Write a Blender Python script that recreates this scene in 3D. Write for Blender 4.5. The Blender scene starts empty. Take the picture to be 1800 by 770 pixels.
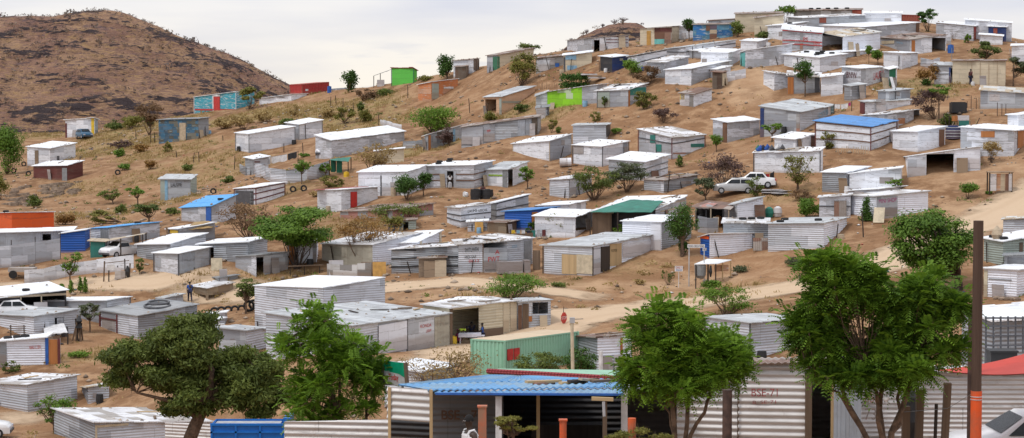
import bpy, math, random
import numpy as np
from mathutils import Vector, noise as mnoise
rnd = random.Random(11)
R = math.radians
# ------------------------------------------------------------------ camera
F = 3800.0; YH = 168.0; CZ = 30.0
TH = math.atan((385 - YH) / F); CT, ST = math.cos(TH), math.sin(TH)
scene = bpy.context.scene
cam_d = bpy.data.cameras.new('camera'); cam = bpy.data.objects.new('camera', cam_d)
scene.collection.objects.link(cam); scene.camera = cam
cam.location = (0, 0, CZ); cam.rotation_euler = (R(90) - TH, 0, 0)
cam_d.sensor_width = 36; cam_d.lens = 36 * F / 1800; cam_d.clip_start = 0.5; cam_d.clip_end = 20000
# ------------------------------------------------------------------ world, sun, exposure
SUN_EL, SUN_AZ = R(60), R(232)     # azimuth measured clockwise from +Y (north)
w = bpy.data.worlds.new('World'); scene.world = w; w.use_nodes = True
nt = w.node_tree; nt.nodes.clear()
out = nt.nodes.new('ShaderNodeOutputWorld')
sky = nt.nodes.new('ShaderNodeTexSky'); sky.sky_type = 'NISHITA'; sky.sun_disc = False
sky.sun_elevation = SUN_EL; sky.sun_rotation = SUN_AZ; sky.dust_density = 3.0
bg1 = nt.nodes.new('ShaderNodeBackground'); bg1.inputs[1].default_value = 0.10
nt.links.new(sky.outputs[0], bg1.inputs[0])
tc = nt.nodes.new('ShaderNodeTexCoord')
mp = nt.nodes.new('ShaderNodeMapping'); mp.inputs['Scale'].default_value = (3.0, 3.0, 22.0)
nt.links.new(tc.outputs['Generated'], mp.inputs[0])
nz = nt.nodes.new('ShaderNodeTexNoise'); nz.inputs['Scale'].default_value = 1.6; nz.inputs['Detail'].default_value = 5
nt.links.new(mp.outputs[0], nz.inputs['Vector'])
cr = nt.nodes.new('ShaderNodeValToRGB')
cr.color_ramp.elements[0].position = 0.30; cr.color_ramp.elements[0].color = (0.61, 0.64, 0.73, 1)
cr.color_ramp.elements[1].position = 0.60; cr.color_ramp.elements[1].color = (0.84, 0.83, 0.81, 1)
nt.links.new(nz.outputs['Fac'], cr.inputs[0])
# a little warmer towards the horizon, as the cloud deck is thinner there
sp = nt.nodes.new('ShaderNodeSeparateXYZ'); nt.links.new(tc.outputs['Generated'], sp.inputs[0])
cr2 = nt.nodes.new('ShaderNodeValToRGB')
cr2.color_ramp.elements[0].position = 0.0; cr2.color_ramp.elements[0].color = (1.10, 1.03, 0.92, 1)
cr2.color_ramp.elements[1].position = 0.045; cr2.color_ramp.elements[1].color = (0.97, 0.97, 1.0, 1)
e = cr2.color_ramp.elements.new(0.6); e.color = (1.12, 1.14, 1.2, 1)
nt.links.new(sp.outputs['Z'], cr2.inputs[0])
mm = nt.nodes.new('ShaderNodeMix'); mm.data_type = 'RGBA'; mm.blend_type = 'MULTIPLY'; mm.inputs[0].default_value = 1
nt.links.new(cr.outputs[0], mm.inputs[6]); nt.links.new(cr2.outputs[0], mm.inputs[7])
bg2 = nt.nodes.new('ShaderNodeBackground'); bg2.inputs[1].default_value = 1.08
mp2 = nt.nodes.new('ShaderNodeMapping'); mp2.inputs['Scale'].default_value = (9, 9, 60); mp2.inputs['Location'].default_value = (0.9, 0, 0); nt.links.new(tc.outputs['Generated'], mp2.inputs[0])
nz2 = nt.nodes.new('ShaderNodeTexNoise'); nz2.inputs['Scale'].default_value = 1.5; nz2.inputs['Detail'].default_value = 6; nt.links.new(mp2.outputs[0], nz2.inputs['Vector'])
r3 = nt.nodes.new('ShaderNodeMapRange'); nt.links.new(nz2.outputs['Fac'], r3.inputs[0]); r3.inputs[1].default_value = 0.56; r3.inputs[2].default_value = 0.68; r3.inputs[4].default_value = 0.75
r4 = nt.nodes.new('ShaderNodeMapRange'); nt.links.new(sp.outputs['Z'], r4.inputs[0]); r4.inputs[1].default_value = 0.016; r4.inputs[2].default_value = 0.03; r4.inputs[3].default_value = 1; r4.inputs[4].default_value = 0
ml = nt.nodes.new('ShaderNodeMath'); ml.operation = 'MULTIPLY'; nt.links.new(r3.outputs[0], ml.inputs[0]); nt.links.new(r4.outputs[0], ml.inputs[1])
mc = nt.nodes.new('ShaderNodeMix'); mc.data_type = 'RGBA'; nt.links.new(ml.outputs[0], mc.inputs[0]); nt.links.new(mm.outputs[2], mc.inputs[6]); mc.inputs[7].default_value = (0.54, 0.57, 0.67, 1)
nt.links.new(mc.outputs[2], bg2.inputs[0])
mx = nt.nodes.new('ShaderNodeMixShader'); mx.inputs[0].default_value = 0.93
nt.links.new(bg1.outputs[0], mx.inputs[1]); nt.links.new(bg2.outputs[0], mx.inputs[2])
nt.links.new(mx.outputs[0], out.inputs[0])
sd = bpy.data.lights.new('sun', 'SUN'); so = bpy.data.objects.new('sun', sd); scene.collection.objects.link(so)
sd.energy = 1.5; sd.angle = R(12); sd.color = (1.0, 0.96, 0.91)
dsun = Vector((math.sin(SUN_AZ) * math.cos(SUN_EL), math.cos(SUN_AZ) * math.cos(SUN_EL), math.sin(SUN_EL)))
so.rotation_euler = dsun.to_track_quat('Z', 'Y').to_euler()
vs = scene.view_settings; vs.view_transform = 'Standard'; vs.look = 'None'; vs.exposure = 0.13; vs.gamma = 1.0; vs.use_curve_mapping = False
scene.cycles.max_bounces = 6; scene.cycles.transparent_max_bounces = 8; scene.cycles.use_denoising = True
# ------------------------------------------------------------------ picture <-> place
def ray(px, py):
    k = (385 - py) / F
    return Vector(((px - 900) / F, CT + k * ST, -ST + k * CT))
def PD(px, py, D):
    return Vector((0, 0, CZ)) + ray(px, py) * D
def z_at(Y, py):
    k = (385 - py) / F
    return CZ + Y * (k * CT - ST) / (CT + k * ST)
def depth(P): return P[1] * CT - (P[2] - CZ) * ST
# ------------------------------------------------------------------ terrain: heights through surveyed points (px, py, pixels per metre)
CTRL = [(-250,250,11),(60,286,12.8),(140,246,12.0),(-250,330,14),(60,320,14.2),(320,246,13.4),(380,202,12.2),(455,186,12.1),(545,176,12.4),
 (310,345,15.4),(150,345,15),(-250,430,18),(60,405,17.6),(230,420,18),(60,470,19.5),(-250,500,20),(60,505,20.2),(180,500,20.2),(320,487,20.5),
 (334,533,21),(240,585,22.5),(60,560,22.5),(60,645,24.5),(220,710,26.5),(60,728,26.5),(-250,640,24),(-250,740,27),(0,772,28.5),(120,785,30),
 (480,264,14.5),(640,278,15.5),(460,312,16),(460,356,17),(360,388,18),(600,373,18),(430,480,20.5),(560,470,20.5),(720,486,21.3),
 (700,150,12.7),(780,180,13.6),(870,122,13.6),(960,190,15),(880,268,16.4),(1000,286,16.8),(800,334,17.6),(900,390,19),(760,395,19.2),
 (1050,130,14.8),(1070,90,14.1),(1150,76,14.0),(1075,188,15.6),(1230,150,15.7),(1150,310,18),(1185,282,17.5),(1290,250,17),(1240,190,16.2),
 (1450,90,15.0),(1380,120,15.4),(1430,166,16.2),(1600,92,15),(1700,75,14.6),(1650,145,16.4),(1720,148,16.4),(1790,100,15.2),
 (1405,232,17.4),(1530,265,18.6),(1600,270,18.6),(1370,306,18.8),(1230,340,19),(1300,345,19.3),(1490,340,19.8),(1600,316,19.8),(1780,275,19.4),(1750,200,17.8),
 (1750,335,20.5),(1950,300,20),(1950,180,17),(1950,100,15),(1130,425,21),(1040,484,22),(930,465,21.3),(1180,440,21.5),(1270,452,21.8),(1440,434,22.0),(1560,388,21),
 (1700,400,22),(1800,420,23),(1760,465,24.5),(1760,525,26),(1950,500,26),(1950,620,30),(1500,478,23.5),(1250,505,23),(1000,500,22.5),(850,490,22),
 (1000,560,24.5),(920,590,25),(800,610,26),(660,625,26.5),(560,585,25),(450,590,24),(1200,560,25),(1320,632,28.5),(1100,655,29),(850,680,30.5),(700,690,30.5),
 (1450,540,25.5),(1600,560,27),(1700,600,29),(500,680,28.5),(350,640,26),(370,802,29.2),(250,797,29.5),(480,800,29)]
RIDGE = [(-250,228,11.6),(60,240,11.6),(200,224,11.8),(330,206,11.8),(450,180,11.8),(540,168,12.1),(610,160,12.3),(690,147,12.4),(800,125,12.8),(880,112,13.0),
 (960,93,13.2),(1050,80,13.5),(1130,70,13.6),(1250,58,13.8),(1400,42,13.6),(1500,32,13.4),(1600,36,13.4),(1700,52,13.6),(1800,72,13.8),(1950,85,13.8)]
pts = [tuple(PD(a, b, F / c)) for a, b, c in CTRL + RIDGE]
for a, b, c in RIDGE:
    D = F / c
    for dd, dz in ((14, -0.6), (40, -6), (85, -15)):
        P = PD(a, b, D + dd); P.z = PD(a, b, D).z + dz; pts.append(tuple(P))
for a in range(-300, 2101, 200):
    r = (a > 700)
    for D, z in ((0, -6.4), (38, -8.1), (52, -9.2), (66, -11.0), (82, -13.7), (100, -16.2 if r else -16.8), (118, -18.6 if r else -19.8)):
        P = PD(a, 400, max(D, 3)); pts.append((P.x, D, CZ + z))
pts = np.array(pts); S0 = 100.0
def tps(r2):
    return 0.5 * r2 * np.log(r2 + 1e-12)
A = pts[:, :2] / S0; n = len(A)
K = tps(((A[:, None] - A[None]) ** 2).sum(-1)) + np.eye(n) * 2e-4
Pm = np.hstack([np.ones((n, 1)), A]); M = np.zeros((n + 3, n + 3)); M[:n, :n] = K; M[:n, n:] = Pm; M[n:, :n] = Pm.T
sol = np.linalg.solve(M, np.concatenate([pts[:, 2], np.zeros(3)]))
def rbf(X, Y):
    q = np.stack([X.ravel(), Y.ravel()], 1) / S0; o = np.zeros(len(q))
    for i in range(0, len(q), 20000):
        c = q[i:i + 20000]; o[i:i + 20000] = tps(((c[:, None] - A[None]) ** 2).sum(-1)) @ sol[:n] + sol[n] + c @ sol[n + 1:]
    return o.reshape(X.shape)
nrs = np.random.RandomState(5)
def vnoise(X, Y, s, seed):
    g = np.random.RandomState(seed).rand(256, 256)
    x = X / s + 1000; y = Y / s + 1000; xi = np.floor(x).astype(int); yi = np.floor(y).astype(int); fx = x - xi; fy = y - yi
    fx = fx * fx * (3 - 2 * fx); fy = fy * fy * (3 - 2 * fy)
    a = g[xi % 256, yi % 256]; b = g[(xi + 1) % 256, yi % 256]; c = g[xi % 256, (yi + 1) % 256]; d = g[(xi + 1) % 256, (yi + 1) % 256]
    return (a * (1 - fx) + b * fx) * (1 - fy) + (c * (1 - fx) + d * fx) * fy - 0.5
fx_ = np.arange(-120, 120.01, 0.75); fy_ = np.arange(24, 440.01, 0.75)
geo = np.array([4, 10, 20, 40, 80, 160, 320, 640, 1300, 2600, 5200.])
XS = np.concatenate([-120 - geo[::-1], fx_, 120 + geo]); YS = np.concatenate([24 - geo[:6][::-1], fy_, 440 + geo[:11]])
GX, GY = np.meshgrid(XS, YS)
cxs, cys = np.arange(-132, 133, 4.0), np.arange(-8, 453, 4.0)
CG = rbf(*np.meshgrid(cxs, cys))
def bil(xs, ys, G, X, Y):
    u = np.clip((X - xs[0]) / (xs[1] - xs[0]), 0, len(xs) - 1.001); v = np.clip((Y - ys[0]) / (ys[1] - ys[0]), 0, len(ys) - 1.001)
    i = u.astype(int); j = v.astype(int); a = u - i; b = v - j
    return (G[j, i] * (1 - a) + G[j, i + 1] * a) * (1 - b) + (G[j + 1, i] * (1 - a) + G[j + 1, i + 1] * a) * b
# smooth (cubic-ish) upsampling: average bilinear lookups around each point
def base(X, Y):
    o = 0
    for dx, dy in ((0, 0), (1.4, 0), (-1.4, 0), (0, 1.4), (0, -1.4)): o = o + bil(cxs, cys, CG, X + dx, Y + dy)
    return o / 5
GZ = base(GX, GY)
dout = np.maximum(np.maximum(np.abs(GX) - 122, 0), np.maximum(GY - 442, 0))
t = np.clip(dout / 120, 0, 1); GZ = GZ * (1 - t) + (CZ - 34) * t
nf = np.clip((GY - 60) / 40, 0.25, 1)
GZ += nf * (0.55 * vnoise(GX, GY, 9, 1) + 0.30 * vnoise(GX, GY, 3.7, 2) + 0.12 * vnoise(GX, GY, 1.6, 3))
i0, j0 = 11, 6
FG = GZ[j0:j0 + len(fy_), i0:i0 + len(fx_)]
def Hv(X, Y): return bil(fx_, fy_, FG, np.asarray(X, float), np.asarray(Y, float))
def H(x, y): return float(Hv(np.array([x]), np.array([y]))[0])
def G(px, py, t0=100.0, lift=0.0):
    """where the sight line of a picture point meets the ground"""
    d = ray(px, py); ts = np.arange(t0, 400, 0.25)
    X = d.x * ts; Y = d.y * ts; Z = CZ + d.z * ts - lift; g = Z - Hv(X, Y)
    below = np.nonzero(g < 0)[0]
    i = below[0] if len(below) and below[0] > 0 else int(np.argmin(g))
    x, y = X[i], Y[i]
    return Vector((x, y, H(x, y)))
# ------------------------------------------------------------------ object helpers
COL = scene.collection
def tag(o, label=None, cat=None, group=None, kind=None):
    if label:
        o['label'] = label
        if not kind: o['kind'] = 'thing'
    if cat: o['category'] = cat
    if group: o['group'] = group
    if kind: o['kind'] = kind
    return o
def empty(name, loc, rz=0, label=None, cat=None, group=None):
    o = bpy.data.objects.new(name, None); COL.objects.link(o); o.location = loc; o.rotation_euler = (0, 0, rz)
    o.empty_display_size = 0.3
    return tag(o, label, cat, group)
class MB:
    def __init__(s): s.v = []; s.f = []; s.uv = []; s.mi = []; s.smooth = []
    def face(s, ps, uvs=None, mi=0, smooth=False):
        i = len(s.v); s.v += [tuple(p) for p in ps]; s.f.append(tuple(range(i, i + len(ps))))
        s.uv += list(uvs) if uvs else [(0.0, 0.0)] * len(ps); s.mi.append(mi); s.smooth.append(smooth)
    def box(s, c, sz, rz=0.0, rot=None, mi=0):
        hx, hy, hz = sz[0] / 2, sz[1] / 2, sz[2] / 2; ca, sa = math.cos(rz), math.sin(rz)
        def T(x, y, z):
            if rot is not None:
                v = rot @ Vector((x, y, z)); return (c[0] + v.x, c[1] + v.y, c[2] + v.z)
            return (c[0] + x * ca - y * sa, c[1] + x * sa + y * ca, c[2] + z)
        for ax, (a, b, d) in enumerate((((hx, hy, hz)), (hx, hy, hz), (hx, hy, hz))):
            for sg in (-1, 1):
                if ax == 0: q = [(sg * hx, -hy, -hz), (sg * hx, hy, -hz), (sg * hx, hy, hz), (sg * hx, -hy, hz)]; uv = [(-hy, -hz), (hy, -hz), (hy, hz), (-hy, hz)]
                elif ax == 1: q = [(-hx, sg * hy, -hz), (hx, sg * hy, -hz), (hx, sg * hy, hz), (-hx, sg * hy, hz)]; uv = [(-hx, -hz), (hx, -hz), (hx, hz), (-hx, hz)]
                else: q = [(-hx, -hy, sg * hz), (hx, -hy, sg * hz), (hx, hy, sg * hz), (-hx, hy, sg * hz)]; uv = [(-hx, -hy), (hx, -hy), (hx, hy), (-hx, hy)]
                if (ax == 0 and sg < 0) or (ax == 1 and sg > 0) or (ax == 2 and sg < 0): q = q[::-1]; uv = uv[::-1]
                s.face([T(*p) for p in q], uv, mi)
    def beam(s, a, b, w=0.06, d=None, mi=0):
        a = Vector(a); b = Vector(b); ax = b - a; L = ax.length
        if L < 1e-6: return
        s.box((a + b) / 2, (w, d or w, L), rot=ax.to_track_quat('Z', 'Y').to_matrix(), mi=mi)
    def tube(s, ps, rs, n=7, mi=0, cap=True):
        ps = [Vector(p) for p in ps]; rings = []
        for i, p in enumerate(ps):
            d = (ps[min(i + 1, len(ps) - 1)] - ps[max(i - 1, 0)]).normalized()
            q = d.to_track_quat('Z', 'Y'); r = rs[i] if hasattr(rs, '__len__') else rs
            rings.append([p + q @ Vector((r * math.cos(2 * math.pi * k / n), r * math.sin(2 * math.pi * k / n), 0)) for k in range(n)])
        L = 0
        for i in range(len(ps) - 1):
            L2 = L + (ps[i + 1] - ps[i]).length
            for k in range(n):
                k2 = (k + 1) % n
                s.face([rings[i][k], rings[i][k2], rings[i + 1][k2], rings[i + 1][k]], [(k / n, L), ((k + 1) / n, L), ((k + 1) / n, L2), (k / n, L2)], mi, True)
            L = L2
        if cap:
            s.face(rings[-1], None, mi); s.face(rings[0][::-1], None, mi)
    def disc(s, c, r, nrm, n=16, mi=0, rr=None):
        q = Vector(nrm).to_track_quat('Z', 'Y')
        s.face([Vector(c) + q @ Vector((r * math.cos(2 * math.pi * k / n), (rr or r) * math.sin(2 * math.pi * k / n), 0)) for k in range(n)], None, mi)
    def build(s, name, mats, parent=None, weld=False):
        me = bpy.data.meshes.new(name)
        me.from_pydata(s.v, [], s.f)
        uvl = me.uv_layers.new(name='UVMap'); uvl.data.foreach_set('uv', np.array(s.uv, 'f').ravel())
        if not isinstance(mats, (list, tuple)): mats = [mats]
        for m in mats: me.materials.append(m)
        me.polygons.foreach_set('material_index', s.mi); me.polygons.foreach_set('use_smooth', s.smooth)
        if weld:
            import bmesh
            bm = bmesh.new(); bm.from_mesh(me); bmesh.ops.remove_doubles(bm, verts=bm.verts, dist=1e-4); bm.to_mesh(me); bm.free()
        me.update()
        o = bpy.data.objects.new(name, me); COL.objects.link(o)
        if parent is not None:
            o.parent = parent
            o.location = -parent.location
            # mesh data is in world coordinates; parents here carry only a location
        return o
def np_mesh(name, V, Fc, mats, smooth=False, tint=None):
    """big mesh from arrays: V (n,3), Fc (m,k)"""
    me = bpy.data.meshes.new(name); k = Fc.shape[1]; m = len(Fc)
    me.vertices.add(len(V)); me.vertices.foreach_set('co', V.astype('f').ravel())
    me.loops.add(m * k); me.loops.foreach_set('vertex_index', Fc.astype('i').ravel())
    me.polygons.add(m); me.polygons.foreach_set('loop_start', np.arange(0, m * k, k, dtype='i')); me.polygons.foreach_set('loop_total', np.full(m, k, 'i'))
    if smooth: me.polygons.foreach_set('use_smooth', np.ones(m, bool))
    if not isinstance(mats, (list, tuple)): mats = [mats]
    for x in mats: me.materials.append(x)
    if tint is not None:
        at = me.attributes.new('tint', 'FLOAT', 'FACE'); at.data.foreach_set('value', tint.astype('f'))
    me.update(calc_edges=True); me.validate()
    return me
def link(name, me, parent=None, loc=(0, 0, 0)):
    o = bpy.data.objects.new(name, me); COL.objects.link(o); o.parent = parent; o.location = loc
    return o
# ------------------------------------------------------------------ materials
class NT:
    def __init__(s, name):
        s.m = bpy.data.materials.new(name); s.m.use_nodes = True; s.t = s.m.node_tree; s.t.nodes.clear()
        s.out = s.n('ShaderNodeOutputMaterial'); s.b = s.n('ShaderNodeBsdfPrincipled'); s.l(s.b.outputs[0], s.out.inputs[0])
    def n(s, t, **k):
        x = s.t.nodes.new(t)
        for a, b in k.items(): setattr(x, a, b)
        return x
    def l(s, a, b): s.t.links.new(a, b)
    def val(s, x, i):
        if isinstance(x, (int, float)): i.default_value = x
        elif isinstance(x, (tuple, list)): i.default_value = tuple(x) if len(x) == len(i.default_value) else tuple(x) + (1,)
        elif x is not None: s.l(x, i)
    def M(s, op, a, b=None, c=None, clamp=False):
        x = s.n('ShaderNodeMath', operation=op, use_clamp=clamp)
        s.val(a, x.inputs[0]); s.val(b, x.inputs[1]); s.val(c, x.inputs[2]); return x.outputs[0]
    def mix(s, f, a, b, bt='MIX'):
        x = s.n('ShaderNodeMix', data_type='RGBA', blend_type=bt); s.val(f, x.inputs[0]); s.val(a, x.inputs[6]); s.val(b, x.inputs[7]); return x.outputs[2]
    def xyz(s, a, b, c):
        x = s.n('ShaderNodeCombineXYZ'); s.val(a, x.inputs[0]); s.val(b, x.inputs[1]); s.val(c, x.inputs[2]); return x.outputs[0]
    def sep(s, v):
        x = s.n('ShaderNodeSeparateXYZ'); s.l(v, x.inputs[0]); return x.outputs
    def noise(s, v, sc, det=4, rough=0.55, dist=0.0):
        x = s.n('ShaderNodeTexNoise'); s.val(v, x.inputs['Vector']); x.inputs['Scale'].default_value = sc; x.inputs['Detail'].default_value = det
        x.inputs['Roughness'].default_value = rough; x.inputs['Distortion'].default_value = dist; return x.outputs['Fac']
    def wn(s, v):
        x = s.n('ShaderNodeTexWhiteNoise', noise_dimensions='3D'); s.l(v, x.inputs['Vector']); return x.outputs['Value']
    def ramp(s, f, lo, hi, a=0.0, b=1.0, smooth=True):
        x = s.n('ShaderNodeMapRange', interpolation_type='SMOOTHSTEP' if smooth else 'LINEAR'); s.val(f, x.inputs[0])
        for i, q in zip((1, 2, 3, 4), (lo, hi, a, b)): x.inputs[i].default_value = q
        return x.outputs[0]
    def bump(s, h, strength=0.5, dist=0.02, nrm=None):
        x = s.n('ShaderNodeBump'); s.val(h, x.inputs['Height']); x.inputs['Strength'].default_value = strength; x.inputs['Distance'].default_value = dist
        if nrm is not None: s.l(nrm, x.inputs['Normal'])
        return x.outputs[0]
    def done(s, col, rough=0.6, metal=0.0, nrm=None, spec=None):
        s.val(col, s.b.inputs['Base Color']); s.val(rough, s.b.inputs['Roughness']); s.val(metal, s.b.inputs['Metallic'])
        if nrm is not None: s.l(nrm, s.b.inputs['Normal'])
        if spec is not None: s.b.inputs['Specular IOR Level'].default_value = spec
        return s.m
def c4(c): return tuple(c[:3]) + (1,)
def sheet_mat(name, c1, c2=None, split=0.5, sh=0.7, sw=2.7, var=0.3, dirt=0.5, rust=0.25, metal=0.0, rough=0.55, seam=0.32, wavy=0.5, rib=0.0, peel=0.0, peelc=(0.35, 0.35, 0.36), mud_shade=True):
    """metal sheeting: overlapping sheets of uneven tone, dirt streaks, rust, seams; u, v in metres"""
    T = NT(name); uv = T.n('ShaderNodeUVMap'); u, v, _ = T.sep(uv.outputs[0]); r = T.n('ShaderNodeObjectInfo').outputs['Random']
    r100 = T.M('MULTIPLY', r, 97.0)
    wob = T.noise(T.xyz(T.M('MULTIPLY', u, 0.7), v, r100), 1.3, 2)
    cv = T.M('ADD', T.M('ADD', T.M('DIVIDE', v, sh), T.M('MULTIPLY', r, 5.3)), T.M('MULTIPLY', wob, 0.22))
    ci = T.M('FLOOR', cv); fv = T.M('FRACT', cv)
    wj = T.wn(T.xyz(ci, 3.7, r100)); cu = T.M('ADD', T.M('DIVIDE', u, sw), T.M('MULTIPLY', wj, 3.0)); cj = T.M('FLOOR', cu); fu = T.M('FRACT', cu)
    tone = T.wn(T.xyz(ci, cj, r100)); tone2 = T.wn(T.xyz(cj, ci, T.M('ADD', r100, 7.0)))
    base = c4(c1)
    if c2 is not None:
        base = T.mix(T.M('GREATER_THAN', tone2, split), c4(c1), c4(c2))
    k = T.M('MULTIPLY_ADD', tone, var, 1.0 - var)
    col = T.mix(1.0, base, T.xyz(k, k, k), 'MULTIPLY')
    n1 = T.noise(T.xyz(T.M('MULTIPLY', u, 0.8), T.M('MULTIPLY', v, 2.6), r100), 1.1, 6, 0.65)
    col = T.mix(T.M('MULTIPLY', T.ramp(n1, 0.42, 0.72), dirt), col, (0.20, 0.165, 0.13, 1))
    if mud_shade and sh < 1.4:      # contact shade painted up the wall foot as a muddy splash
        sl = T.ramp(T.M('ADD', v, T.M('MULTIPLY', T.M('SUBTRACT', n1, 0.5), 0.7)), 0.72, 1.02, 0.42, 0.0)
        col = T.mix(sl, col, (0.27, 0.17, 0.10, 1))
    if peel > 0:
        n3 = T.noise(T.xyz(T.M('MULTIPLY', u, 0.5), T.M('MULTIPLY', v, 3.5), T.M('ADD', r100, 31.0)), 2.2, 5, 0.7)
        col = T.mix(T.ramp(n3, 0.66 - peel * 0.3, 0.72 - peel * 0.3), col, c4(peelc))
    if rust > 0:
        n2 = T.noise(T.xyz(u, v, T.M('ADD', r100, 11.0)), 3.2, 6, 0.7)
        edge = T.ramp(fv, 0.0, 0.25, 0.09, 0.0)
        col = T.mix(T.M('MULTIPLY', T.ramp(T.M('ADD', n2, edge), 0.60, 0.72), rust), col, (0.17, 0.075, 0.04, 1))
    sm = T.M('MAXIMUM', T.ramp(fv, 0.03, 0.075, 1.0, 0.0), T.ramp(fu, 0.006, 0.016, 1.0, 0.0))
    sm = T.M('MULTIPLY', sm, T.ramp(T.noise(T.xyz(T.M('MULTIPLY', u, 2.0), ci, r100), 1.5, 2), 0.35, 0.6, 0.25, 1.0))
    col = T.mix(T.M('MULTIPLY', sm, seam), col, (0.06, 0.055, 0.05, 1))
    h = T.M('ADD', T.M('MULTIPLY', T.noise(T.xyz(T.M('MULTIPLY', u, 0.55), T.M('MULTIPLY', v, 3.2), r100), 2.4, 3), 1.0), T.M('MULTIPLY', fv, -0.5))
    nrm = T.bump(h, 0.55 * wavy + 0.001, 0.05)
    if rib > 0:
        nrm = T.bump(T.M('SINE', T.M('MULTIPLY', u, 2 * math.pi / rib)), 0.9, 0.012, nrm)
    return T.done(col, T.M('MULTIPLY_ADD', n1, 0.3, rough - 0.1), metal, nrm, 0.35)
def plain_mat(name, c, rough=0.7, var=0.25, sc=3.0, metal=0.0, bump=0.25, c2=None, spec=None):
    T = NT(name); co = T.n('ShaderNodeTexCoord').outputs['Object']; r = T.n('ShaderNodeObjectInfo').outputs['Random']
    v = T.n('ShaderNodeVectorMath', operation='ADD'); T.l(co, v.inputs[0]); T.l(T.xyz(T.M('MULTIPLY', r, 37.0), 0.0, 0.0), v.inputs[1])
    nn = T.noise(v.outputs[0], sc, 5, 0.6)
    col = T.mix(T.ramp(nn, 0.3, 0.7), c4(c2) if c2 else tuple(x * (1 - var * 1.6) for x in c[:3]) + (1,), c4(c))
    return T.done(col, rough, metal, T.bump(nn, bump, 0.03), spec)
def wood_mat(name, c, var=0.5):
    T = NT(name); uv = T.n('ShaderNodeUVMap').outputs[0]; u, v, _ = T.sep(uv); r = T.n('ShaderNodeObjectInfo').outputs['Random']
    pl = T.M('FLOOR', T.M('DIVIDE', u, 0.17)); tone = T.wn(T.xyz(pl, 0.0, T.M('MULTIPLY', r, 50.0)))
    nn = T.noise(T.xyz(T.M('MULTIPLY', u, 14.0), T.M('MULTIPLY', v, 1.2), T.M('MULTIPLY', r, 50.0)), 1.0, 5)
    k = T.M('ADD', T.M('MULTIPLY', tone, var * 0.6), T.M('MULTIPLY_ADD', nn, var, 1.0 - var * 0.9))
    col = T.mix(1.0, c4(c), T.xyz(k, k, k), 'MULTIPLY')
    return T.done(col, 0.8, 0, T.bump(nn, 0.4, 0.01), 0.2)
MAT = {}
def defm(k, m): MAT[k] = m; return m
GAL = (0.50, 0.51, 0.53)
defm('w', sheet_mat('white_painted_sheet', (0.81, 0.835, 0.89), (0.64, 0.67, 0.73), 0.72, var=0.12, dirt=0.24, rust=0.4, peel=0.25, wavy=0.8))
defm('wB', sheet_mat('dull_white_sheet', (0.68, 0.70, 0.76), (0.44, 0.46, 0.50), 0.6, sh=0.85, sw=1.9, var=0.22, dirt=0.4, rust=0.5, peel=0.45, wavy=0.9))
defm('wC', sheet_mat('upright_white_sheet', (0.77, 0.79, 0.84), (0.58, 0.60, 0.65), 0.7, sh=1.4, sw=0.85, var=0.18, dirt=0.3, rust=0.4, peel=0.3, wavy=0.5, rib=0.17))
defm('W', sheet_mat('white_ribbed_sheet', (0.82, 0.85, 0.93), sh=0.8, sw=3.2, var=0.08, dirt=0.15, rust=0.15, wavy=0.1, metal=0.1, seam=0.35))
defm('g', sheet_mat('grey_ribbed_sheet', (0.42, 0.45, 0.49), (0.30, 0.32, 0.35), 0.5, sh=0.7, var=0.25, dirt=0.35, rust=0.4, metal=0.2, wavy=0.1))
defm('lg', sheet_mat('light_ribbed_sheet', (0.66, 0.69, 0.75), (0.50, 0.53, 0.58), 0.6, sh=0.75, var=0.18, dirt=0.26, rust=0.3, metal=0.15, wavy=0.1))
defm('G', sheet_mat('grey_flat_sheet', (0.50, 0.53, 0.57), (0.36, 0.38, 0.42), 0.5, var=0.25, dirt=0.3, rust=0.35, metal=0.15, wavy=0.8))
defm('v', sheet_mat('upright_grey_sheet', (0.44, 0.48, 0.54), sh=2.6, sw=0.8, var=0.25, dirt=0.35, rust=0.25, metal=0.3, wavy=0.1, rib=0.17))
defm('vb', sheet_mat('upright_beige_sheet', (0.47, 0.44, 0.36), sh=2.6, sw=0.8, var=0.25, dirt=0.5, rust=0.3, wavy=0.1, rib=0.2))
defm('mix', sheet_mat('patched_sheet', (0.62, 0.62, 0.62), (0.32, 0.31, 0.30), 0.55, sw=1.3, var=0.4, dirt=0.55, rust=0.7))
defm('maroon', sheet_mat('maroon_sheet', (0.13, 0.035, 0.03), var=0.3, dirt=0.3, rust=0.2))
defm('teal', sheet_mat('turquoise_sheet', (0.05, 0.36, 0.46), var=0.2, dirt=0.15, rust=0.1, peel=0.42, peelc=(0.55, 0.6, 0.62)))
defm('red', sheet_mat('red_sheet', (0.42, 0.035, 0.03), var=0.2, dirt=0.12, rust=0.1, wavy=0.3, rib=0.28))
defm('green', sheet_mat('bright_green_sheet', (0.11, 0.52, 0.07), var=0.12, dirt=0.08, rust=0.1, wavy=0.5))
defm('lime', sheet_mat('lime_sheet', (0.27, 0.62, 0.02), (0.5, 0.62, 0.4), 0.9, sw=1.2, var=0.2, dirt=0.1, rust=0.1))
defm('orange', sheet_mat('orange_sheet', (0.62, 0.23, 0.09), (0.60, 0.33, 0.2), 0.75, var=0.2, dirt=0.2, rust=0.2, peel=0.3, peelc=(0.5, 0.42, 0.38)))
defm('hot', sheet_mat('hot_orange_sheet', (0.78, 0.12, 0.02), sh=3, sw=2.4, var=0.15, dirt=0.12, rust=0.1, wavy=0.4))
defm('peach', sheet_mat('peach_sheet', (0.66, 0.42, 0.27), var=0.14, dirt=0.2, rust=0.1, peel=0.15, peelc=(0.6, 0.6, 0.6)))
defm('cream', sheet_mat('cream_sheet', (0.62, 0.54, 0.40), sh=0.5, var=0.1, dirt=0.25, rust=0.15, wavy=0.4))
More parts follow.
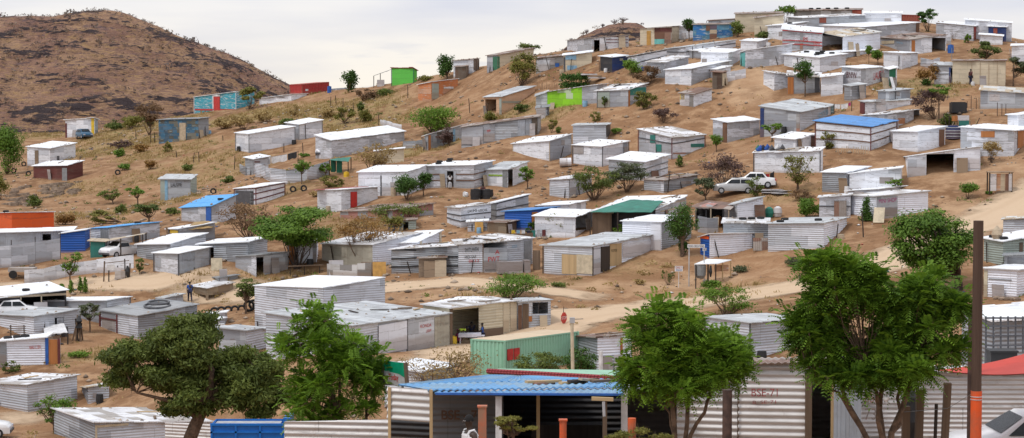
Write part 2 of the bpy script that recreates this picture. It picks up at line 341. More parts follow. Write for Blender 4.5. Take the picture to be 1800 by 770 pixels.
defm('creamr', sheet_mat('cream_ribbed_sheet', (0.62, 0.56, 0.42), sh=0.9, var=0.12, dirt=0.25, rust=0.15, wavy=0.1))
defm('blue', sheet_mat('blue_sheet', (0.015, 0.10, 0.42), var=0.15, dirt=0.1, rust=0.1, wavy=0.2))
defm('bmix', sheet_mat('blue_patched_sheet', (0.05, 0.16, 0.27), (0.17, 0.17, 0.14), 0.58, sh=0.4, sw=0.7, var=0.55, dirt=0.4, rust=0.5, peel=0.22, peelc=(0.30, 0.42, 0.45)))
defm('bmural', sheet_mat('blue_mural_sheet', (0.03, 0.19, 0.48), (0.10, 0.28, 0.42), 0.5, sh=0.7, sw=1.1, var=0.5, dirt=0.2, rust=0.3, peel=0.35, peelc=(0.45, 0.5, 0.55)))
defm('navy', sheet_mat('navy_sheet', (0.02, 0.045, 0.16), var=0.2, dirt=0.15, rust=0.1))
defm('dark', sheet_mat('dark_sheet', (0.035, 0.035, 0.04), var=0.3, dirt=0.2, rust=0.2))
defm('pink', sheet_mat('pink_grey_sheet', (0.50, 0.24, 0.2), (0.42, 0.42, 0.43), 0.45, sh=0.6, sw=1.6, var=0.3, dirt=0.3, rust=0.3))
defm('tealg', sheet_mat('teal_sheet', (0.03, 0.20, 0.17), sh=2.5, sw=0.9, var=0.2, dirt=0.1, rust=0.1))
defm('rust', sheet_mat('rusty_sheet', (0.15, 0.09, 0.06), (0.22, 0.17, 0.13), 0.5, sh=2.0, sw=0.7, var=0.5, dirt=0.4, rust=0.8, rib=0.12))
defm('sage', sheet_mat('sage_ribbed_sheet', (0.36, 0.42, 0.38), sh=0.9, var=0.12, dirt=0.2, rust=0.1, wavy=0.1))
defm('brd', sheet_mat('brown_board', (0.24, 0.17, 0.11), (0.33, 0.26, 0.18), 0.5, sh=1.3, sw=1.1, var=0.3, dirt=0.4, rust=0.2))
defm('wood', wood_mat('weathered_planks', (0.16, 0.11, 0.075)))
defm('lwood', wood_mat('pale_planks', (0.50, 0.36, 0.20), 0.35))
defm('owood', wood_mat('orange_wood', (0.42, 0.17, 0.06), 0.35))
defm('dwood', wood_mat('dark_timber', (0.055, 0.042, 0.035), 0.5))
# roofs: u across the sheets, v down the slope
defm('rw', sheet_mat('pale_roof_sheet', (0.90, 0.92, 0.95), (0.82, 0.85, 0.90), 0.75, sh=3.0, sw=0.75, var=0.10, dirt=0.18, rust=0.25, metal=0.0, wavy=0.15, rib=0.17, seam=0.3))
defm('rg', sheet_mat('grey_roof_sheet', (0.62, 0.65, 0.67), (0.50, 0.52, 0.54), 0.55, sh=2.6, sw=0.75, var=0.22, dirt=0.35, rust=0.35, metal=0.15, wavy=0.2, rib=0.17))
defm('rm', sheet_mat('patched_roof_sheet', (0.86, 0.87, 0.90), (0.46, 0.43, 0.40), 0.75, sh=1.5, sw=0.8, var=0.25, dirt=0.5, rust=0.7, wavy=0.4, rib=0.17))
defm('rr', sheet_mat('rusty_roof_sheet', (0.42, 0.36, 0.32), (0.24, 0.13, 0.09), 0.5, sh=1.6, sw=0.8, var=0.4, dirt=0.5, rust=0.9, wavy=0.4, rib=0.17))
defm('rb', sheet_mat('blue_roof_sheet', (0.10, 0.30, 0.66), sh=3.5, sw=0.8, var=0.16, dirt=0.25, rust=0.15, wavy=0.2, rib=0.17, seam=0.3))
defm('rB', sheet_mat('light_blue_roof_sheet', (0.11, 0.40, 0.80), sh=3.5, sw=0.8, var=0.08, dirt=0.10, rust=0.05, wavy=0.1, rib=0.17, seam=0.25))
defm('rt', sheet_mat('tan_roof_sheet', (0.58, 0.47, 0.33), (0.66, 0.66, 0.64), 0.6, sh=2.0, sw=0.8, var=0.25, dirt=0.4, rust=0.4, wavy=0.3, rib=0.17))
defm('rd', sheet_mat('slate_roof_sheet', (0.30, 0.32, 0.34), (0.38, 0.39, 0.40), 0.6, sh=2.6, sw=0.8, var=0.2, dirt=0.3, rust=0.2, metal=0.2, wavy=0.2, rib=0.17))
defm('rmar', sheet_mat('maroon_roof_sheet', (0.33, 0.04, 0.05), sh=2.6, sw=0.8, var=0.2, dirt=0.2, rust=0.1, wavy=0.2, rib=0.17))
for k, c, ro in (('white', (0.75, 0.75, 0.76), 0.5), ('black', (0.02, 0.02, 0.022), 0.6), ('grey', (0.25, 0.26, 0.27), 0.5), ('pred', (0.55, 0.03, 0.025), 0.5), ('pgreen', (0.03, 0.17, 0.09), 0.5),
                 ('pyellow', (0.75, 0.5, 0.03), 0.5), ('pblue', (0.02, 0.12, 0.45), 0.5), ('maroonp', (0.14, 0.03, 0.03), 0.6), ('tan', (0.5, 0.4, 0.28), 0.7), ('beige', (0.62, 0.53, 0.38), 0.7),
                 ('turq', (0.16, 0.52, 0.50), 0.5), ('skin', (0.05, 0.028, 0.018), 0.55), ('hair', (0.008, 0.007, 0.007), 0.95), ('porange', (0.70, 0.14, 0.03), 0.6), ('lblue', (0.25, 0.45, 0.62), 0.5),
                 ('pgold', (0.55, 0.30, 0.07), 0.6), ('brick', (0.30, 0.20, 0.13), 0.9), ('magenta', (0.45, 0.04, 0.2), 0.8), ('lgrey', (0.5, 0.5, 0.51), 0.5), ('vyellow', (0.55, 0.75, 0.05), 0.8),
                 ('plastic', (0.6, 0.6, 0.68), 0.45), ('silver', (0.42, 0.43, 0.45), 0.3), ('pbrown', (0.18, 0.09, 0.05), 0.7), ('dgreen', (0.0, 0.11, 0.06), 0.6), ('dgrey', (0.09, 0.09, 0.10), 0.5)):
    defm(k, plain_mat(k + '_paint', c, ro, 0.18))
defm('tarp', plain_mat('green_tarp', (0.02, 0.20, 0.14), 0.6, 0.25, 1.2, bump=0.8))
defm('tyre', plain_mat('tyre_rubber', (0.018, 0.018, 0.019), 0.85, 0.2))
defm('canopy', plain_mat('red_canvas', (0.55, 0.05, 0.03), 0.7, 0.15, 0.8, bump=0.5))
defm('clothg', plain_mat('tan_tarp', (0.42, 0.28, 0.12), 0.8, 0.3, 1.5, bump=0.9))
defm('rock', plain_mat('slab_rock', (0.36, 0.27, 0.20), 0.95, 0.4, 2.0, bump=1.0))
defm('bark', plain_mat('tree_bark', (0.20, 0.13, 0.085), 0.9, 0.4, 6.0, bump=1.0))
defm('barkd', plain_mat('dark_bark', (0.10, 0.07, 0.055), 0.9, 0.4, 6.0, bump=1.0))
defm('twig', plain_mat('dry_twig', (0.22, 0.15, 0.10), 0.9, 0.3, 6.0))
defm('rustpole', plain_mat('rusty_orange_pipe', (0.62, 0.10, 0.02), 0.7, 0.3, 2.2, c2=(0.30, 0.16, 0.10)))
defm('brownpole', plain_mat('brown_pipe', (0.10, 0.055, 0.042), 0.7, 0.4, 5.0))
defm('carwhite', plain_mat('white_car_paint', (0.75, 0.75, 0.76), 0.25, 0.03, bump=0.0))
defm('carsilver', plain_mat('silver_car_paint', (0.45, 0.45, 0.45), 0.3, 0.05, metal=0.4, bump=0.0))
defm('carteal', plain_mat('blue_car_paint', (0.01, 0.08, 0.16), 0.3, 0.1, bump=0.0))
T = NT('car_glass'); defm('glass', T.done((0.02, 0.025, 0.03, 1), 0.08, 0.0, None, 0.6))
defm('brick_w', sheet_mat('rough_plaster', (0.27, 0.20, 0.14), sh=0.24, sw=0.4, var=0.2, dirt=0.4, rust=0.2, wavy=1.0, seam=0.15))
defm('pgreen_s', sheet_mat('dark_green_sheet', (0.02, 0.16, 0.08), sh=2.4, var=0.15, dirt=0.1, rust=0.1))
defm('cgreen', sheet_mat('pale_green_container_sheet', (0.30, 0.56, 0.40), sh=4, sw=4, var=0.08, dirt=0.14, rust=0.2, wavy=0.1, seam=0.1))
defm('ctan', sheet_mat('dusty_tan_roof_sheet', (0.62, 0.48, 0.32), sh=4, sw=1.2, var=0.1, dirt=0.2, rust=0.2, wavy=0.2, seam=0.15))
defm('sgreen', plain_mat('sign_green', (0.0, 0.30, 0.16), 0.5, 0.15)); defm('hotp', plain_mat('orange_pipe_paint', (0.72, 0.09, 0.01), 0.6, 0.25, 3.0, c2=(0.45, 0.10, 0.04)))
defm('skip', plain_mat('bright_blue_steel', (0.0, 0.15, 0.55), 0.4, 0.12)); defm('polewood', wood_mat('brown_pole_wood', (0.095, 0.06, 0.045), 0.7)); defm('greytwig', plain_mat('grey_twig', (0.30, 0.27, 0.27), 0.9, 0.2))
# ------------------------------------------------------------------ ground sheet
ny, nx = GX.shape
V = np.stack([GX.ravel(), GY.ravel(), GZ.ravel()], 1)
ii = np.arange(ny * nx).reshape(ny, nx)
Fc = np.stack([ii[:-1, :-1].ravel(), ii[:-1, 1:].ravel(), ii[1:, 1:].ravel(), ii[1:, :-1].ravel()], 1)
T = NT('dirt')
pos = T.n('ShaderNodeNewGeometry').outputs['Position']
a1 = T.noise(pos, 0.09, 4, 0.5); a2 = T.noise(pos, 0.55, 6, 0.62); a3 = T.noise(pos, 3.5, 5, 0.7)
gr = T.n('ShaderNodeAttribute', attribute_name='grass').outputs['Fac']
rk = T.n('ShaderNodeAttribute', attribute_name='pale').outputs['Fac']
col = T.mix(T.ramp(a1, 0.35, 0.65), (0.205, 0.111, 0.057, 1), (0.298, 0.168, 0.089, 1))
col = T.mix(T.ramp(a2, 0.42, 0.66), col, (0.379, 0.235, 0.134, 1))
col = T.mix(T.M('MULTIPLY', T.ramp(a3, 0.52, 0.68), 0.55), col, (0.133, 0.071, 0.037, 1))
col = T.mix(T.M('MULTIPLY', T.ramp(T.noise(pos, 0.8, 6, 0.75), 0.55, 0.66), 0.5), col, (0.112, 0.064, 0.037, 1))
gm = T.M('MULTIPLY', gr, T.ramp(T.noise(pos, 0.8, 5, 0.7), 0.36, 0.58), clamp=True)
col = T.mix(gm, col, T.mix(T.ramp(a3, 0.4, 0.62), (0.34, 0.245, 0.11, 1), (0.19, 0.15, 0.07, 1)))
col = T.mix(T.M('MULTIPLY', rk, T.ramp(a2, 0.3, 0.6, 0.45, 0.9)), col, (0.52, 0.355, 0.22, 1))
dirt = T.done(col, 0.95, 0, T.bump(T.M('ADD', T.M('MULTIPLY', a3, 0.5), a2), 0.7, 0.12), 0.1)
me = np_mesh('ground', V, Fc, dirt, smooth=True)
def blobs(lst, X, Y):
    m = np.zeros(X.shape)
    for px, py, rx, ry, s in lst:      # centre on the picture, radii in metres, strength
        P = G(px, py); q = ((X - P.x) / rx) ** 2 + ((Y - P.y) / ry) ** 2
        m = np.maximum(m, s * np.clip(1.5 - q, 0, 1))
    return m
GR = [(250,225,9,9,1),(180,260,7,9,.8),(230,255,8,8,1),(300,265,7,6,.6),(430,205,9,6,1),(470,200,6,6,.9),(520,195,8,6,1),(600,200,8,9,1),(640,220,6,8,1),(700,215,6,5,.7),
      (150,330,5,5,.4),(230,370,8,8,.6),(300,300,6,6,.5),(400,300,6,6,.6),(470,340,5,4,.5),(570,190,5,5,.9),(730,262,5,4,1),(760,258,4,4,.9),(700,275,3,3,.9),(960,205,4,4,.7),
      (980,180,4,4,.5),(900,205,3,3,.8),(1620,150,5,5,.9),(1640,165,3,3,.7),(1370,345,4,3,.5),(540,385,5,4,.6),(600,400,4,4,.7),(440,245,4,4,.5),(360,280,5,5,.6),(110,235,8,6,.8),(640,180,5,5,.6),
      (930,500,4,3,.5),(1270,520,4,4,.5),(1100,470,3,3,.3),(880,510,4,3,.5),(150,625,3,3,.5),(460,500,5,4,.6),(360,500,4,3,.5)]
gm = blobs(GR, GX, GY).ravel()
at = me.attributes.new('grass', 'FLOAT', 'POINT'); at.data.foreach_set('value', gm.astype('f'))
PALE = [(1310,150,3,8,.6),(1330,130,3,6,.6),(1600,200,4,5,.3),(1200,500,6,2,.5),(900,505,9,2.5,.5),(750,495,6,2,.5),(230,500,10,2,.5),(60,500,6,2,.4),(500,250,4,3,.3),(1650,290,6,4,.4),(1740,300,5,4,.4),(1700,370,4,3,.5),(820,300,5,3,.3)]
at = me.attributes.new('pale', 'FLOAT', 'POINT'); at.data.foreach_set('value', blobs(PALE, GX, GY).ravel().astype('f'))
o = link('ground', me); tag(o, 'sandy brown hillside with patches of dry grass', 'ground', kind='structure')
# ------------------------------------------------------------------ dirt roads draped over the ground
T = NT('road_dirt'); uv = T.n('ShaderNodeUVMap').outputs[0]; u, v, _ = T.sep(uv); pos = T.n('ShaderNodeNewGeometry').outputs['Position']
a2 = T.noise(pos, 0.5, 6, 0.6); a3 = T.noise(pos, 3.0, 4, 0.7)
e = T.M('ABSOLUTE', T.M('SUBTRACT', u, 0.5)); e2 = T.M('ADD', T.M('MULTIPLY', e, 2.0), T.M('MULTIPLY', T.M('SUBTRACT', a2, 0.5), 0.9))
rut = T.ramp(T.M('ABSOLUTE', T.M('SUBTRACT', e, 0.16)), 0.0, 0.07, 1.0, 0.0)
c = T.mix(T.M('MULTIPLY', rut, 0.25), (0.55, 0.41, 0.28, 1), (0.43, 0.30, 0.195, 1))
c = T.mix(T.M('MULTIPLY', T.ramp(a3, 0.5, 0.75), 0.35), c, (0.44, 0.30, 0.18, 1))
ends = T.ramp(T.M('ADD', v, T.M('MULTIPLY', T.M('SUBTRACT', a2, 0.5), 1.5)), 0.0, 0.9)
road_m = T.done(c, 0.95, 0, T.bump(T.M('ADD', a2, a3), 0.4, 0.06), 0.1)
tr = T.n('ShaderNodeBsdfTransparent'); ms = T.n('ShaderNodeMixShader')      # the worn edge thins out into the dirt
T.l(T.M('MULTIPLY', T.ramp(e2, 0.45, 0.95, 1.0, 0.0), ends), ms.inputs[0]); T.l(tr.outputs[0], ms.inputs[1]); T.l(T.b.outputs[0], ms.inputs[2]); T.l(ms.outputs[0], T.out.inputs[0])
def road(pl, width, label, name='road', lift=0.05):
    P = [G(a, b, 90) for a, b in pl]; C = []
    for i in range(len(P) - 1):
        p0, p1, p2, p3 = P[max(i - 1, 0)], P[i], P[i + 1], P[min(i + 2, len(P) - 1)]
        k = max(2, int((p2 - p1).length / 0.8))
        for j in range(k):
            s = j / k; C.append(0.5 * ((2 * p1) + (-p0 + p2) * s + (2 * p0 - 5 * p1 + 4 * p2 - p3) * s * s + (-p0 + 3 * p1 - 3 * p2 + p3) * s ** 3))
    C.append(P[-1]); V = []; UV = []; m = 11; L = 0
    for i, p in enumerate(C):
        d = (C[min(i + 1, len(C) - 1)] - C[max(i - 1, 0)]); d.z = 0; d.normalize(); nrm = Vector((-d.y, d.x, 0))
        wv = width * (1 + 0.18 * math.sin(i * 0.11) + 0.1 * math.sin(i * 0.37))
        for j in range(m):
            q = p + nrm * (j / (m - 1) - 0.5) * wv; edge = min(j, m - 1 - j)
            V.append((q.x, q.y, H(q.x, q.y) + (lift if edge > 0 else -0.15))); UV.append((j / (m - 1), min(i, len(C) - 1 - i) / 5.0))
        L += 0.8
    V = np.array(V); n = len(C); q = np.arange(n * m).reshape(n, m)
    Fc = np.stack([q[:-1, :-1].ravel(), q[:-1, 1:].ravel(), q[1:, 1:].ravel(), q[1:, :-1].ravel()], 1)
    me = np_mesh(name, V, Fc, road_m, smooth=True); uvl = me.uv_layers.new(name='UVMap')
    li = np.zeros(len(me.loops), 'i'); me.loops.foreach_get('vertex_index', li); uvl.data.foreach_set('uv', np.array(UV)[li].astype('f').ravel())
    return tag(link(name, me), label, name, kind='structure')
road([(1900,318),(1800,362),(1700,400),(1600,440),(1500,482),(1400,508),(1280,527),(1150,541),(1040,552),(960,566),(860,610),(790,630),(700,650),(640,672)], 9.5, 'wide pale dirt road curving down through the settlement')
road([(-60,512),(60,506),(160,500),(250,497),(330,486),(420,480)], 5.0, 'pale sandy track below the left shacks', 'path')
road([(300,508),(420,515),(560,515),(700,505),(830,498),(960,512),(1080,528)], 5.5, 'sandy track in front of the long grey shacks', 'path', 0.06)
road([(-60,742),(40,735),(110,722)], 5.0, 'short pale dirt road at the lower left corner', 'road')
# ------------------------------------------------------------------ rocky hills
def fbm(X, Y, s, seed, oc=5, g=0.5):
    o = 0; a = 1
    for k in range(oc): o = o + a * vnoise(X, Y, s / 2 ** k, seed + k); a *= g
    return o
T = NT('hill_rock'); pos = T.n('ShaderNodeNewGeometry').outputs['Position']
at1 = T.n('ShaderNodeAttribute', attribute_name='rocky').outputs['Fac']
mpn = T.n('ShaderNodeMapping'); mpn.inputs['Scale'].default_value = (0.45, 1.2, 3.2); mpn.inputs['Rotation'].default_value = (0, R(14), 0); T.l(pos, mpn.inputs[0])
m = mpn.outputs[0]
n1 = T.noise(m, 0.16, 6, 0.7); n2 = T.noise(m, 0.9, 5, 0.75, 0.6); n3 = T.noise(pos, 0.05, 3); n4 = T.noise(m, 0.32, 5, 0.7)
c = T.mix(T.ramp(n3, 0.38, 0.62), (0.367, 0.210, 0.147, 1), (0.497, 0.310, 0.185, 1))
c = T.mix(T.ramp(n2, 0.45, 0.62), c, (0.292, 0.180, 0.152, 1))
c = T.mix(T.M('MULTIPLY', T.ramp(n4, 0.53, 0.63), 0.7), c, (0.518, 0.330, 0.162, 1))
c = T.mix(T.M('MULTIPLY', T.ramp(T.noise(m, 0.22, 6, 0.8), 0.54, 0.62), 0.8), c, (0.140, 0.100, 0.109, 1))
rm = T.ramp(T.M('ADD', T.M('MULTIPLY', at1, 0.22), T.M('MULTIPLY', T.noise(m, 0.30, 7, 0.72), 1.1)), 0.67, 0.725)
c = T.mix(rm, c, T.mix(n2, (0.03, 0.024, 0.03, 1), (0.13, 0.10, 0.10, 1)))
hill_m = T.done(c, 0.95, 0, T.bump(T.M('ADD', n2, T.M('MULTIPLY', n1, 2.5)), 1.0, 1.4), 0.1)
def hill(name, sil, D, zb, depth_m, label, rock=1.0, seed=20, res=0.9, rz=1.0):
    xs = np.array([(a - 900) / F * D for a, b in sil]); zs = np.array([z_at(D, b) for a, b in sil])
    X = np.arange(xs[0], xs[-1], res); Y = np.arange(D - depth_m, D + depth_m * 0.8, res * 1.3)
    XX, YY = np.meshgrid(X, Y)
    # skew so the ridge line runs slightly obliquely
    cz = np.interp(XX, xs, zs); ker = np.exp(-np.linspace(-2, 2, 15) ** 2); ker /= ker.sum()
    q = (YY - D) / depth_m; s = np.clip(1 - np.abs(q) ** 1.25 * (1 + 0.0 * XX), 0, 1)
    h = (cz - zb) * (s * s * (3 - 2 * s) * 0.35 + s * 0.65)
    Z = zb + h
    amp = np.clip(h / 8, 0, 1)
    led = fbm(XX * 0.45 + Z * 0.15, YY * 1.1 + Z * 1.6, 6.5, seed, 5, 0.72)        # ledges that dip with the strata
    rocky = np.clip(led * 2.0 + 0.22 + 0.5 * fbm(XX, YY, 40, seed + 9, 2), 0, 1)
    near = np.clip(np.abs(q) * 6, 0.25, 1)
    Z = Z + amp * near * (3.0 * fbm(XX, YY, 34, seed + 30, 4) + rz * np.clip(led * 3, 0, 0.9) ** 0.6 * 1.5 + 0.8 * fbm(XX, YY, 3, seed + 40, 3, 0.7))
    ny, nx = XX.shape; ii = np.arange(ny * nx).reshape(ny, nx)
    Fc = np.stack([ii[:-1, :-1].ravel(), ii[:-1, 1:].ravel(), ii[1:, 1:].ravel(), ii[1:, :-1].ravel()], 1)
    me = np_mesh(name, np.stack([XX.ravel(), YY.ravel(), Z.ravel()], 1), Fc, hill_m, smooth=True)
    at = me.attributes.new('rocky', 'FLOAT', 'POINT'); at.data.foreach_set('value', (rocky * rock).ravel().astype('f'))
    tag(link(name, me), label, 'hill', kind='structure')
    return XX, YY, Z
SIL1 = [(-520,200),(-300,90),(-150,45),(-60,34),(0,29),(50,27),(95,29),(130,22),(165,18),(195,17),(220,22),(250,34),(280,45),(305,58),(340,72),(370,84),(400,94),(425,106),(450,119),(475,133),(498,144),(520,156),(560,180),(640,240)]
h1 = hill('hill', SIL1, 760, CZ - 32, 120, 'large brown rocky hill rising behind the settlement on the left', 1.0, 20, 0.85)
SIL2 = [(900,170),(940,130),(970,104),(1000,74),(1020,62),(1045,50),(1070,41),(1095,38),(1120,40),(1138,50),(1165,66),(1200,84),(1260,120)]
h2 = hill('hill', SIL2, 430, CZ - 6, 50, 'small tan rocky hilltop with bare bushes behind the ridge shacks', 0.7, 60, 0.45, 0.5)
# low far plain hills near the horizon
SIL3 = [(380,175),(480,160),(560,158),(620,154),(700,160),(790,150),(900,158),(1000,160),(1100,165)]
far = plain_mat('far_hill_scrub', (0.16, 0.15, 0.16), 0.95, 0.25, 0.02)
_hm = hill_m; hill_m = far
hill('hill', SIL3, 3000, CZ - 60, 500, 'faint low hill far off behind the ridge', 0.3, 80, 12.0, 0.2)
hill_m = _hm
# ------------------------------------------------------------------ shacks
RIBPROF = [(0.0, 0.0), (0.125, .7071), (0.25, 1), (0.375, .7071), (0.5, 0), (0.625, -.7071), (0.75, -1), (0.875, -.7071)]
STONES = []          # weights and rubble collected for one loose-stone mass
def wall_face(mb, A, B, zb0, zb1, zt0, zt1, nrm, cuts, mi, rib=0.0, amp=0.022, u0=0.0):
    """one side of a shack from A to B (xy), with openings cut out; real horizontal ribs when rib > 0"""
    L = (Vector((B[0], B[1], 0)) - Vector((A[0], A[1], 0))).length
    zb = min(zb0, zb1); zt = max(zt0, zt1)
    tt = sorted({0.0, 1.0} | {t for c in cuts for t in c[:2]} | {k / max(1, int(L / 2.5)) for k in range(1, max(1, int(L / 2.5)))})
    if rib > 0:
        n = int((zt - zb) / rib * 8) + 2; zs = [zb + k * rib / 8 for k in range(n + 1)]; off = [amp * RIBPROF[k % 8][1] for k in range(n + 1)]
    else:
        n = max(2, int((zt - zb) / 0.3)); zs = [zb + (zt - zb) * k / n for k in range(n + 1)]; off = [0.0] * (n + 1)
    bj = {t: rnd.uniform(-.035, .035) for t in tt}; bj[0.0] = bj[1.0] = 0.0
    def pt(t, z, o):
        o = o + bj.get(t, 0.0)
        return (A[0] + (B[0] - A[0]) * t + nrm[0] * o, A[1] + (B[1] - A[1]) * t + nrm[1] * o, z)
    for a, b in zip(tt[:-1], tt[1:]):
        if b - a < 1e-4: continue
        tm = (a + b) / 2; ca = [c for c in cuts if c[0] - 1e-4 <= tm <= c[1] + 1e-4]
        ta, tb_ = zt0 + (zt1 - zt0) * a, zt0 + (zt1 - zt0) * b
        zm = zt0 + (zt1 - zt0) * tm; bm_ = zb0 + (zb1 - zb0) * tm
        for k in range(len(zs) - 1):
            z0, z1 = zs[k], zs[k + 1]
            if z0 >= max(ta, tb_): break
            zc = (z0 + z1) / 2
            if any(c[4] <= zc <= c[5] for c in ca): continue
            p = [(a, min(z0, ta), off[k]), (b, min(z0, tb_), off[k]), (b, min(z1, tb_), off[k + 1]), (a, min(z1, ta), off[k + 1])]
            mb.face([pt(*q) for q in p], [(u0 + q[0] * L, q[1] - zb) for q in p], mi, rib > 0)
RIBK = {'W': .17, 'g': .17, 'lg': .17, 'blue': .22, 'creamr': .2, 'sage': .17, 'lb': .17}
ROOFS = {}
def S(label, xL, xN, xR, yB, tL, tN, tR, k='w', roof='rw', k2=None, name='tin_shack', cat='shack', short=3.0, yR=None, yL=None, dd=3.2, rv=5, D=None, eave=0.17,
      door=(), op=(), pan=(), bat=None, posts=None, txt=(), st=6, ty=(), pl=0, group=None, base=None, rth=0.05, rnd_pan=True, key=None, noroof=False, mn=1.75):
    """a shack read off the photograph: left, near and right ground corners and the height of its three visible top corners"""
    N = PD(xN, yB, D) if D else G(xN, yB)
    if not D and mn:      # base hidden behind something: bring the shack forward until it is a believable height
        for q in range(12):
            if z_at(N.y, tN) - N.z >= mn: break
            N = G(xN, yB + q + 1)
    Dn = depth(N); p = F / Dn; kL, kR = (xL - 900) / F, (xR - 900) / F; kN = (xN - 900) / F
    one = (xL == xN)
    hs = (int(xN * 7) + int(yB * 3)) % 10
    if k == 'w': k = 'w' if hs < 6 else ('wB' if hs < 9 else 'wC')
    if k2 == 'w': k2 = 'w' if hs % 3 else 'wB'
    if yR is not None:
        Q = G(xR, yR); d = Vector((Q.x - N.x, Q.y - N.y)); phi = max(R(-50), min(R(62), math.atan2(d.y, d.x)))
        if one: phi = min(phi, math.atan(-kN) - 0.01) if kN < 0 and phi < 0.35 and False else phi
    elif yL is not None:
        Q = G(xL, yL); d = Vector((Q.x - N.x, Q.y - N.y)); phi = max(R(15), min(R(80), math.atan2(d.y, d.x) - math.pi / 2))
    elif one:
        phi = max(-0.25, min(0.05, -kN - 0.03))
    else:
        a, b = xN - xL, xR - xN
        if a <= b: phi = math.asin(max(0.2, min(0.78, a / p / short)))
        else: phi = math.pi / 2 - math.asin(max(0.2, min(0.78, b / p / short)))
    c, s = math.cos(phi), math.sin(phi)
    wR = (kR * Dn - N.x) / (c - kR * s)
    wL = dd if one else (N.x - kL * Dn) / (s + kL * c)
    wR = max(0.6, min(wR, 40)); wL = max(0.6, min(wL, 30))
    dR, dL = Vector((c, s, 0)), Vector((-s, c, 0))
    Rt, Lt, Ft = N + dR * wR, N + dL * wL, N + dR * wR + dL * wL
    zN, zR = z_at(N.y, tN), z_at(Rt.y, tR)
    if one: zL = z_at(Lt.y, tN - rv)
    else: zL = z_at(Lt.y, tL)
    # keep the roof plane believable
    zR = max(zN - wR * 0.4, min(zN + wR * 0.4, zR)); zL = max(zN - wL * 0.45, min(zN + wL * 0.45, zL)); zF = zR + zL - zN
    gz = {q: H(P.x, P.y) for q, P in (('N', N), ('R', Rt), ('L', Lt), ('F', Ft))}
    if D: gz['N'] = N.z
    if base is not None: gz = {q: v for q, v in gz.items()}
    root = empty(name, (N.x, N.y, gz['N']), 0, label, cat, group)
    hgt = zN - gz['N']
    if hgt < 1.5 or hgt > 3.3: print('HEIGHT', round(hgt, 2), 'D', round(Dn), label[:50])
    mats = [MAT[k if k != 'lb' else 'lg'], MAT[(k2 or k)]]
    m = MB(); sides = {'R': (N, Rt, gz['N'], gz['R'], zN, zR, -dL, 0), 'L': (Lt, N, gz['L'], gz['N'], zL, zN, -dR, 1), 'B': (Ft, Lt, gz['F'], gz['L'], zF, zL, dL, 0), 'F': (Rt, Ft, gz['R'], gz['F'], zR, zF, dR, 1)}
    def frac(x):
        if x < xN or xR == xN: return 'L', 0.0 if one else (x - xL) / max(1, xN - xL)
        return 'R', (x - xN) / max(1, xR - xN)
    def tcorr(side, f):      # picture fraction -> wall fraction
        A_, B_ = sides[side][0], sides[side][1]; dA, dB = depth(A_), depth(B_)
        return max(0.0, min(1.0, f * dA / (dB + f * (dA - dB)) if True else f))
    def zrange(side, t, v0, v1):
        A_, B_, b0, b1, t0, t1 = sides[side][:6]; b = b0 + (b1 - b0) * t; tp = t0 + (t1 - t0) * t
        x = A_.x + (B_.x - A_.x) * t; y = A_.y + (B_.y - A_.y) * t; b = H(x, y) if not D else b
        b = min(b, tp - 0.5)
        return b + (tp - b) * v0, b + (tp - b) * v1
    cuts = {q: [] for q in 'RLBF'}
    for (x0, x1, v0, v1) in op:
        sd, f0 = frac(x0 + .01); f1 = frac(x1 - .01)[1]; a, b = tcorr(sd, f0), tcorr(sd, f1)
        za, zb_ = zrange(sd, (a + b) / 2, v0, v1); cuts[sd].append((a, b, v0, v1, za - (0.6 if v0 <= 0 else 0), zb_))
    for q, (A_, B_, b0, b1, t0, t1, nn, mi) in sides.items():
        kk = (k2 or k) if mi else k
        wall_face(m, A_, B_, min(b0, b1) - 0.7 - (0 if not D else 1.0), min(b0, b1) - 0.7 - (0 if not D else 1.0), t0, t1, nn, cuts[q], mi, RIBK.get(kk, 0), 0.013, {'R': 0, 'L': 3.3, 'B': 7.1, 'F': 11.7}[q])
    m.build('wall', mats, root)
    # roof slab: sheets laid down the slope
    if not noroof:
        ee = eave; o1, o2 = dR * ee, dL * ee; tilt = abs(zL - zN) / wL, abs(zR - zN) / wR
        qs = [(N - o1 - o2, zN), (Rt + o1 - o2, zR), (Ft + o1 + o2, zF), (Lt - o1 + o2, zL)]
        gx, gy = (zR - zN) / wR, (zL - zN) / wL
        def rz(P): d = P - N; return zN + 0.02 + gx * d.dot(dR) + gy * d.dot(dL)
        m = MB(); nx_ = max(1, round(wR / 0.8)); jr = random.Random(hash(label) % 9999 if False else len(label) * 7 + int(xN))
        tops = []
        # sheet ends stagger along the eaves, each sheet a little different in length
        for i in range(nx_):
            a0, a1 = -ee + (wR + 2 * ee) * i / nx_, -ee + (wR + 2 * ee) * (i + 1) / nx_
            e0 = ee + jr.uniform(-0.08, 0.16); e1 = ee + jr.uniform(-0.05, 0.2); lift = jr.uniform(0, 0.03)
            P4 = [N + dR * a0 - dL * e0, N + dR * a1 - dL * e0, N + dR * a1 + dL * (wL + e1), N + dR * a0 + dL * (wL + e1)]
            T4 = [Vector((P.x, P.y, rz(P) + rth + lift)) for P in P4]; B4 = [Vector((P.x, P.y, rz(P))) for P in P4]
            uv4 = [(a0, 0), (a1, 0), (a1, wL), (a0, wL)]
            m.face(T4, uv4); m.face(B4[::-1], uv4[::-1])
            for q in range(4):
                r_ = (q + 1) % 4; m.face([B4[q], B4[r_], T4[r_], T4[q]], [(0, 0), (1, 0), (1, .05), (0, .05)])
        m.build('roof', MAT[roof], root)
        def rp(a, b, up=0.0): P = N + dR * wR * a + dL * wL * b; return Vector((P.x, P.y, rz(P) + rth + up))
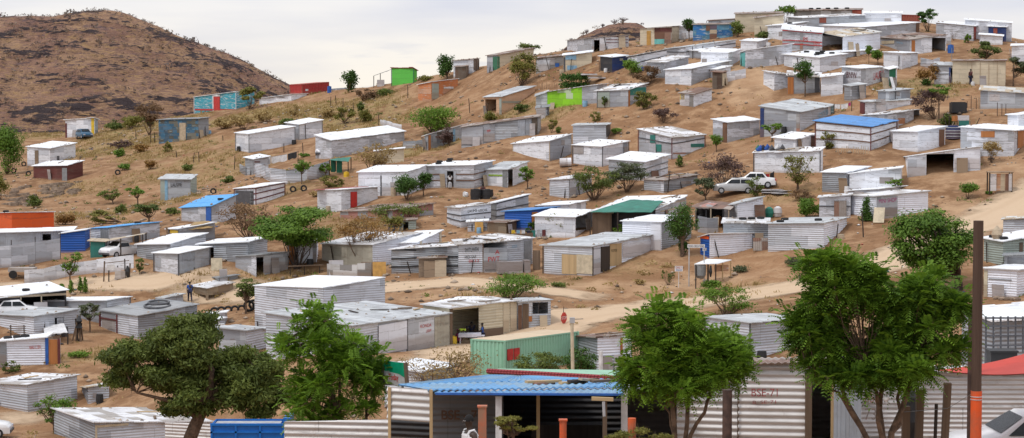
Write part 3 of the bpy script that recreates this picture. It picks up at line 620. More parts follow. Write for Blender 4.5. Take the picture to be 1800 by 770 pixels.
        for _ in range(st):
            STONES.append((rp(jr.random(), jr.choice([jr.uniform(0.0, .08), jr.uniform(0.9, 1.0), jr.random()])), jr.uniform(0.07, 0.17)))
        if pl:
            for _ in range(pl):
                a = jr.uniform(.1, .9); b = jr.uniform(.1, .8); L = jr.uniform(0.8, 2.2); an = jr.uniform(-.4, .4) + (0 if jr.random() < .6 else 1.5)
                A_ = rp(a, b, 0.05); dv = (dR * math.cos(an) + dL * math.sin(an)) * L; B_ = A_ + dv; B_.z = rz(B_) + rth + 0.05
                if abs((B_ - N).dot(dR)) > wR or (B_ - N).dot(dL) > wL or (B_ - N).dot(dL) < 0: continue
                PLANKS.append((A_, B_, label, jr.choice(['wood', 'lwood', 'dwood'])))
        for (a, b, n) in ty:
            TYRES.append((rp(a, b), n, label))
    info = dict(N=N, dR=dR, dL=dL, wR=wR, wL=wL, zN=zN, zR=zR, zL=zL, root=root, sides=sides, rz=rz if not noroof else None)
    def fp(side, t, z, o=0.0):
        A_, B_, *_r = sides[side]; nn = sides[side][6]
        return Vector((A_.x + (B_.x - A_.x) * t + nn.x * o, A_.y + (B_.y - A_.y) * t + nn.y * o, z))
    def slab(side, a, b, za, zb_, th, o, name, mat, uvs=1.0, lab=None, slope=True):
        mb = MB(); p0, p1 = fp(side, a, za, o), fp(side, b, za, o); nn = sides[side][6]; L = (p1 - p0).length
        d0 = 0.0
        if slope and v_top: d0 = 0
        c0, c1 = p0, p1; h = zb_ - za
        q = [c0, c1, c1 + Vector((0, 0, h)), c0 + Vector((0, 0, h))]; f = [x + nn * th for x in q]
        mb.face(f, [(0, 0), (L, 0), (L, h), (0, h)]); mb.face(q[::-1])
        for i in range(4): mb.face([q[i], q[(i + 1) % 4], f[(i + 1) % 4], f[i]])
        ob = mb.build(name, MAT[mat], root)
        if lab: ob['label'] = lab
        return ob
    v_top = True
    for dspec in door:
        x0, x1, dm = dspec[:3]; hv = dspec[3] if len(dspec) > 3 else 0.84
        sd, f0 = frac(x0 + .01); f1 = frac(x1 - .01)[1]; a, b = tcorr(sd, f0), tcorr(sd, f1); za, zb_ = zrange(sd, (a + b) / 2, 0.02, hv)
        slab(sd, a, b, za - 0.05, zb_, 0.04, 0.03, 'door', dm)
    for (x0, x1, v0, v1, dm) in pan:
        sd, f0 = frac(x0 + .01); f1 = frac(x1 - .01)[1]; a, b = tcorr(sd, f0), tcorr(sd, f1); za, zb_ = zrange(sd, (a + b) / 2, v0, v1)
        slab(sd, a, b, za, zb_, 0.02, 0.026, 'wall_panel', dm)
    if rnd_pan and not D and k in ('w', 'wB', 'g', 'lg', 'G', 'W', 'mix'):
        jr = random.Random(int(xN * 13 + yB))
        for q in range(jr.choice([0, 1, 1, 2])):
            sd = jr.choice(['R', 'R', 'L']) if not one else 'R'; a = jr.uniform(0.02, 0.6); b = min(0.98, a + jr.uniform(.15, .38))
            v0 = jr.choice([0.0, 0.3, 0.62]); v1 = v0 + jr.uniform(.22, .34)
            if any(not (b < c[0] or a > c[1]) for c in cuts[sd]) or door: continue
            za, zb_ = zrange(sd, (a + b) / 2, v0, min(v1, .9)); slab(sd, a, b, za, zb_, 0.015, 0.024, 'wall_panel', jr.choice([k, k, 'G', 'w', 'lg']))
    if bat:
        col, vs_ = bat
        for sd in ('R', 'L'):
            if one and sd == 'L': continue
            for v in vs_:
                mb = MB()
                for i in range(8):
                    a, b = i / 8, (i + 1) / 8
                    if any(c[0] < (a + b) / 2 < c[1] and c[2] < v < c[3] for c in cuts[sd]): continue
                    mb.beam(fp(sd, a, zrange(sd, a, v, v)[0], 0.04), fp(sd, b, zrange(sd, b, v, v)[0], 0.04), 0.05, 0.1)
                if mb.f: mb.build('batten', MAT[col], root)
    if posts:
        col = posts if isinstance(posts, str) else posts[0]
        for P, zt in ((N, zN), (Rt, zR), (Lt, zL)):
            if one and P is Lt: continue
            mb = MB(); o = -(dR if P is not Rt else -dR) * 0.05 - (dL if P is not Lt else -dL) * 0.05; A_ = P + o
            mb.beam((A_.x, A_.y, H(P.x, P.y) - 0.3 if not D else N.z - 1), (A_.x, A_.y, zt - 0.02), 0.09); mb.build('corner_post', MAT[col], root)
    for (x0, x1, v0, v1, string, tm) in txt:
        sd, f0 = frac(x0 + .01); f1 = frac(x1 - .01)[1]; a, b = tcorr(sd, f0), tcorr(sd, f1)
        za, zb_ = zrange(sd, a, v0, v1); zc, _ = zrange(sd, b, v0, v1)
        lettering(string, fp(sd, a, za, 0.062), fp(sd, b, zc, 0.062), zb_ - za, tm, root)
    if key: INFO[key] = info
    if not D: CLUT.append((info, label))
    return info
CLUT = []; INFO = {}; TYRES = []; PLANKS = []
def lettering(string, A, B, h, mat, parent, sag=0.0, name='lettering', bold=0.0):
    """paint text between A and B (baseline), letter height h"""
    cu = bpy.data.curves.new(name, 'FONT'); cu.body = string; cu.size = 1.0; cu.offset = bold; cu.extrude = 0.0
    to = bpy.data.objects.new('tmp_text', cu); COL.objects.link(to)
    bpy.context.view_layer.update(); dg = bpy.context.evaluated_depsgraph_get()
    me = bpy.data.meshes.new_from_object(to.evaluated_get(dg)); bpy.data.objects.remove(to)
    co = np.zeros(len(me.vertices) * 3); me.vertices.foreach_get('co', co); co = co.reshape(-1, 3)
    if not len(co): return None
    x0, x1 = co[:, 0].min(), co[:, 0].max(); y0, y1 = co[:, 1].min(), co[:, 1].max()
    A = Vector(A); B = Vector(B); d = B - A
    u = (co[:, 0] - x0) / (x1 - x0); v = (co[:, 1] - y0) / (y1 - y0)
    W = np.stack([A.x + d.x * u, A.y + d.y * u, A.z + d.z * u + h * v], 1)
    me.vertices.foreach_set('co', W.astype('f').ravel()); me.materials.clear(); me.materials.append(MAT[mat]); me.update()
    o = bpy.data.objects.new(name, me); COL.objects.link(o); o.parent = parent
    if parent: o.location = -parent.location
    return o
# low sheet fences between picture points
def fence(label, pl, h, k='lg', name='sheet_fence', cat='fence', th=0.03, rib=None, D=None, posts=None):
    P = [G(a, b) for a, b in pl]; root = empty(name, P[0], 0, label, cat); m = MB(); L = 0
    for A_, B_ in zip(P[:-1], P[1:]):
        d = B_ - A_; d.z = 0; l = d.length; d.normalize(); nn = Vector((d.y, -d.x, 0))
        hh = h if not isinstance(h, tuple) else h[0]
        n = max(1, int(l / 2.4))
        for i in range(n):
            a, b = A_ + (B_ - A_) * (i / n), A_ + (B_ - A_) * ((i + 1) / n); za, zb_ = H(a.x, a.y), H(b.x, b.y); j = rnd.uniform(-.08, .08)
            wall_face(m, a + nn * rnd.uniform(-.02, .02), b, min(za, zb_) - 0.4, min(za, zb_) - .4, za + hh + j, zb_ + hh + j, nn, [], 0, RIBK.get(k, 0) if rib is None else rib, 0.022, L)
            L += l / n
    m.build('fence_sheet', MAT[k if k != 'lb' else 'lg'], root)
    if posts:
        for A_ in P:
            mb = MB(); mb.beam((A_.x, A_.y + .08, H(A_.x, A_.y) - .3), (A_.x, A_.y + .08, H(A_.x, A_.y) + h + posts), 0.07); mb.build('post', MAT['dwood'], root)
    return root
# shipping container with pressed ribs
def container(label, xL, xN, xR, yB, tL, tN, tR, k, roofk, D=None, door=(), win=(), pitch=0.32, castings=True, open_left=None):
    N = PD(xN, yB, D) if D else G(xN, yB); Dn = depth(N); p = F / Dn; kL, kR = (xL - 900) / F, (xR - 900) / F
    a, b = xN - xL, xR - xN
    phi = math.asin(max(0.1, min(0.9, a / p / 2.44))) if a > 0 else -0.05
    c, s = math.cos(phi), math.sin(phi); wR = (kR * Dn - N.x) / (c - kR * s); wL = 2.44
    dR, dL = Vector((c, s, 0)), Vector((-s, c, 0)); zN = z_at(N.y, tN); Rt = N + dR * wR; zR = z_at(Rt.y, tR); Lt = N + dL * wL; zL = z_at(Lt.y, tL)
    zR = max(zN - wR * .12, min(zN + wR * .12, zR)); zL = max(zN - .2, min(zN + .2, zL))
    root = empty('shipping_container', (N.x, N.y, N.z), 0, label, 'container')
    h = zN - N.z; m = MB()
    def side(A, B, z0, z1, nn):
        L = (B - A).length; n = max(1, round(L / pitch)); w_ = L / n; pr = [(0, 0), (.2, 0), (.35, -.045), (.65, -.045), (.8, 0)]
        pts_ = [((i + q) * w_ / L, o) for i in range(n) for q, o in pr] + [(1.0, 0.0)]
        for (t0, o0), (t1, o1) in zip(pts_[:-1], pts_[1:]):
            P0 = A + (B - A) * t0 + nn * o0; P1 = A + (B - A) * t1 + nn * o1; za, zb_ = z0 + (z1 - z0) * t0, z0 + (z1 - z0) * t1
            m.face([(P0.x, P0.y, za - h - .6), (P1.x, P1.y, zb_ - h - .6), (P1.x, P1.y, zb_), (P0.x, P0.y, za)], [(t0 * L, 0), (t1 * L, 0), (t1 * L, h), (t0 * L, h)])
    Fz = zR + zL - zN; Ft = Rt + dL * wL
    side(N, Rt, zN, zR, -dL); side(Lt, N, zL, zN, -dR); side(Ft, Lt, Fz, zL, dL); side(Rt, Ft, zR, Fz, dR)
    m.build('wall', MAT[k], root)
    m = MB()
    def q(P, z, e1, e2, dz=0.0): P = P + dR * e1 + dL * e2; return Vector((P.x, P.y, z + dz))
    tp = [q(N, zN, -.03, -.03, .05), q(Rt, zR, .03, -.03, .05), q(Ft, Fz, .03, .03, .05), q(Lt, zL, -.03, .03, .05)]; bt = [v - Vector((0, 0, .09)) for v in tp]
    m.face(tp, [(0, 0), (wR, 0), (wR, wL), (0, wL)]); m.face(bt[::-1])
    for i in range(4): m.face([bt[i], bt[(i + 1) % 4], tp[(i + 1) % 4], tp[i]], None, 1)
    m.build('roof', [MAT[roofk], MAT[k]], root)
    for P, z in ((N, zN), (Rt, zR), (Lt, zL)):
        m = MB(); m.beam((P.x, P.y, z - h - .5), (P.x, P.y, z + .03), 0.13); m.build('corner_post', MAT[k], root)
    for (f0, f1, v0, v1, mk, nm) in win:
        m = MB(); A = N + dR * wR * f0 - dL * .03; B = N + dR * wR * f1 - dL * .03; za = zN - h + h * v0; zb_ = zN - h + h * v1; dz = (zR - zN) * f0
        nn = -dL; m.box(((A + B) / 2 + Vector((0, 0, 0))).to_tuple()[:2] + ((za + zb_) / 2 + dz,), ((B - A).length, .05, zb_ - za), phi); m.build(nm, MAT[mk], root)
    return dict(N=N, dR=dR, dL=dL, wR=wR, zN=zN, h=h, root=root)
# ------------------------------------------------------------------ the shacks, far left to right
# --- left ridge and slope
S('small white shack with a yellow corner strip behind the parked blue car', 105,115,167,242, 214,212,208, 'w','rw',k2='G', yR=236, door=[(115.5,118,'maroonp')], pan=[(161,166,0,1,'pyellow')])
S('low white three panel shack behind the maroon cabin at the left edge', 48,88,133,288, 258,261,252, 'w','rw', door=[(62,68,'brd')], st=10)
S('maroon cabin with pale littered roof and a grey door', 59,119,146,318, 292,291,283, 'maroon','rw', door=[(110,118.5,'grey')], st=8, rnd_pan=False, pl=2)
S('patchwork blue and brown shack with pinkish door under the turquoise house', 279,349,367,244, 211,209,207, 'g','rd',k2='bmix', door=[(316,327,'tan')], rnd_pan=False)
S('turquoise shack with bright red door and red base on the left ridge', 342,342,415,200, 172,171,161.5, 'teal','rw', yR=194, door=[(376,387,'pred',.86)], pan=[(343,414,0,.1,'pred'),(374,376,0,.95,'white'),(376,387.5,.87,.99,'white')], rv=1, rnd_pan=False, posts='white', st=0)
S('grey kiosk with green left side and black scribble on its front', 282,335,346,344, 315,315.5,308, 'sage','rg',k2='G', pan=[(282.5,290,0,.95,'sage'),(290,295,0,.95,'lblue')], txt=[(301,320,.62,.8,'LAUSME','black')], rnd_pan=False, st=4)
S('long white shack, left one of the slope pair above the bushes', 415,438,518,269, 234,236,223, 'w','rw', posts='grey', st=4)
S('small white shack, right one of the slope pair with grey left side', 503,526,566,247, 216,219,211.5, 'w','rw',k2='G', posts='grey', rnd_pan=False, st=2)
S('low white shed left of the red container on the ridge', 456,456,512,184.5, 173.5,173.5,166, 'w','rw', yR=178, rv=1, st=0, mn=0)
S('small orange shack with grey green door under the green cabin', 735,758,805,179, 149,144.5,139, 'orange','rw', door=[(759,771,'sage',.9)], pan=[(780,797,.25,.4,'white')], rnd_pan=False)
S('white shack with rusty striped end on the skyline right of the round tree', 797,832,842.5,127, 107,104,103, 'w','rr',k2='w', pan=[(832.5,842,0,1,'rust')], rnd_pan=False)
S('small rusty metal hut in front of the white skyline shack', 800,819,824,137.5, 118,116.5,115, 'rust','rr', short=2, st=2, mn=0)
S('long white shack with black roof edge beside the half hidden white car', 583,583,711,279, 248,247,231, 'w','rw', yR=247, rv=9, bat=('dgrey',[.985]), st=2, rth=.06)
S('open fronted grey shack with orange wooden post beside the bare purple bush', 747,752,821,264, 239,237,218, 'G','rw',k2='G', short=2, op=[(768,796,.15,.8)], yR=240, pan=[(753,757,0,.95,'owood'),(796,800,0,.9,'lblue')], st=6, rnd_pan=False)
S('long ribbed grey shack with striped panels in the middle of the slope', 811,811,946,261, 224,224,205.6, 'g','rr', yR=237, rv=4, pan=[(811.5,849,.1,.95,'lg'),(850,870,.05,.95,'G'),(910,923,0,.96,'v'),(924,933,0,.97,'v'),(935,945,0,.98,'rust')], txt=[(856,862,.55,.68,'mm','pred')], rnd_pan=False, st=8)
S('small corrugated kiosk at the left end of the curved yard fence', 431,446,472,306, 277,280,275, 'lg','rw',k2='g', short=1.6, pan=[(447,457,.75,.82,'maroonp')], rnd_pan=False)
S('low cream sheet wall behind the bare thorn tree', 659,659,710,290, 266,266,261, 'cream','rw', rv=1, dd=.4, st=0, rnd_pan=False, mn=0)
S('white shack framed in dark red with a grey door below the clothesline', 413,450,500,355, 332,330,321, 'w','rw', door=[(440,446,'grey'),(446,452,'dgrey')], bat=('maroonp',[.3,.66,.97]), posts='maroonp', rnd_pan=False, st=1)
S('white shack with sky blue roof edge and blue corner door', 319,372,415,388, 365,362,343, 'w','rB', door=[(363,372,'pblue',.95)], rnd_pan=False, ty=[(.5,.1,1)], st=10)
S('white shack with red door and dark red roof sheet in the middle left', 558,600,664,373, 335,334,329, 'w','rw', door=[(616,627,'pred',.85)], rnd_pan=False, st=2, key='reddoor')
S('wide white shack with low pitched roof left of the twin round trees', 630,716,750,344, 303,302,291, 'w','rw', short=4, door=[(672,690,'w',.8)], pan=[(669,671,0,.86,'dgrey')], rnd_pan=False, st=4)
S('white shack with a woman standing in its dark doorway', 750,833,866,332, 292,290.6,283, 'w','rw', op=[(786,797,0,.78)], bat=('pbrown',[.35,.62]), ty=[(.25,.85,2),(.8,.85,2)], st=12, rnd_pan=False, key='doorwoman', short=4)
S('white shack with open grey door leaf beside the seated person', 850,893,927,330, 299,298.5,285, 'w','rg', k2='w', door=[(884,892,'grey',.97)], op=[(893,901,0,.95)], pan=[(859,883,.62,.72,'lime')], rnd_pan=False, st=6, short=3.4)
S('white shack with black scribbled letters and dark horizontal strips', 786,810,863,401, 364.6,366,359, 'w','rm', bat=('dgrey',[.33,.62]), txt=[(822,838,.72,.86,'LAUMS','black'),(841,856,.70,.82,'LOCHE','black')], rnd_pan=False, st=16, pl=4, short=3.0)
S('tall white shack with dark strips and upright grey door panel beside the blue shack', 862,873,929,389, 357,356.5,342.5, 'w','rw', bat=('dgrey',[.3,.62,.97]), pan=[(862.5,872.5,0,.97,'grey')], rnd_pan=False, short=1.6, st=1)
S('bright blue shack with orange wooden door and blue roof', 887,934,979,404, 372,370,364.6, 'blue','rb', door=[(934.5,944,'owood',.9)], rnd_pan=False, st=0, short=3.6)
S('shack with open gable and white roof just behind the bright blue shack', 946,1001,1030,374, 362,360,353.5, 'w','rw', op=[(980,1000,.2,.85)], rnd_pan=False, st=3)
S('long low pink and grey shack under the bushes left of the lettered white shack', 598,690,762,392, 372,370,358, 'pink','rr', rnd_pan=False, st=40, pl=6, short=4, mn=0)
S('tiny grey hut with dark open doorway below the pink wall', 694,694,731,406, 389,388.5,387, 'sage','rr', op=[(709,718,0,.85)], rv=3, dd=2, rnd_pan=False, mn=0)
# --- left bottom block
S('hot orange shack with wavy white roof at the left edge', -12,21,95,405, 375,374,373, 'hot','rw', rnd_pan=False, st=0, ty=[(.0,.3,1)], short=3.5)
S('very long grey upright sheet shed with white roof at the left edge', -40,-40,127,442, 411,411,405.5, 'v','rw', yR=435, rv=6, op=[(75,90,.42,.85)], rnd_pan=False, st=0, dd=4)
S('bright blue sheet room at the right end of the long grey shed', 107,107,150,440, 411,411,405, 'blue','rw', rv=3, dd=3, rnd_pan=False, st=0)
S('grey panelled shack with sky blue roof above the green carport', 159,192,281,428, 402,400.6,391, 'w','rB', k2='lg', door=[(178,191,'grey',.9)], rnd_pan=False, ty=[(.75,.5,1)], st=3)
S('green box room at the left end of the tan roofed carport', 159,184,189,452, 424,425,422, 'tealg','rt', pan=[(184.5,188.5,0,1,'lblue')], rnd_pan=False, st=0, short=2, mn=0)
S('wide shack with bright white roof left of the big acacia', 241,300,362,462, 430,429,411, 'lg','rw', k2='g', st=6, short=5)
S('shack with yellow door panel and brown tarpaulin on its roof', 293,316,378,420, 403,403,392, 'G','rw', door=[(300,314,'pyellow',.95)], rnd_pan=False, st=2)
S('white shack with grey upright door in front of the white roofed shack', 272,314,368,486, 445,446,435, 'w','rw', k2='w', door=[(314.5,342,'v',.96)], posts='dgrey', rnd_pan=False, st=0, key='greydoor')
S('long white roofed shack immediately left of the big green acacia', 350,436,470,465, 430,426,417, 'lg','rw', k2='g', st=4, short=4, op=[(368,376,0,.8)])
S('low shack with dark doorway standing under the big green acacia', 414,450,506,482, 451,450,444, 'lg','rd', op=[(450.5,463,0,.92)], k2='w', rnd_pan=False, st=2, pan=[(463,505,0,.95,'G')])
S('half hidden white ribbed sheet wall just right of the big acacia trunk', 507,507,557,466, 428,428,424, 'W','rw', rv=3, rnd_pan=False, dd=3, pan=[(508,519,0,.9,'owood'),(550,556,0,1,'g')])
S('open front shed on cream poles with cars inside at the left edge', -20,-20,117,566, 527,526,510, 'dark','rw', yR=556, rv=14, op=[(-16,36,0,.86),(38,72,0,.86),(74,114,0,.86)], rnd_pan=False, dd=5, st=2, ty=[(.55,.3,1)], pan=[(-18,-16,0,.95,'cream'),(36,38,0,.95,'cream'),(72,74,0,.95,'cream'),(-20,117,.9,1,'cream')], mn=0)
S('long flat roofed patched shack in front of the open car shed', -12,60,137,598, 553,557,545, 'lg','rg', op=[(97,112,0,.8)], k2='lg', pan=[(100,111,0,.78,'v')], st=8, rnd_pan=True, short=4.5)
S('shack with wide white roof behind the small umbrella shaped tree', 84,187,228,572, 530,529,522.6, 'lg','rw', k2='G', short=4.5, st=4, posts='grey')
S('grey roofed shack with maroon framed gate and big tyre rings on the roof', 177,243,347,591, 546,556,536, 'g','rd', k2='lg', pan=[(180,204,.02,.92,'G')], rnd_pan=False, st=8, short=4.4, key='maroonframe')
S('white ribbed shack with blue strip and orange door at the lower left', 0,0,80,646, 602,601,594, 'W','rw', yR=642, rv=7, rnd_pan=False, dd=3.2, pan=[(0,12,0,.97,'g')], txt=[(52,72,.62,.75,'MARU C SEN','pred')], ty=[(.12,.4,1),(.33,.4,1),(.5,.45,1)], key='odoor')
S('low white roofed shack with stones on its roof at the lower left edge', -30,49,136,726, 674,677,660, 'lg','rm', k2='lg', st=30, pl=3, short=4, key='lowleft')
S('tiny corrugated booth with pale blue box on its roof', 144,155,192,711, 681,682,676, 'lg','rt', k2='g', short=1.4, st=1, mn=0)
S('long silver ribbed shack cut by the bottom edge behind the big acacia trunk', 95.5,167,372,800, 719,743,742, 'lg','rm', k2='g', D=128, short=5, rnd_pan=False, pan=[(167.5,171,0,.93,'beige'),(171,226,.87,.95,'beige')], st=14, pl=3)
S('brown board kiosk on short legs beside the walking person', 339,364,410,531, 503,507,497.5, 'brd','rm', k2='brd', short=2, st=8, op=[(340,362,0,.2),(366,409,0,.2)], rnd_pan=False, mn=0)
S('low grey sheet box left of the brown kiosk', 372,385,418,501, 488,489,484, 'G','rd', short=1.5, st=0, op=[(386,400,.4,.9)], rnd_pan=False, mn=0)
S('half hidden shack with grey roof behind the olive tree crown', 385,433,468,612, 577,582,577.5, 'lg','rg', k2='G', st=3, short=3.6)
S('small hut with orange edge strip behind the left tree', 362,362,396,574, 553,553,550, 'w','rw', rv=3, dd=2, pan=[(362,367,.7,.95,'owood')], rnd_pan=False, mn=0)
S('large new silver ribbed shed with bright white roof in the centre left', 448,569,677,588, 503,507,489, 'lg','rw', k2='lg', short=5.3, rnd_pan=False, st=0, key='bigshed', eave=.06)
# --- centre bottom row
S('long silver shack with white sheet door and beige upright end panels', 618,618,790,628, 573,573,551.5, 'lg','rg', yR=607, rv=22, rnd_pan=False, dd=6.5, st=30, pl=6, pan=[(665,715,.02,.93,'W'),(763,789,0,.96,'vb'),(716,762,.02,.95,'lg'),(714.5,716.5,0,1,'dgrey')], txt=[(738,757,.68,.78,'KONDA','pred'),(748,757,.5,.6,'JSP','pred')])
S('small shack with stones on its bright white roof behind the long silver shack', 748,790,848,575, 536,536,523.5, 'W','rw', st=24, rnd_pan=False, short=4)
S('cream sheet market stall where a table stands in the open bay', 790,790,908,607, 543,542,529, 'creamr','rm', yR=582, rv=6, op=[(795,842,0,.93)], pan=[(884,894,.05,.97,'cream'),(896.5,907.5,.05,.97,'cream'),(848,884,0,.28,'dark'),(790.5,795,0,1,'wood')], rnd_pan=False, st=10, pl=2, key='stall', dd=2.6)
S('small kiosk with dark wooden door and open serving hatch by the road', 910,910,968,582, 532,531.7,528, 'lg','rg', yR=573, rv=4, door=[(918,929,'wood',.94)], op=[(936,963,.5,.95)], pan=[(929,935,.25,.45,'owood'),(910.5,917,0,.9,'pbrown')], rnd_pan=False, dd=2.6)
S('grey patched shack right behind the green container', 1015,1050,1110,662, 592,594,588, 'W','rr', k2='g', st=10, pl=5, short=3.4, rnd_pan=False, pan=[(1090,1094,0,.95,'owood')])
S('big silver ribbed shed with blue edged roof behind the right foreground trees', 1240,1318,1425,634, 558,568,562, 'lg','rg', k2='lg', rnd_pan=False, posts='dgrey', short=4.6, st=2, key='bluedge')
S('low white sheet roof shelter behind the green signboard', 676,740,800,708, 646,655,642, 'lg','rw', st=0, rnd_pan=False, short=4.5)
# --- centre
S('shack with beige window front and long white side behind the bare yellow tree', 566,655,737,474, 429,430.5,410, 'W','rm', k2='vb', short=5, pan=[(587,600,.38,.85,'sage'),(602,612,.38,.85,'vb')], st=4, rnd_pan=False, ty=[(.3,.35,1)])
S('white shack with cream frames on the corner behind the lettered grey row', 690,735,776,462, 428,426,406.5, 'W','rw', k2='W', pan=[(738,741,0,1,'cream'),(742,775,.02,.12,'cream'),(742,775,.55,.62,'cream'),(772,775,0,1,'cream')], rnd_pan=False, st=3)
S('left silver section of the lettered grey row with a black frame', 688,688,806,482, 440,439,432, 'g','rm', yR=481, rv=8, bat=('black',[.28,.62]), st=30, pl=6, rnd_pan=False, dd=4, pan=[(690,732,.94,.99,'black')])
S('plastered brown brick booth standing against the lettered grey row', 736,736,783,489, 456,455,453, 'brick_w' if 'brick_w' in MAT else 'brd','rr', rv=2, dd=1.4, D=None, st=6, pl=2, rnd_pan=False, mn=0)
S('white middle section of the row with black hand painted capital letters', 806,806,893,482, 432,431,424, 'lg','rm', yR=476, rv=8, op=[(849,893,.78,1)], pan=[(850,892,.02,.82,'G'),(848,850,0,1,'rust'),(852,878,0,.1,'w')], txt=[(817,841,.74,.88,'SHITUWEN','black'),(817,837,.50,.60,'MOI-SAF','black'),(824,842,.36,.46,'0812','pred'),(858,878,.36,.52,'PWT','pred'),(870,878,.60,.74,'A','pred')], rnd_pan=False, st=30, pl=8, dd=4)
S('right ribbed section of the row next to the wire cage', 893,893,936,476, 424,424,418.5, 'lg','rm', yR=464, rv=7, pan=[(921,934,.02,.92,'grey')], txt=[(899,908,.74,.84,'XOS','lblue')], rnd_pan=False, st=16, pl=3, dd=4)
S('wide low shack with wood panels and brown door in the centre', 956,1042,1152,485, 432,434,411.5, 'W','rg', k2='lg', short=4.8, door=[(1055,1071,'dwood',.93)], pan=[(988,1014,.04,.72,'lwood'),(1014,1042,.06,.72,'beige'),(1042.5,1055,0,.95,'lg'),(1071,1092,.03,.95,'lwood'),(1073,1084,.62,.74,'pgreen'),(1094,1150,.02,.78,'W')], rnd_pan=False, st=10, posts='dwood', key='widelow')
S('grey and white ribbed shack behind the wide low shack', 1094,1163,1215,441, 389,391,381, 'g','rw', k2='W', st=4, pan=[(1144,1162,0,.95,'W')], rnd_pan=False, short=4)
S('long white roofed shop with green shade net at its front', 1047,1152,1206,400, 371,369,344, 'lg','rw', k2='dark', short=8, st=16, pl=3, rnd_pan=False, key='tarpshop', pan=[(1160,1204,.5,.58,'beige'),(1158,1204,.94,1,'beige')])  # near-black front face stands in for the shade under the net
S('brown plank room left of the green shade net', 1041,1041,1075,416, 374,374,375, 'wood','rt', rv=4, dd=3, rnd_pan=False, st=0, mn=0)
S('white cabin with open doorway and blue interior door beside the plank room', 940,1011,1041,406, 380,382,370, 'w','rw', k2='w', op=[(1012,1032,.1,.93)], pan=[(1032,1040,.1,.93,'grey')], rnd_pan=False, st=1)
S('three panel kiosk of boards right of the lettered white shack', 857,890,908,412, 391,391.5,388, 'wood','rr', k2='brd', short=1.5, rnd_pan=False, st=2, mn=0)
S('small white cabinet hut in front of the lettered white shack', 822,822,856,408, 391.5,391,389, 'w','rw', rv=3, dd=1.6, pan=[(829,830.5,.1,.8,'black'),(822.5,856,.42,.46,'black')], rnd_pan=False, mn=0)
S('awning shack with pink striped porch roof next to the round topped tree', 1266,1296,1341,392, 363,359,347, 'W','rg', k2='w', rnd_pan=False, st=6, short=4, key='awning')
S('small white toilet hut with blue side and orange top', 1231,1247,1322,455, 417,412.5,411, 'W','rw', k2='blue', short=1.6, pan=[(1231.3,1246.5,.86,1,'hot')], rnd_pan=False, st=2)
S('long silver shack with tyres along its roof, right main section', 1350,1448,1488,436, 394,393,383, 'W','rg', k2='lg', st=8, short=5, rnd_pan=False, ty=[(.35,.25,1),(.15,.85,1),(.55,.95,1)])
S('lower grey wing left of the long silver shack with tyres', 1271,1271,1350,440, 393,392.5,393, 'g','rm', rv=8, dd=4, st=14, pl=3, rnd_pan=False, ty=[(.42,.6,1),(.62,.7,1),(.82,.8,1)])
S('white shack with graffiti of a mini shop among the right trees', 1495,1539,1631,388, 344,346,336.5, 'W','rm', k2='W', yR=371, pan=[(1541,1577,.0,.97,'g')], txt=[(1544,1575,.70,.88,'MINI SHOP','magenta')], rnd_pan=False, st=8, pl=1, short=4)
S('low pale shed with clipped green hedge in front', 1440,1440,1495,372, 348,348,343.5, 'w','rm', rv=3, dd=3, pan=[(1440,1495,.5,.56,'dgrey')], rnd_pan=False, st=5)
S('low shack with curved pale roof behind the mini shop', 1490,1545,1596,345, 336,333,327, 'lg','rw', short=4, st=2)
S('white flat roofed box shack with dark side on the right slope', 1445,1487,1526,340, 303,304,293.5, 'w','rw', k2='g', st=0, rnd_pan=False)
S('pale grey shack touching the white box shack on the right slope', 1493,1493,1583,337, 306,306,296, 'w','rw', yR=330, rv=3, st=10, rnd_pan=True, dd=3)
# --- middle upper
S('white shack with bright uneven roof right of the long grey panelled shack', 902,966,1004,284, 253,248,236.5, 'G','rw', k2='w', st=26, rnd_pan=True, posts='tan')
S('grey sheet shack with dark upright end behind two white shacks', 1007,1065,1073,250, 221,220,217, 'lg','rg', k2='lg', pan=[(1065.5,1072.5,0,1,'dgrey')], rnd_pan=False, st=4)
S('boxy white shack with grey corner panels in the middle of the hill', 1008,1059,1104,293, 255,258,249, 'w','rw', k2='w', pan=[(1008.5,1026,.55,.97,'G'),(1095,1103,0,.97,'G')], rnd_pan=False, st=14, posts='dgrey')
S('white shack with steep bright roof half behind the green acacias', 1070,1135,1174,308, 280,285,272.6, 'w','rw', k2='w', bat=('grey',[.35,.65]), st=3, rnd_pan=False)
S('white shack with teal patches and red base in the middle of the hill', 1123,1181,1238,281, 228,242,237, 'w','rm', k2='w', pan=[(1143,1152,.62,.93,'tealg'),(1153,1163,.3,.6,'tealg'),(1214,1237,.18,.42,'tealg'),(1183,1237,0,.08,'pink')], bat=('dgrey',[.72]), rnd_pan=False, st=22, posts='maroonp', key='tealpatch')
S('small grey shed left of the dark leaved acacia', 966,1000,1040,349, 316,315,308, 'lg','rm', k2='lg', st=6, pan=[(1001,1012,0,.95,'w')], rnd_pan=False)
S('low ribbed grey shack with planks on the roof left of the parked cars', 1132,1167,1226,340, 316,318,308, 'g','rr', k2='lg', st=14, pl=8, short=4, mn=0)
S('tiny patched hut with rust roof and white front post on the slope', 1195,1219,1251,190, 164,166,157, 'w','rr', k2='mix', pan=[(1212,1222,0,.95,'w'),(1196,1204,.5,.95,'pyellow')], rnd_pan=False, st=6, short=2.4, mn=0)
S('bright white shack with brown corner door in the middle right', 1253,1279,1335,251, 210,215.5,211, 'w','rw', k2='w', door=[(1271,1278.5,'pbrown',.97)], rnd_pan=False, st=0)
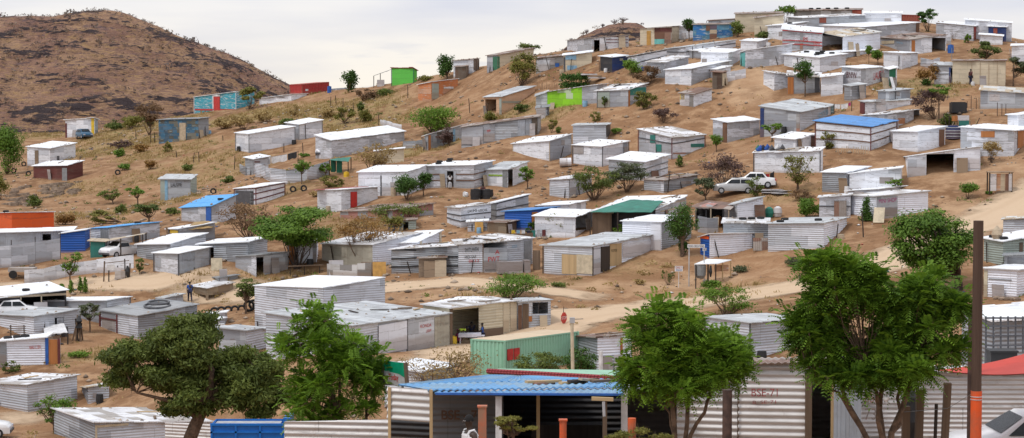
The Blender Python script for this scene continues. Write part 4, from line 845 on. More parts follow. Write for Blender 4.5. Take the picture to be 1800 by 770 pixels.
S('large weathered grey shack with blue mural end and hand painted letters', 1336,1406,1466,232, 187,197,185, 'lg','rg', k2='G', short=5.5, pan=[(1336.5,1343,0,.95,'navy'),(1400,1406,0,.92,'pink'),(1454,1459,0,.95,'w'),(1460,1465.5,0,.9,'teal')], txt=[(1438,1455,.25,.6,'CSTB','lblue')], rnd_pan=False, st=6)
S('small white shack with maroon end next to the blue roofed shack', 1361,1398,1432,262, 242.5,245.5,236, 'w','rw', k2='w', pan=[(1425,1431.5,0,.9,'maroon')], rnd_pan=False, st=6)
S('wide white shack with blue cloths and litter on its roof', 1275,1326,1441,303, 264,268,264.7, 'w','rm', k2='w', st=34, pl=3, short=3.6, posts='dgrey', key='litterroof', yR=304)
S('weathered white shack framed in maroon with a bright blue roof', 1434,1530,1575,265, 213,223,212.6, 'w','rb', k2='w', bat=('pbrown',[.35,.68,.96]), posts='maroonp', rnd_pan=False, st=0, short=4)
S('grey roofed white shack with maroon end door behind the blue roofed shack', 1512,1521,1602,202, 178,180,176, 'w','rg', k2='w', door=[(1512.5,1520.5,'maroonp',.98)], rnd_pan=False, st=2, short=1.8, key='mar2', mn=0)
S('small shed with pale roof just behind the maroon door shack', 1543,1563,1600,178, 160,161,157, 'G','rg', short=2, st=3)
S('low white shack with dark opening and orange panel right of the blue roof', 1517,1560,1616,232, 203,201,193, 'w','rm', k2='w', op=[(1606,1615,0,.9)], pan=[(1577,1590,.1,.55,'orange')], rnd_pan=False, st=14, pl=2)
S('white shack with brown door at its right end above the open porch shack', 1569,1613,1661,268, 231,232,223, 'w','rw', k2='w', short=4, door=[(1650,1659,'pbrown',.9)], rnd_pan=False, st=2)
S('long pale shack with an open porch recess in the middle of its front', 1544,1595,1723,313, 276,276,258, 'w','rw', k2='w', yR=300, op=[(1628,1676,.0,.93)], pan=[(1677,1722,.13,.95,'W'),(1595.5,1627,.02,.95,'lg')], rnd_pan=False, st=4, key='porch', short=4)
S('big white shack with orange window board and orange door at the right edge', 1688,1782,1830,275, 224,230,224, 'w','rw', k2='w', short=6, pan=[(1724,1748,.7,.93,'owood'),(1788,1799,0,.96,'owood')], rnd_pan=False, st=4)
S('pale flat roof shack behind the big white shack at the right edge', 1771,1790,1850,215, 202,203,195, 'w','rw', short=3, st=0)
S('grey sheet shack with a white notice panel at the right edge', 1723,1723,1830,192, 160,159,166, 'G','rt', rv=8, dd=5, pan=[(1739,1757,.45,.85,'w')], rnd_pan=False, st=3)
S('smooth cream walled house with dark flat roof edge on the right', 1674,1674,1767,148, 108,107.5,107.5, 'cream','rr', rv=2, dd=4, rnd_pan=False, st=3, pan=[(1707,1708.5,0,1,'tan'),(1722,1723.5,0,1,'tan'),(1737,1738.5,0,1,'tan'),(1752,1753.5,0,1,'tan')])
S('white shack with narrow dark doorway where a person in dark clothes stands', 1642,1642,1710,148, 114,115,116, 'w','rg', rv=5, dd=3, op=[(1671,1678,0,.9)], door=[(1668,1671,'navy',.9)], rnd_pan=False, st=6, bat=('grey',[.55]), key='persondoor')
S('white shack cut off by the right edge above the round grey tree', 1778,1778,1830,102, 81,81,80, 'w','rw', rv=3, dd=3, rnd_pan=False, st=0)
# --- hilltop
S('cream shack with green door on the skyline behind the feathery tree', 856,875,938,122, 98,97,85, 'cream','rr', k2='G', door=[(867,875,'pgreen',.9)], pan=[(875.3,878,0,.9,'pgreen')], rnd_pan=False, st=1, short=2.5)
S('patched white and blue hut left of the clipped green hedge', 942,942,990,131, 104,103,98, 'mix','rr', rv=2, dd=3, pan=[(943,966,.05,.85,'w'),(967,975,.3,.9,'w'),(976,983,0,.35,'pblue')], rnd_pan=False, st=6)
S('cream and blue hut immediately above the clipped green hedge', 990,990,1040,128, 99,98,92, 'cream','rw', rv=3, dd=3, pan=[(994,1013,.68,.97,'lblue'),(997,1014,0,.28,'lblue'),(990.5,993.5,0,.9,'dgrey')], rnd_pan=False, st=2)
S('long white shack with open dark doorway and red strips on the ridge', 997,1040,1105,93, 71,67,61.5, 'w','rr', k2='w', yR=82, op=[(1044,1054,0,.9)], pan=[(1054,1064,0,.93,'w'),(1065,1104,.42,.47,'maroonp'),(1065,1104,.67,.72,'maroonp'),(1065,1104,.94,.99,'maroonp'),(1040.5,1044,0,.95,'lg')], rnd_pan=False, st=4)
S('navy blue shack with black open left side on the hilltop', 1055,1076,1103,129, 99,101,98, 'navy','rw', k2='dark', rnd_pan=False, st=2, pan=[(1089,1095,.65,.85,'sage')])
S('long white shack with dark frame lines below the cream and maroon hut', 1103,1120,1172,117, 100,97,87, 'w','rm', k2='w', bat=('dgrey',[.5,.97]), rnd_pan=False, st=20, short=3)
S('cream and maroon hut with yellow door and blue base on the skyline', 1125,1125,1181,81, 52,51,47, 'cream','rr', yR=76, rv=1, door=[(1137,1144,'pgold',.85)], pan=[(1150.5,1181,.3,.98,'maroon'),(1150.5,1169,0,.3,'turq'),(1169,1180,0,.3,'navy')], rnd_pan=False, st=0)
S('plain white shack behind the small round tree on the skyline', 1181,1181,1219,71, 48,48,45, 'w','rw', rv=1, rnd_pan=False, st=1)
S('blue mural patchwork shack on the skyline', 1218,1218,1288,73, 45,44,43, 'bmural','rr', rv=2, pan=[(1247.5,1260,0,.35,'maroon'),(1247.5,1260,.38,.65,'cream'),(1247.5,1260,.7,.97,'navy'),(1241,1248,.6,.97,'maroon')], rnd_pan=False, st=4)
S('low grey shack roof peeping out behind the blue mural shack', 1245,1245,1292,60, 37,37,34, 'w','rr', rv=1, rnd_pan=False, st=1)
S('large cream shack at the top of the hill, left one of two', 1292,1292,1374,60, 26,25,23, 'cream','rr', rv=2, rnd_pan=False, st=10)
S('smaller cream shack in front of the large cream shack', 1326,1326,1377,66, 33,32,27, 'cream','rr', rv=2, rnd_pan=False, st=5, dd=2)
S('white shack with low wall left of the red striped shack', 1349,1385,1418,74, 46,44,39, 'w','rw', k2='w', rnd_pan=True, st=4, ty=[(.2,.1,1)])
S('white shack with red painted stripes and lettering beside the dark garage', 1375,1375,1445,91, 53,52,58, 'w','rw', rv=8, bat=('pred',[.35,.52,.97]), pan=[(1406,1411,0,.95,'pink')], txt=[(1412,1420,.5,.72,'PS','pred'),(1430,1441,.4,.55,'DEERA','pred')], rnd_pan=False, st=10, dd=5)
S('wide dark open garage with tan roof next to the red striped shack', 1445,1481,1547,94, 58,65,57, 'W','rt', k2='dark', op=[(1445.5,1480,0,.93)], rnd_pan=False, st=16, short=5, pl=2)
S('square white shack with black tyres on its roof near the hilltop', 1378,1441,1486,125, 96,101.5,95, 'w','rw', k2='w', ty=[(.3,.3,2),(.55,.35,2),(.75,.2,1),(.6,.8,1)], rnd_pan=True, st=4)
S('white L shaped shack with orange door behind the round headed tree, left part', 1342,1361,1384,160, 125,129,131, 'w','rm', k2='w', st=6, rnd_pan=False, short=3)
S('grey and white wing of the L shaped shack with orange door', 1384,1384,1441,166, 134,133,136, 'G','rm', rv=7, door=[(1384.5,1395,'owood',.93)], pan=[(1432,1440,0,.97,'dgrey')], rnd_pan=False, st=14, pl=2)
S('white corrugated end wing right of the round headed tree', 1443,1443,1481,170, 136,136,132, 'w','rw', rv=4, rnd_pan=False, st=8)
S('long white shack with turquoise door on the upper path', 1301,1312,1392,121, 93,89,78, 'w','rw', yR=111, pan=[(1310,1317,0,.95,'turq')], short=2.2, rnd_pan=True, st=4)
S('white shack with dark red strip on its roof left of the turquoise door', 1232,1280,1302,118, 92,93,87, 'w','rw', k2='w', rnd_pan=True, st=5, short=3)
S('large white ribbed shack with wavy walls above the brown hut', 1169,1215,1282,151, 123,121,107.5, 'w','rw', k2='w', short=4.5, rnd_pan=True, st=5)
S('small white shack between the large wavy shack and the framed row', 1137,1168,1210,130, 109,110,100, 'w','rm', k2='G', rnd_pan=True, st=10)
S('long white framed shack row under the blue mural shack', 1172,1205,1293,105, 86,83,71, 'w','rg', k2='w', yR=83, bat=('dgrey',[.6]), rnd_pan=True, st=8, short=3, mn=0)
S('brown hut with leaning board behind the low white wall', 1252,1268,1277,153, 127,128,125, 'rust','rr', short=1.6, rnd_pan=False, st=2, pan=[(1269,1276.5,0,.9,'beige')])
S('long rooftop row with five tyres at the very top of the hill', 1395,1395,1515,32, 20,19,17.5, 'mix','rr', rv=2, ty=[(.25,.6,1),(.36,.6,1),(.5,.6,1),(.62,.6,1),(.78,.6,1)], pan=[(1498,1514,.1,1,'red')], rnd_pan=False, st=6, mn=0)
S('grey long shack in the second row from the very top', 1385,1410,1520,52, 30,32,27, 'G','rm', k2='G', rnd_pan=False, st=14, short=4, pan=[(1440,1452,.6,.98,'red')])
S('white skyline shack left of the red signed container', 1519,1519,1584,40, 25,24,24, 'w','rw', rv=3, rnd_pan=False, st=8)
S('long bright white shack with maroon door at its right end', 1444,1520,1616,66, 45,48,40, 'w','rw', k2='w', yR=58, short=5, door=[(1609.5,1615,'pbrown',.98)], rnd_pan=True, st=3)
S('low white shack row behind the dark garage', 1480,1530,1572,62, 55,52,50, 'w','rw', short=4, st=3, rnd_pan=False, mn=0)
S('long patched shack with open shed at its right end below the hilltop tree', 1545,1600,1663,94, 66,70,62, 'w','rr', k2='G', yR=90, op=[(1638,1662,0,.9)], pan=[(1602,1608,0,.95,'owood'),(1550,1572,.35,.7,'beige')], txt=[(1576,1587,.6,.75,'TMI','lblue')], rnd_pan=False, st=26, pl=5, short=3.5)
S('white curved wall shack above the orange leaved bush', 1553,1585,1613,123, 92,94,93, 'w','rw', k2='w', rnd_pan=False, st=3)
S('white shack with dark red graffiti and green door', 1479.5,1513,1555,156, 118,121,118, 'w','rw', k2='w', txt=[(1488,1506,.5,.8,'BNW','maroonp'),(1535,1553,.25,.7,'LAUDA','pred')], rnd_pan=False, st=3)
S('green end door room attached to the graffiti shack', 1555,1563,1576,156, 120,122,119, 'pgreen_s' if 'pgreen_s' in MAT else 'tealg','rw', k2='g', short=1.2, rnd_pan=False, st=0, pan=[(1574,1576,0,1,'w')])
S('small dark ribbed box hut below the graffiti shack', 1484,1497,1522,178, 150,152,148.5, 'g','rg', k2='g', short=1.6, rnd_pan=False, st=0, mn=0)
S('long white shack with red end panel on the right skyline', 1645,1711,1737,73, 40,46,44, 'w','rw', k2='w', short=5, pan=[(1711,1717,0,.95,'red'),(1719,1736,.7,.97,'navy')], rnd_pan=True, st=8)
S('blue and red patched room at the right end of the skyline row', 1737,1737,1768,72, 48,47,48, 'navy','rm', rv=3, rnd_pan=False, st=4, pan=[(1746,1753,.4,.9,'red'),(1737,1746,.0,.45,'G')])
S('pale wall shack standing last on the right skyline', 1696,1696,1778,66, 35,35,41, 'w','rw', rv=2, rnd_pan=False, st=3, dd=2)
S('low white wall hut in front of the skyline row on the right', 1722,1722,1762,79, 61,61,64, 'w','rw', rv=2, rnd_pan=False, st=0, dd=1.5, mn=0)
# --- upper middle
S('peach shack with pale curved roof beside the lime green wall', 851,882,940.5,203, 171,170,152, 'peach','rg', k2='peach', short=3.0, op=[(853,872,.1,.9)], pan=[(878,882,0,.9,'sage'),(883,940,0,.18,'sage')], rnd_pan=False, st=2, key='peachs')
S('grey sheet room left of the lime green wall', 942,942,962,193, 170,169,163, 'lg','rg', rv=3, rnd_pan=False, st=0, dd=2)
S('lime green patched shack in the middle of the hill', 962,962,1023,190, 163,162,153, 'lime','rm', yR=185, rv=2, rnd_pan=False, st=2, key='limes')
S('white room joined to the right of the lime green shack', 1023,1023,1049,185, 153,152.5,149.5, 'w','rw', yR=182, rv=2, rnd_pan=False, st=2)
S('tiny striped latrine below the lime green shack', 943,943,965,211, 192,191,188, 'lg','rd', rv=3, dd=1.2, rnd_pan=False, st=0, pan=[(962,965,0,1,'dgrey')], mn=0)
S('grey shack with olive left panel and teal right side', 1049,1104,1136,188, 160,158,147, 'G','rm', k2='G', pan=[(1051,1072,.02,.93,'sage'),(1049.5,1051,0,1,'dgrey'),(1107,1135,.4,.95,'tealg'),(1104.3,1107,0,.95,'owood')], rnd_pan=False, st=18, short=3, pl=3)
# --- right mid/lower
S('sage green shack with barred window at the right edge', 1729,1763,1840,470, 419,425,411, 'sage','rw', k2='sage', rnd_pan=False, st=2, short=4, ty=[(.1,.2,1),(.1,.75,1)], pan=[(1791,1797,.35,.85,'dark')], key='sages')
S('silver ribbed shack behind the sage green shack at the right edge', 1763,1763,1840,424, 387,387,382, 'lg','rt', rv=4, rnd_pan=False, st=2)
S('bright white ribbed box shack with cream left side by the pole', 1729,1787,1840,523, 472.5,475.5,469, 'W','rw', k2='W', short=3.2, rnd_pan=False, st=0, pan=[(1729.5,1736,0,.95,'creamr'),(1738,1778,.62,.66,'grey')])
S('dark grey roof shack between the sage shack and the white box', 1765,1765,1840,478, 450,450,448, 'G','rd', rv=4, rnd_pan=False, st=0)
S('white roofed shack squeezed between the framed row and the turquoise door', 1201,1232,1262,104, 88,90,83, 'w','rw', k2='G', st=5, mn=0)
S('long grey roofed shack behind the square shack with tyres', 1440,1470,1540,108, 92,93,88, 'lg','rw', k2='w', st=6, mn=0)
S('small white shack below the cream skyline shacks beside the bush', 1302,1330,1350,90, 72,73,69, 'w','rw', st=3, mn=0)
S('white end room joined to the large wavy shack', 1240,1262,1284,142, 122,122,117, 'w','rw', k2='w', st=3, mn=0)
S('pale shed with curved roof pieces at the left of the sandy road fork', 270,292,322,545, 524,525,518, 'lg','rg', k2='G', st=8, mn=0, pl=2)
S('low white hut glimpsed behind the olive tree top', 350,372,396,588, 563,565,560, 'lg','rw', st=3, mn=0)

S('dark open porch room under the patched roof left of the awning shack', 1222,1222,1272,404, 369,369,368, 'dark','rr', rv=6, dd=3, op=[(1223,1240,0,.95),(1242,1270,0,.95)], rnd_pan=False, st=0, noroof=True)  # added near-black enclosure that gives the porch its dark interior
# ------------------------------------------------------------------ vegetation
def leaf_mat(name, c1, c2, trans=0.3):
    T = NT(name); t = T.n('ShaderNodeAttribute', attribute_name='tint').outputs['Fac']; r = T.n('ShaderNodeObjectInfo').outputs['Random']
    k = T.M('MULTIPLY_ADD', r, 0.3, T.M('MULTIPLY', t, 0.85), clamp=True); col = T.mix(k, c4(c1), c4(c2))
    T.val(col, T.b.inputs['Base Color']); T.b.inputs['Roughness'].default_value = 0.6; T.b.inputs['Specular IOR Level'].default_value = 0.25
    tr = T.n('ShaderNodeBsdfTranslucent'); T.val(col, tr.inputs[0]); ms = T.n('ShaderNodeMixShader'); ms.inputs[0].default_value = trans
    T.l(T.b.outputs[0], ms.inputs[1]); T.l(tr.outputs[0], ms.inputs[2]); T.l(ms.outputs[0], T.out.inputs[0]); return T.m
LM = {'x': None, 'scrub': leaf_mat('grey_scrub', (0.10, 0.078, 0.078), (0.21, 0.16, 0.12), 0.1),'dark': leaf_mat('dark_leaves', (0.022, 0.06, 0.010), (0.10, 0.19, 0.035)),
      'green': leaf_mat('green_leaves', (0.045, 0.11, 0.012), (0.19, 0.31, 0.04)),
      'fresh': leaf_mat('fresh_leaves', (0.022, 0.062, 0.005), (0.22, 0.38, 0.035), .35),
      'olive': leaf_mat('olive_leaves', (0.032, 0.055, 0.012), (0.20, 0.25, 0.055)),
      'oliveg': leaf_mat('grey_olive_leaves', (0.05, 0.07, 0.035), (0.16, 0.18, 0.085)),
      'yellow': leaf_mat('yellow_green_leaves', (0.11, 0.12, 0.025), (0.27, 0.25, 0.06)),
      'tan': leaf_mat('dry_tan_leaves', (0.22, 0.15, 0.055), (0.50, 0.37, 0.16)),
      'brown': leaf_mat('dry_brown_leaves', (0.13, 0.075, 0.04), (0.27, 0.17, 0.09)),
      'purple': leaf_mat('purple_brown_leaves', (0.08, 0.045, 0.045), (0.17, 0.11, 0.09)),
      'rusty': leaf_mat('rust_orange_leaves', (0.20, 0.10, 0.03), (0.34, 0.20, 0.06))}
def unit(rs, n):
    v = rs.normal(size=(n, 3)); return v / np.linalg.norm(v, axis=1, keepdims=True)
def quads(C, A, B, tint):
    n = len(C); V = np.stack([C - A - B * .35, C - A * .1 - B, C + A, C + A * .1 + B], 1).reshape(-1, 3)
    return V, np.arange(n * 4).reshape(n, 4), tint
def leaf_cloud(rs, blobs, n, size, asp=0.5, up=0.5, shell=2.2, droop=0.0):
    B = np.array(blobs); wts = B[:, 3] * B[:, 4]; ch = rs.choice(len(B), n, p=wts / wts.sum()); d = unit(rs, n)
    rr = rs.rand(n) ** (1 / shell) * (1 + .2 * np.clip(rs.randn(n), -2, 2.2)); C = B[ch, :3] + d * (B[ch, 3:6] if B.shape[1] > 5 else np.stack([B[ch, 3], B[ch, 3], B[ch, 4]], 1)) * rr[:, None]
    nrm = unit(rs, n) * (1 - up) + d * 0.5 + np.array([0, 0, up]); nrm /= np.linalg.norm(nrm, axis=1, keepdims=True)
    a = np.cross(nrm, unit(rs, n)); a /= np.linalg.norm(a, axis=1, keepdims=True) + 1e-9; a[:, 2] -= droop; b = np.cross(nrm, a)
    s = size * (0.6 + 0.8 * rs.rand(n))[:, None]; bt = rs.rand(len(B))[ch]
    return quads(C, a * s, b * s * asp, np.clip(0.55 * rs.rand(n) + 0.45 * bt, 0, 1))
def spray_cloud(rs, blobs, n, L=0.32, K=6, ls=0.075, droop=0.35, shell=2.0, lw=0.42):
    """compound leaves: n sprays of 2K leaflets along a drooping stalk"""
    B = np.array(blobs); wts = B[:, 3] * B[:, 4]; ch = rs.choice(len(B), n, p=wts / wts.sum()); d = unit(rs, n); rr = rs.rand(n) ** (1 / shell)
    C = B[ch, :3] + d * np.stack([B[ch, 3], B[ch, 3], B[ch, 4]], 1) * rr[:, None]
    C = C + d * (rs.rand(n) < .12)[:, None] * L * .9; ax = d * 0.9 + unit(rs, n) * 0.55 + np.array([0, 0, 0.3]); ax /= np.linalg.norm(ax, axis=1, keepdims=True)
    sd = np.cross(ax, np.array([0, 0, 1.0]) + unit(rs, n) * 0.3); sd /= np.linalg.norm(sd, axis=1, keepdims=True) + 1e-9
    tn = np.clip(0.75 * rs.rand(n) ** 1.3 + 0.3 * rs.rand(len(B))[ch], 0, 1); out = []
    Ls = L * (0.7 + 0.6 * rs.rand(n))[:, None]
    for k in range(K):
        t = (k + 0.5) / K; P = C + ax * Ls * t + np.array([0, 0, -1.0]) * Ls * droop * t * t
        for sg in (-1, 1):
            a = (sd * sg * 0.85 + ax * 0.5 + np.array([0, 0, -0.35])); a /= np.linalg.norm(a, axis=1, keepdims=True)
            s = ls * (1 - 0.45 * abs(t - 0.45)) * (0.8 + 0.4 * rs.rand(n))[:, None]; b = np.cross(a, np.cross(a, ax)); b /= np.linalg.norm(b, axis=1, keepdims=True) + 1e-9
            out.append(quads(P + a * s, a * s, b * s * lw, np.clip(tn + 0.12 * (rs.rand(n) - .5), 0, 1)))
    V = np.concatenate([o[0] for o in out]); m = len(V) // 4
    return V, np.arange(m * 4).reshape(m, 4), np.concatenate([o[2] for o in out])
def make_blobs(rs, rx, rz, m, br=0.34, flat=0.8, fill=0.75, ry=None):
    ry = ry or rx; out = []
    for i in range(m):
        for _ in range(40):
            q = rs.uniform(-1, 1, 3)
            if q @ q < 1 and (q @ q > 0.25 or rs.rand() > fill): break
        r = rx * br * rs.uniform(0.65, 1.25); q = q * (1 - br * 0.45)
        out.append((q[0] * rx, q[1] * ry, q[2] * rz, r, r * flat * min(1.3, max(0.45, rz / rx))))
    return out
TREES = []
def tree(label, px, py, x0, x1, y0, y1, kind='dense', leaf='dark', n=None, D=None, bark='bark', cat='tree', name='tree', group=None, lean=0.0, stems=1, size=None, m=None, seed=None, br=None, trunk_r=None, K=6, thin=1.0, top=None):
    base = (lambda P: Vector((P.x, P.y, H(P.x, P.y))))(PD(px, py, D)) if D else G(px, py)
    Dn = depth(base); p = F / Dn; rs = np.random.RandomState((seed if seed is not None else int(px * 7 + py)) % 100000); jr = random.Random(int(px * 31 + py))
    rx = max(.2, (x1 - x0) / 2 / p); z1 = z_at(base.y, y0); z0 = z_at(base.y, y1); cx = ((x0 + x1) / 2 - 900) / F * Dn - base.x; cz = (z0 + z1) / 2 - base.z; rz = max(.15, (z1 - z0) / 2)
    root = empty(name, base, 0, label, cat, group); area = (x1 - x0) * (y1 - y0)
    n = n or int(max(260, min(9000, area * (1.3 if kind not in ('dry', 'airy') else .7) * thin)))
    size = size or max(0.07, 1.9 / p)
    m = m or (14 if area > 2500 else 9); br = br or .38
    if kind in ('airy', 'acacia'): br *= .9; m = int(m * 1.5)
    if kind == 'dense' or kind == 'bush': br = .52; m += 4
    bl = make_blobs(rs, rx, rz, m, br, .62 if kind == 'acacia' else .85, ry=rx * .9)
    if kind == 'hedge': bl = [(x, y, z, rx * .3, rz * .5) for x in np.linspace(-rx * .75, rx * .75, 6) for y in (-rx * .25, rx * .25) for z in (-rz * .55, rz * .45)]
    if kind == 'cone': bl = [(0, 0, rz * (i / 2.5 - .9), rx * (1 - i / 7), rz * .4) for i in range(5)]
    bl = [(b[0] + cx, b[1], b[2] + cz, b[3], b[4]) for b in bl]
    # trunk, limbs and twigs
    mb = MB(); tr = trunk_r or max(0.03, min(0.2, rx * (0.035 if kind in ('bush', 'dry') else 0.065))); zc = max(0.15, cz - rz * 0.85)
    if kind in ('bush', 'dry') or stems > 1: fork = 0.05
    else: fork = zc * 0.75
    ns = {1: 1}.get(stems, stems); limbs = bl if len(bl) <= 16 else [bl[i] for i in rs.choice(len(bl), 16, replace=False)]
    nf = max(3, 4 if area < 900 else 6)
    if kind not in ('hedge',):
        if fork > 0.1:
            c = Vector((lean * zc, 0, fork)); mb.tube([(0, 0, -0.3), (0.02, 0, fork * .45), c], [tr * 1.25, tr, tr * .85], nf)
        else: c = Vector((0, 0, -0.1))
        for i, b in enumerate(limbs):
            e = Vector(b[:3]); o = c + Vector(((i % ns) - (ns - 1) / 2, 0, 0)) * tr * 1.5 if stems > 1 else c
            mid = o.lerp(e, 0.5) + Vector((jr.uniform(-.12, .12) * rx, jr.uniform(-.12, .12) * rx, -0.08 * rz)); r0 = tr * (.6 if stems == 1 else .32)
            mb.tube([o, mid, e], [r0, r0 * .6, r0 * .22], nf, cap=False)
            for j in range({'dry': 9, 'airy': 6, 'dryleaf': 6}.get(kind, 2)):
                dv = Vector(unit(rs, 1)[0]); dv.z = abs(dv.z) * .8; q = mid.lerp(e, jr.uniform(.1, 1)); t_ = q + Vector((dv.x * b[3], dv.y * b[3], dv.z * b[4])) * 1.25
                mb.tube([q, q.lerp(t_, .5) + Vector(unit(rs, 1)[0]) * b[3] * .12, t_], [r0 * .3, r0 * .18, max(.006, r0 * .06)], 3, cap=False)
        mb.v = [(v[0] + base.x, v[1] + base.y, v[2] + base.z) for v in mb.v]
        mb.build('trunk', MAT[bark], root)
    if kind == 'dry' and leaf is None: return root
    if kind in ('spray',): V, Fq, t = spray_cloud(rs, bl, n, size, K, size * .24)
    else: V, Fq, t = leaf_cloud(rs, bl, n, size, .55, .35 if kind != 'acacia' else .6, 2.2 if kind != 'airy' else 1.5)
    V = V[:]; lim = V[:, 2] < 0.02; V[lim, 2] = 0.02 + rs.rand(lim.sum()) * .05
    link('crown', np_mesh('crown', V, Fq, LM[leaf], tint=t), root)
    return root
# --- left slope and ridge
tree('yellow green bushy tree behind the turquoise shack on the ridge', 440,192, 415,468,148,184, 'acacia','yellow', stems=3)
tree('bare brown thicket tree on the slope left of the patchwork blue shack', 262,238, 236,290,178,214, 'dry','brown')
tree('thin green tree between the thicket and the patchwork blue shack', 264,236, 252,276,197,222, 'airy','olive')
tree('low grey green bush near the small white fence at the ridge foot', 205,228, 185,222,210,229, 'bush','olive', cat='bush', name='bush')
tree('broad yellow green bush on the ridge foot right of the small white shack', 232,226, 212,250,198,225, 'bush','yellow', cat='bush', name='bush')
tree('big green tree mass at the left edge beside the low white shack', 12,306, -20,46,217,302, 'bush','green', n=4200)
tree('leafy green shrub at the left edge below the green tree mass', 2,352, -16,14,302,345, 'bush','yellow', cat='bush', name='bush')
tree('round green bush beside the dark dug hole on the left slope', 210,276, 199,219,259,276, 'bush','green', cat='bush', name='bush')
tree('dry brown bush left of the dug hole on the slope', 212,262, 195,240,242,262, 'dry','purple', cat='bush', name='bush')
tree('small round green bush below the dug hole', 216,300, 206,229,283,299, 'bush','green', cat='bush', name='bush')
tree('orange dry bush on the slope above the grey kiosk', 262,298, 252,275,281,296, 'bush','rusty', cat='bush', name='bush')
tree('slim yellow green shrub beside the fence posts left of the twin white shacks', 293,268, 285,302,247,268, 'airy','yellow', cat='bush', name='bush')
tree('dark green round acacia on the slope above the carport', 242,362, 222,258,324,347, 'acacia','green')
tree('pale green feathery acacia left of the dark round acacia', 198,360, 170,212,328,352, 'airy','olive')
tree('wide pale green acacia in front of the sky blue roofed shack', 262,402, 232,284,352,380, 'acacia','olive')
tree('low yellow green acacia beside the orange shack', 212,392, 152,200,366,396, 'acacia','yellow')
tree('dark green bush between the slope acacias', 213,376, 202,224,358,376, 'bush','olive', cat='bush', name='bush')
tree('round pale bush standing alone near the rock slabs', 60,366, 43,76,342,364, 'bush','olive', cat='bush', name='bush')
tree('brown dry bush immediately right of the hot orange shack', 112,395, 95,135,374,395, 'bush','rusty', cat='bush', name='bush')
tree('low green bush left of the sky blue roofed shack', 305,378, 290,318,365,378, 'bush','olive', cat='bush', name='bush')
tree('wide grey brown thorn bush above the twin white shacks', 430,228, 398,450,200,228, 'dry','tan', cat='bush', name='bush')
tree('grey brown bush behind the right twin white shack', 470,215, 446,482,192,215, 'dry','tan', cat='bush', name='bush')
tree('low dry shrub left of the red container foot', 519,206, 508,530,180,204, 'dry','tan', cat='bush', name='bush')
tree('tall yellow grass shrub in the middle of the golden slope', 605,218, 588,628,186,217, 'airy','yellow', cat='bush', name='bush')
tree('small green bush on the slope below the dark ridge tree', 633,198, 625,642,176,196, 'bush','olive', cat='bush', name='bush')
tree('dry brown bush below the green cabin porch', 640,178, 622,660,152,176, 'dry','brown', cat='bush', name='bush')
tree('dark low bush in front of the green cabin', 672,169, 655,698,157,170, 'bush','olive', cat='bush', name='bush')
tree('small pale bush right of the green cabin on the ridge', 745,143, 730,760,131,143, 'bush','yellow', cat='bush', name='bush')
tree('dense dark green tree on the ridge right of the red container', 613,163, 600,630,122,160, 'dense','dark', n=1500)
tree('tall dark round tree on the skyline left of the white skyline shack', 786,139, 764,799,92,136, 'dense','dark', n=1800)
tree('wide dark green bush cluster in the golden grass below the orange shack', 758,232, 716,806,180,229, 'bush','green', n=3600, m=18)
tree('bare purple thorn bush beside the open fronted grey shack', 790,256, 768,812,222,250, 'dry','purple', cat='bush', name='bush')
tree('low green bush right of the long white shack with car', 580,246, 564,598,231,246, 'bush','olive', cat='bush', name='bush')
tree('feathery yellow green tree in front of the cream skyline shack', 916,152, 884,946,88,142, 'airy','yellow', n=2600, m=16, stems=2)
tree('bare bush behind the feathery tree on the skyline', 930,100, 905,950,76,98, 'dry','olive', cat='bush', name='bush')
tree('thick clipped dark green hedge on the hilltop slope', 1010,156, 985,1036,127,156, 'hedge','dark', n=2200, cat='hedge', name='hedge')
tree('tan round bush beside the long white framed shack', 1142,149, 1114,1168,113,147, 'dry','brown', cat='bush', name='bush', n=1200)
tree('bright green bush in front of the navy blue shack', 1112,132, 1094,1130,102,130, 'bush','green', cat='bush', name='bush')
tree('feathery yellow green bush beside the teal sided shack', 1131,192, 1110,1156,158,190, 'airy','yellow', n=1400, cat='bush', name='bush')
tree('small plant in front of the grey shack with olive panel', 1063,190, 1055,1072,168,186, 'airy','olive', cat='bush', name='bush')
tree('low green bush under the peach shack', 918,198, 903,930,182,198, 'bush','olive', cat='bush', name='bush')
tree('pale green bush left of the peach shack', 860,214, 848,876,196,214, 'bush','yellow', cat='bush', name='bush')
tree('bare purple brown thorn tree on the bare slope', 1167,216, 1144,1192,183,210, 'dry','purple')
tree('pale small bush above the grey sheet shack', 1046,214, 1036,1058,196,213, 'dry','yellow', cat='bush', name='bush')
tree('young spindly tree below the striped latrine', 969,234, 960,982,210,228, 'dry','yellow')
tree('small dark shrub beside the spindly tree', 983,234, 976,988,222,234, 'bush','olive', cat='bush', name='bush')
tree('low cactus like green plant right of the grey sheet shack', 1084,236, 1075,1094,225,236, 'bush','green', cat='bush', name='bush')
tree('round headed green tree in front of the L shaped shack', 1415,170, 1397,1434,106,141, 'dense','dark', n=1500)
tree('small round green tree in front of the plain white skyline shack', 1211,72, 1199,1225,33,54, 'dense','dark', n=900)
tree('green bush poking above the cream skyline shacks', 1381,34, 1363,1401,10,25, 'bush','green', n=700)
tree('brown and green bush left of the large cream shack', 1297,66, 1280,1307,35,62, 'bush','olive', cat='bush', name='bush')
tree('low green bush in front of the smaller cream shack', 1338,72, 1325,1350,54,71, 'bush','olive', cat='bush', name='bush')
tree('dark umbrella topped tree on the skyline beside the red signed container', 1632,56, 1613,1653,14,42, 'acacia','dark', n=1500, stems=2)
tree('pale bare tree behind the low pale fence on the right skyline', 1676,72, 1667,1686,46,64, 'dry',None)
tree('slim green shrub next to the red end panel shack', 1702,76, 1692,1708,60,75, 'airy','green', cat='bush', name='bush')
tree('broad grey green tree behind the smooth cream house', 1733,108, 1706,1760,68,104, 'acacia','olive', n=2600)
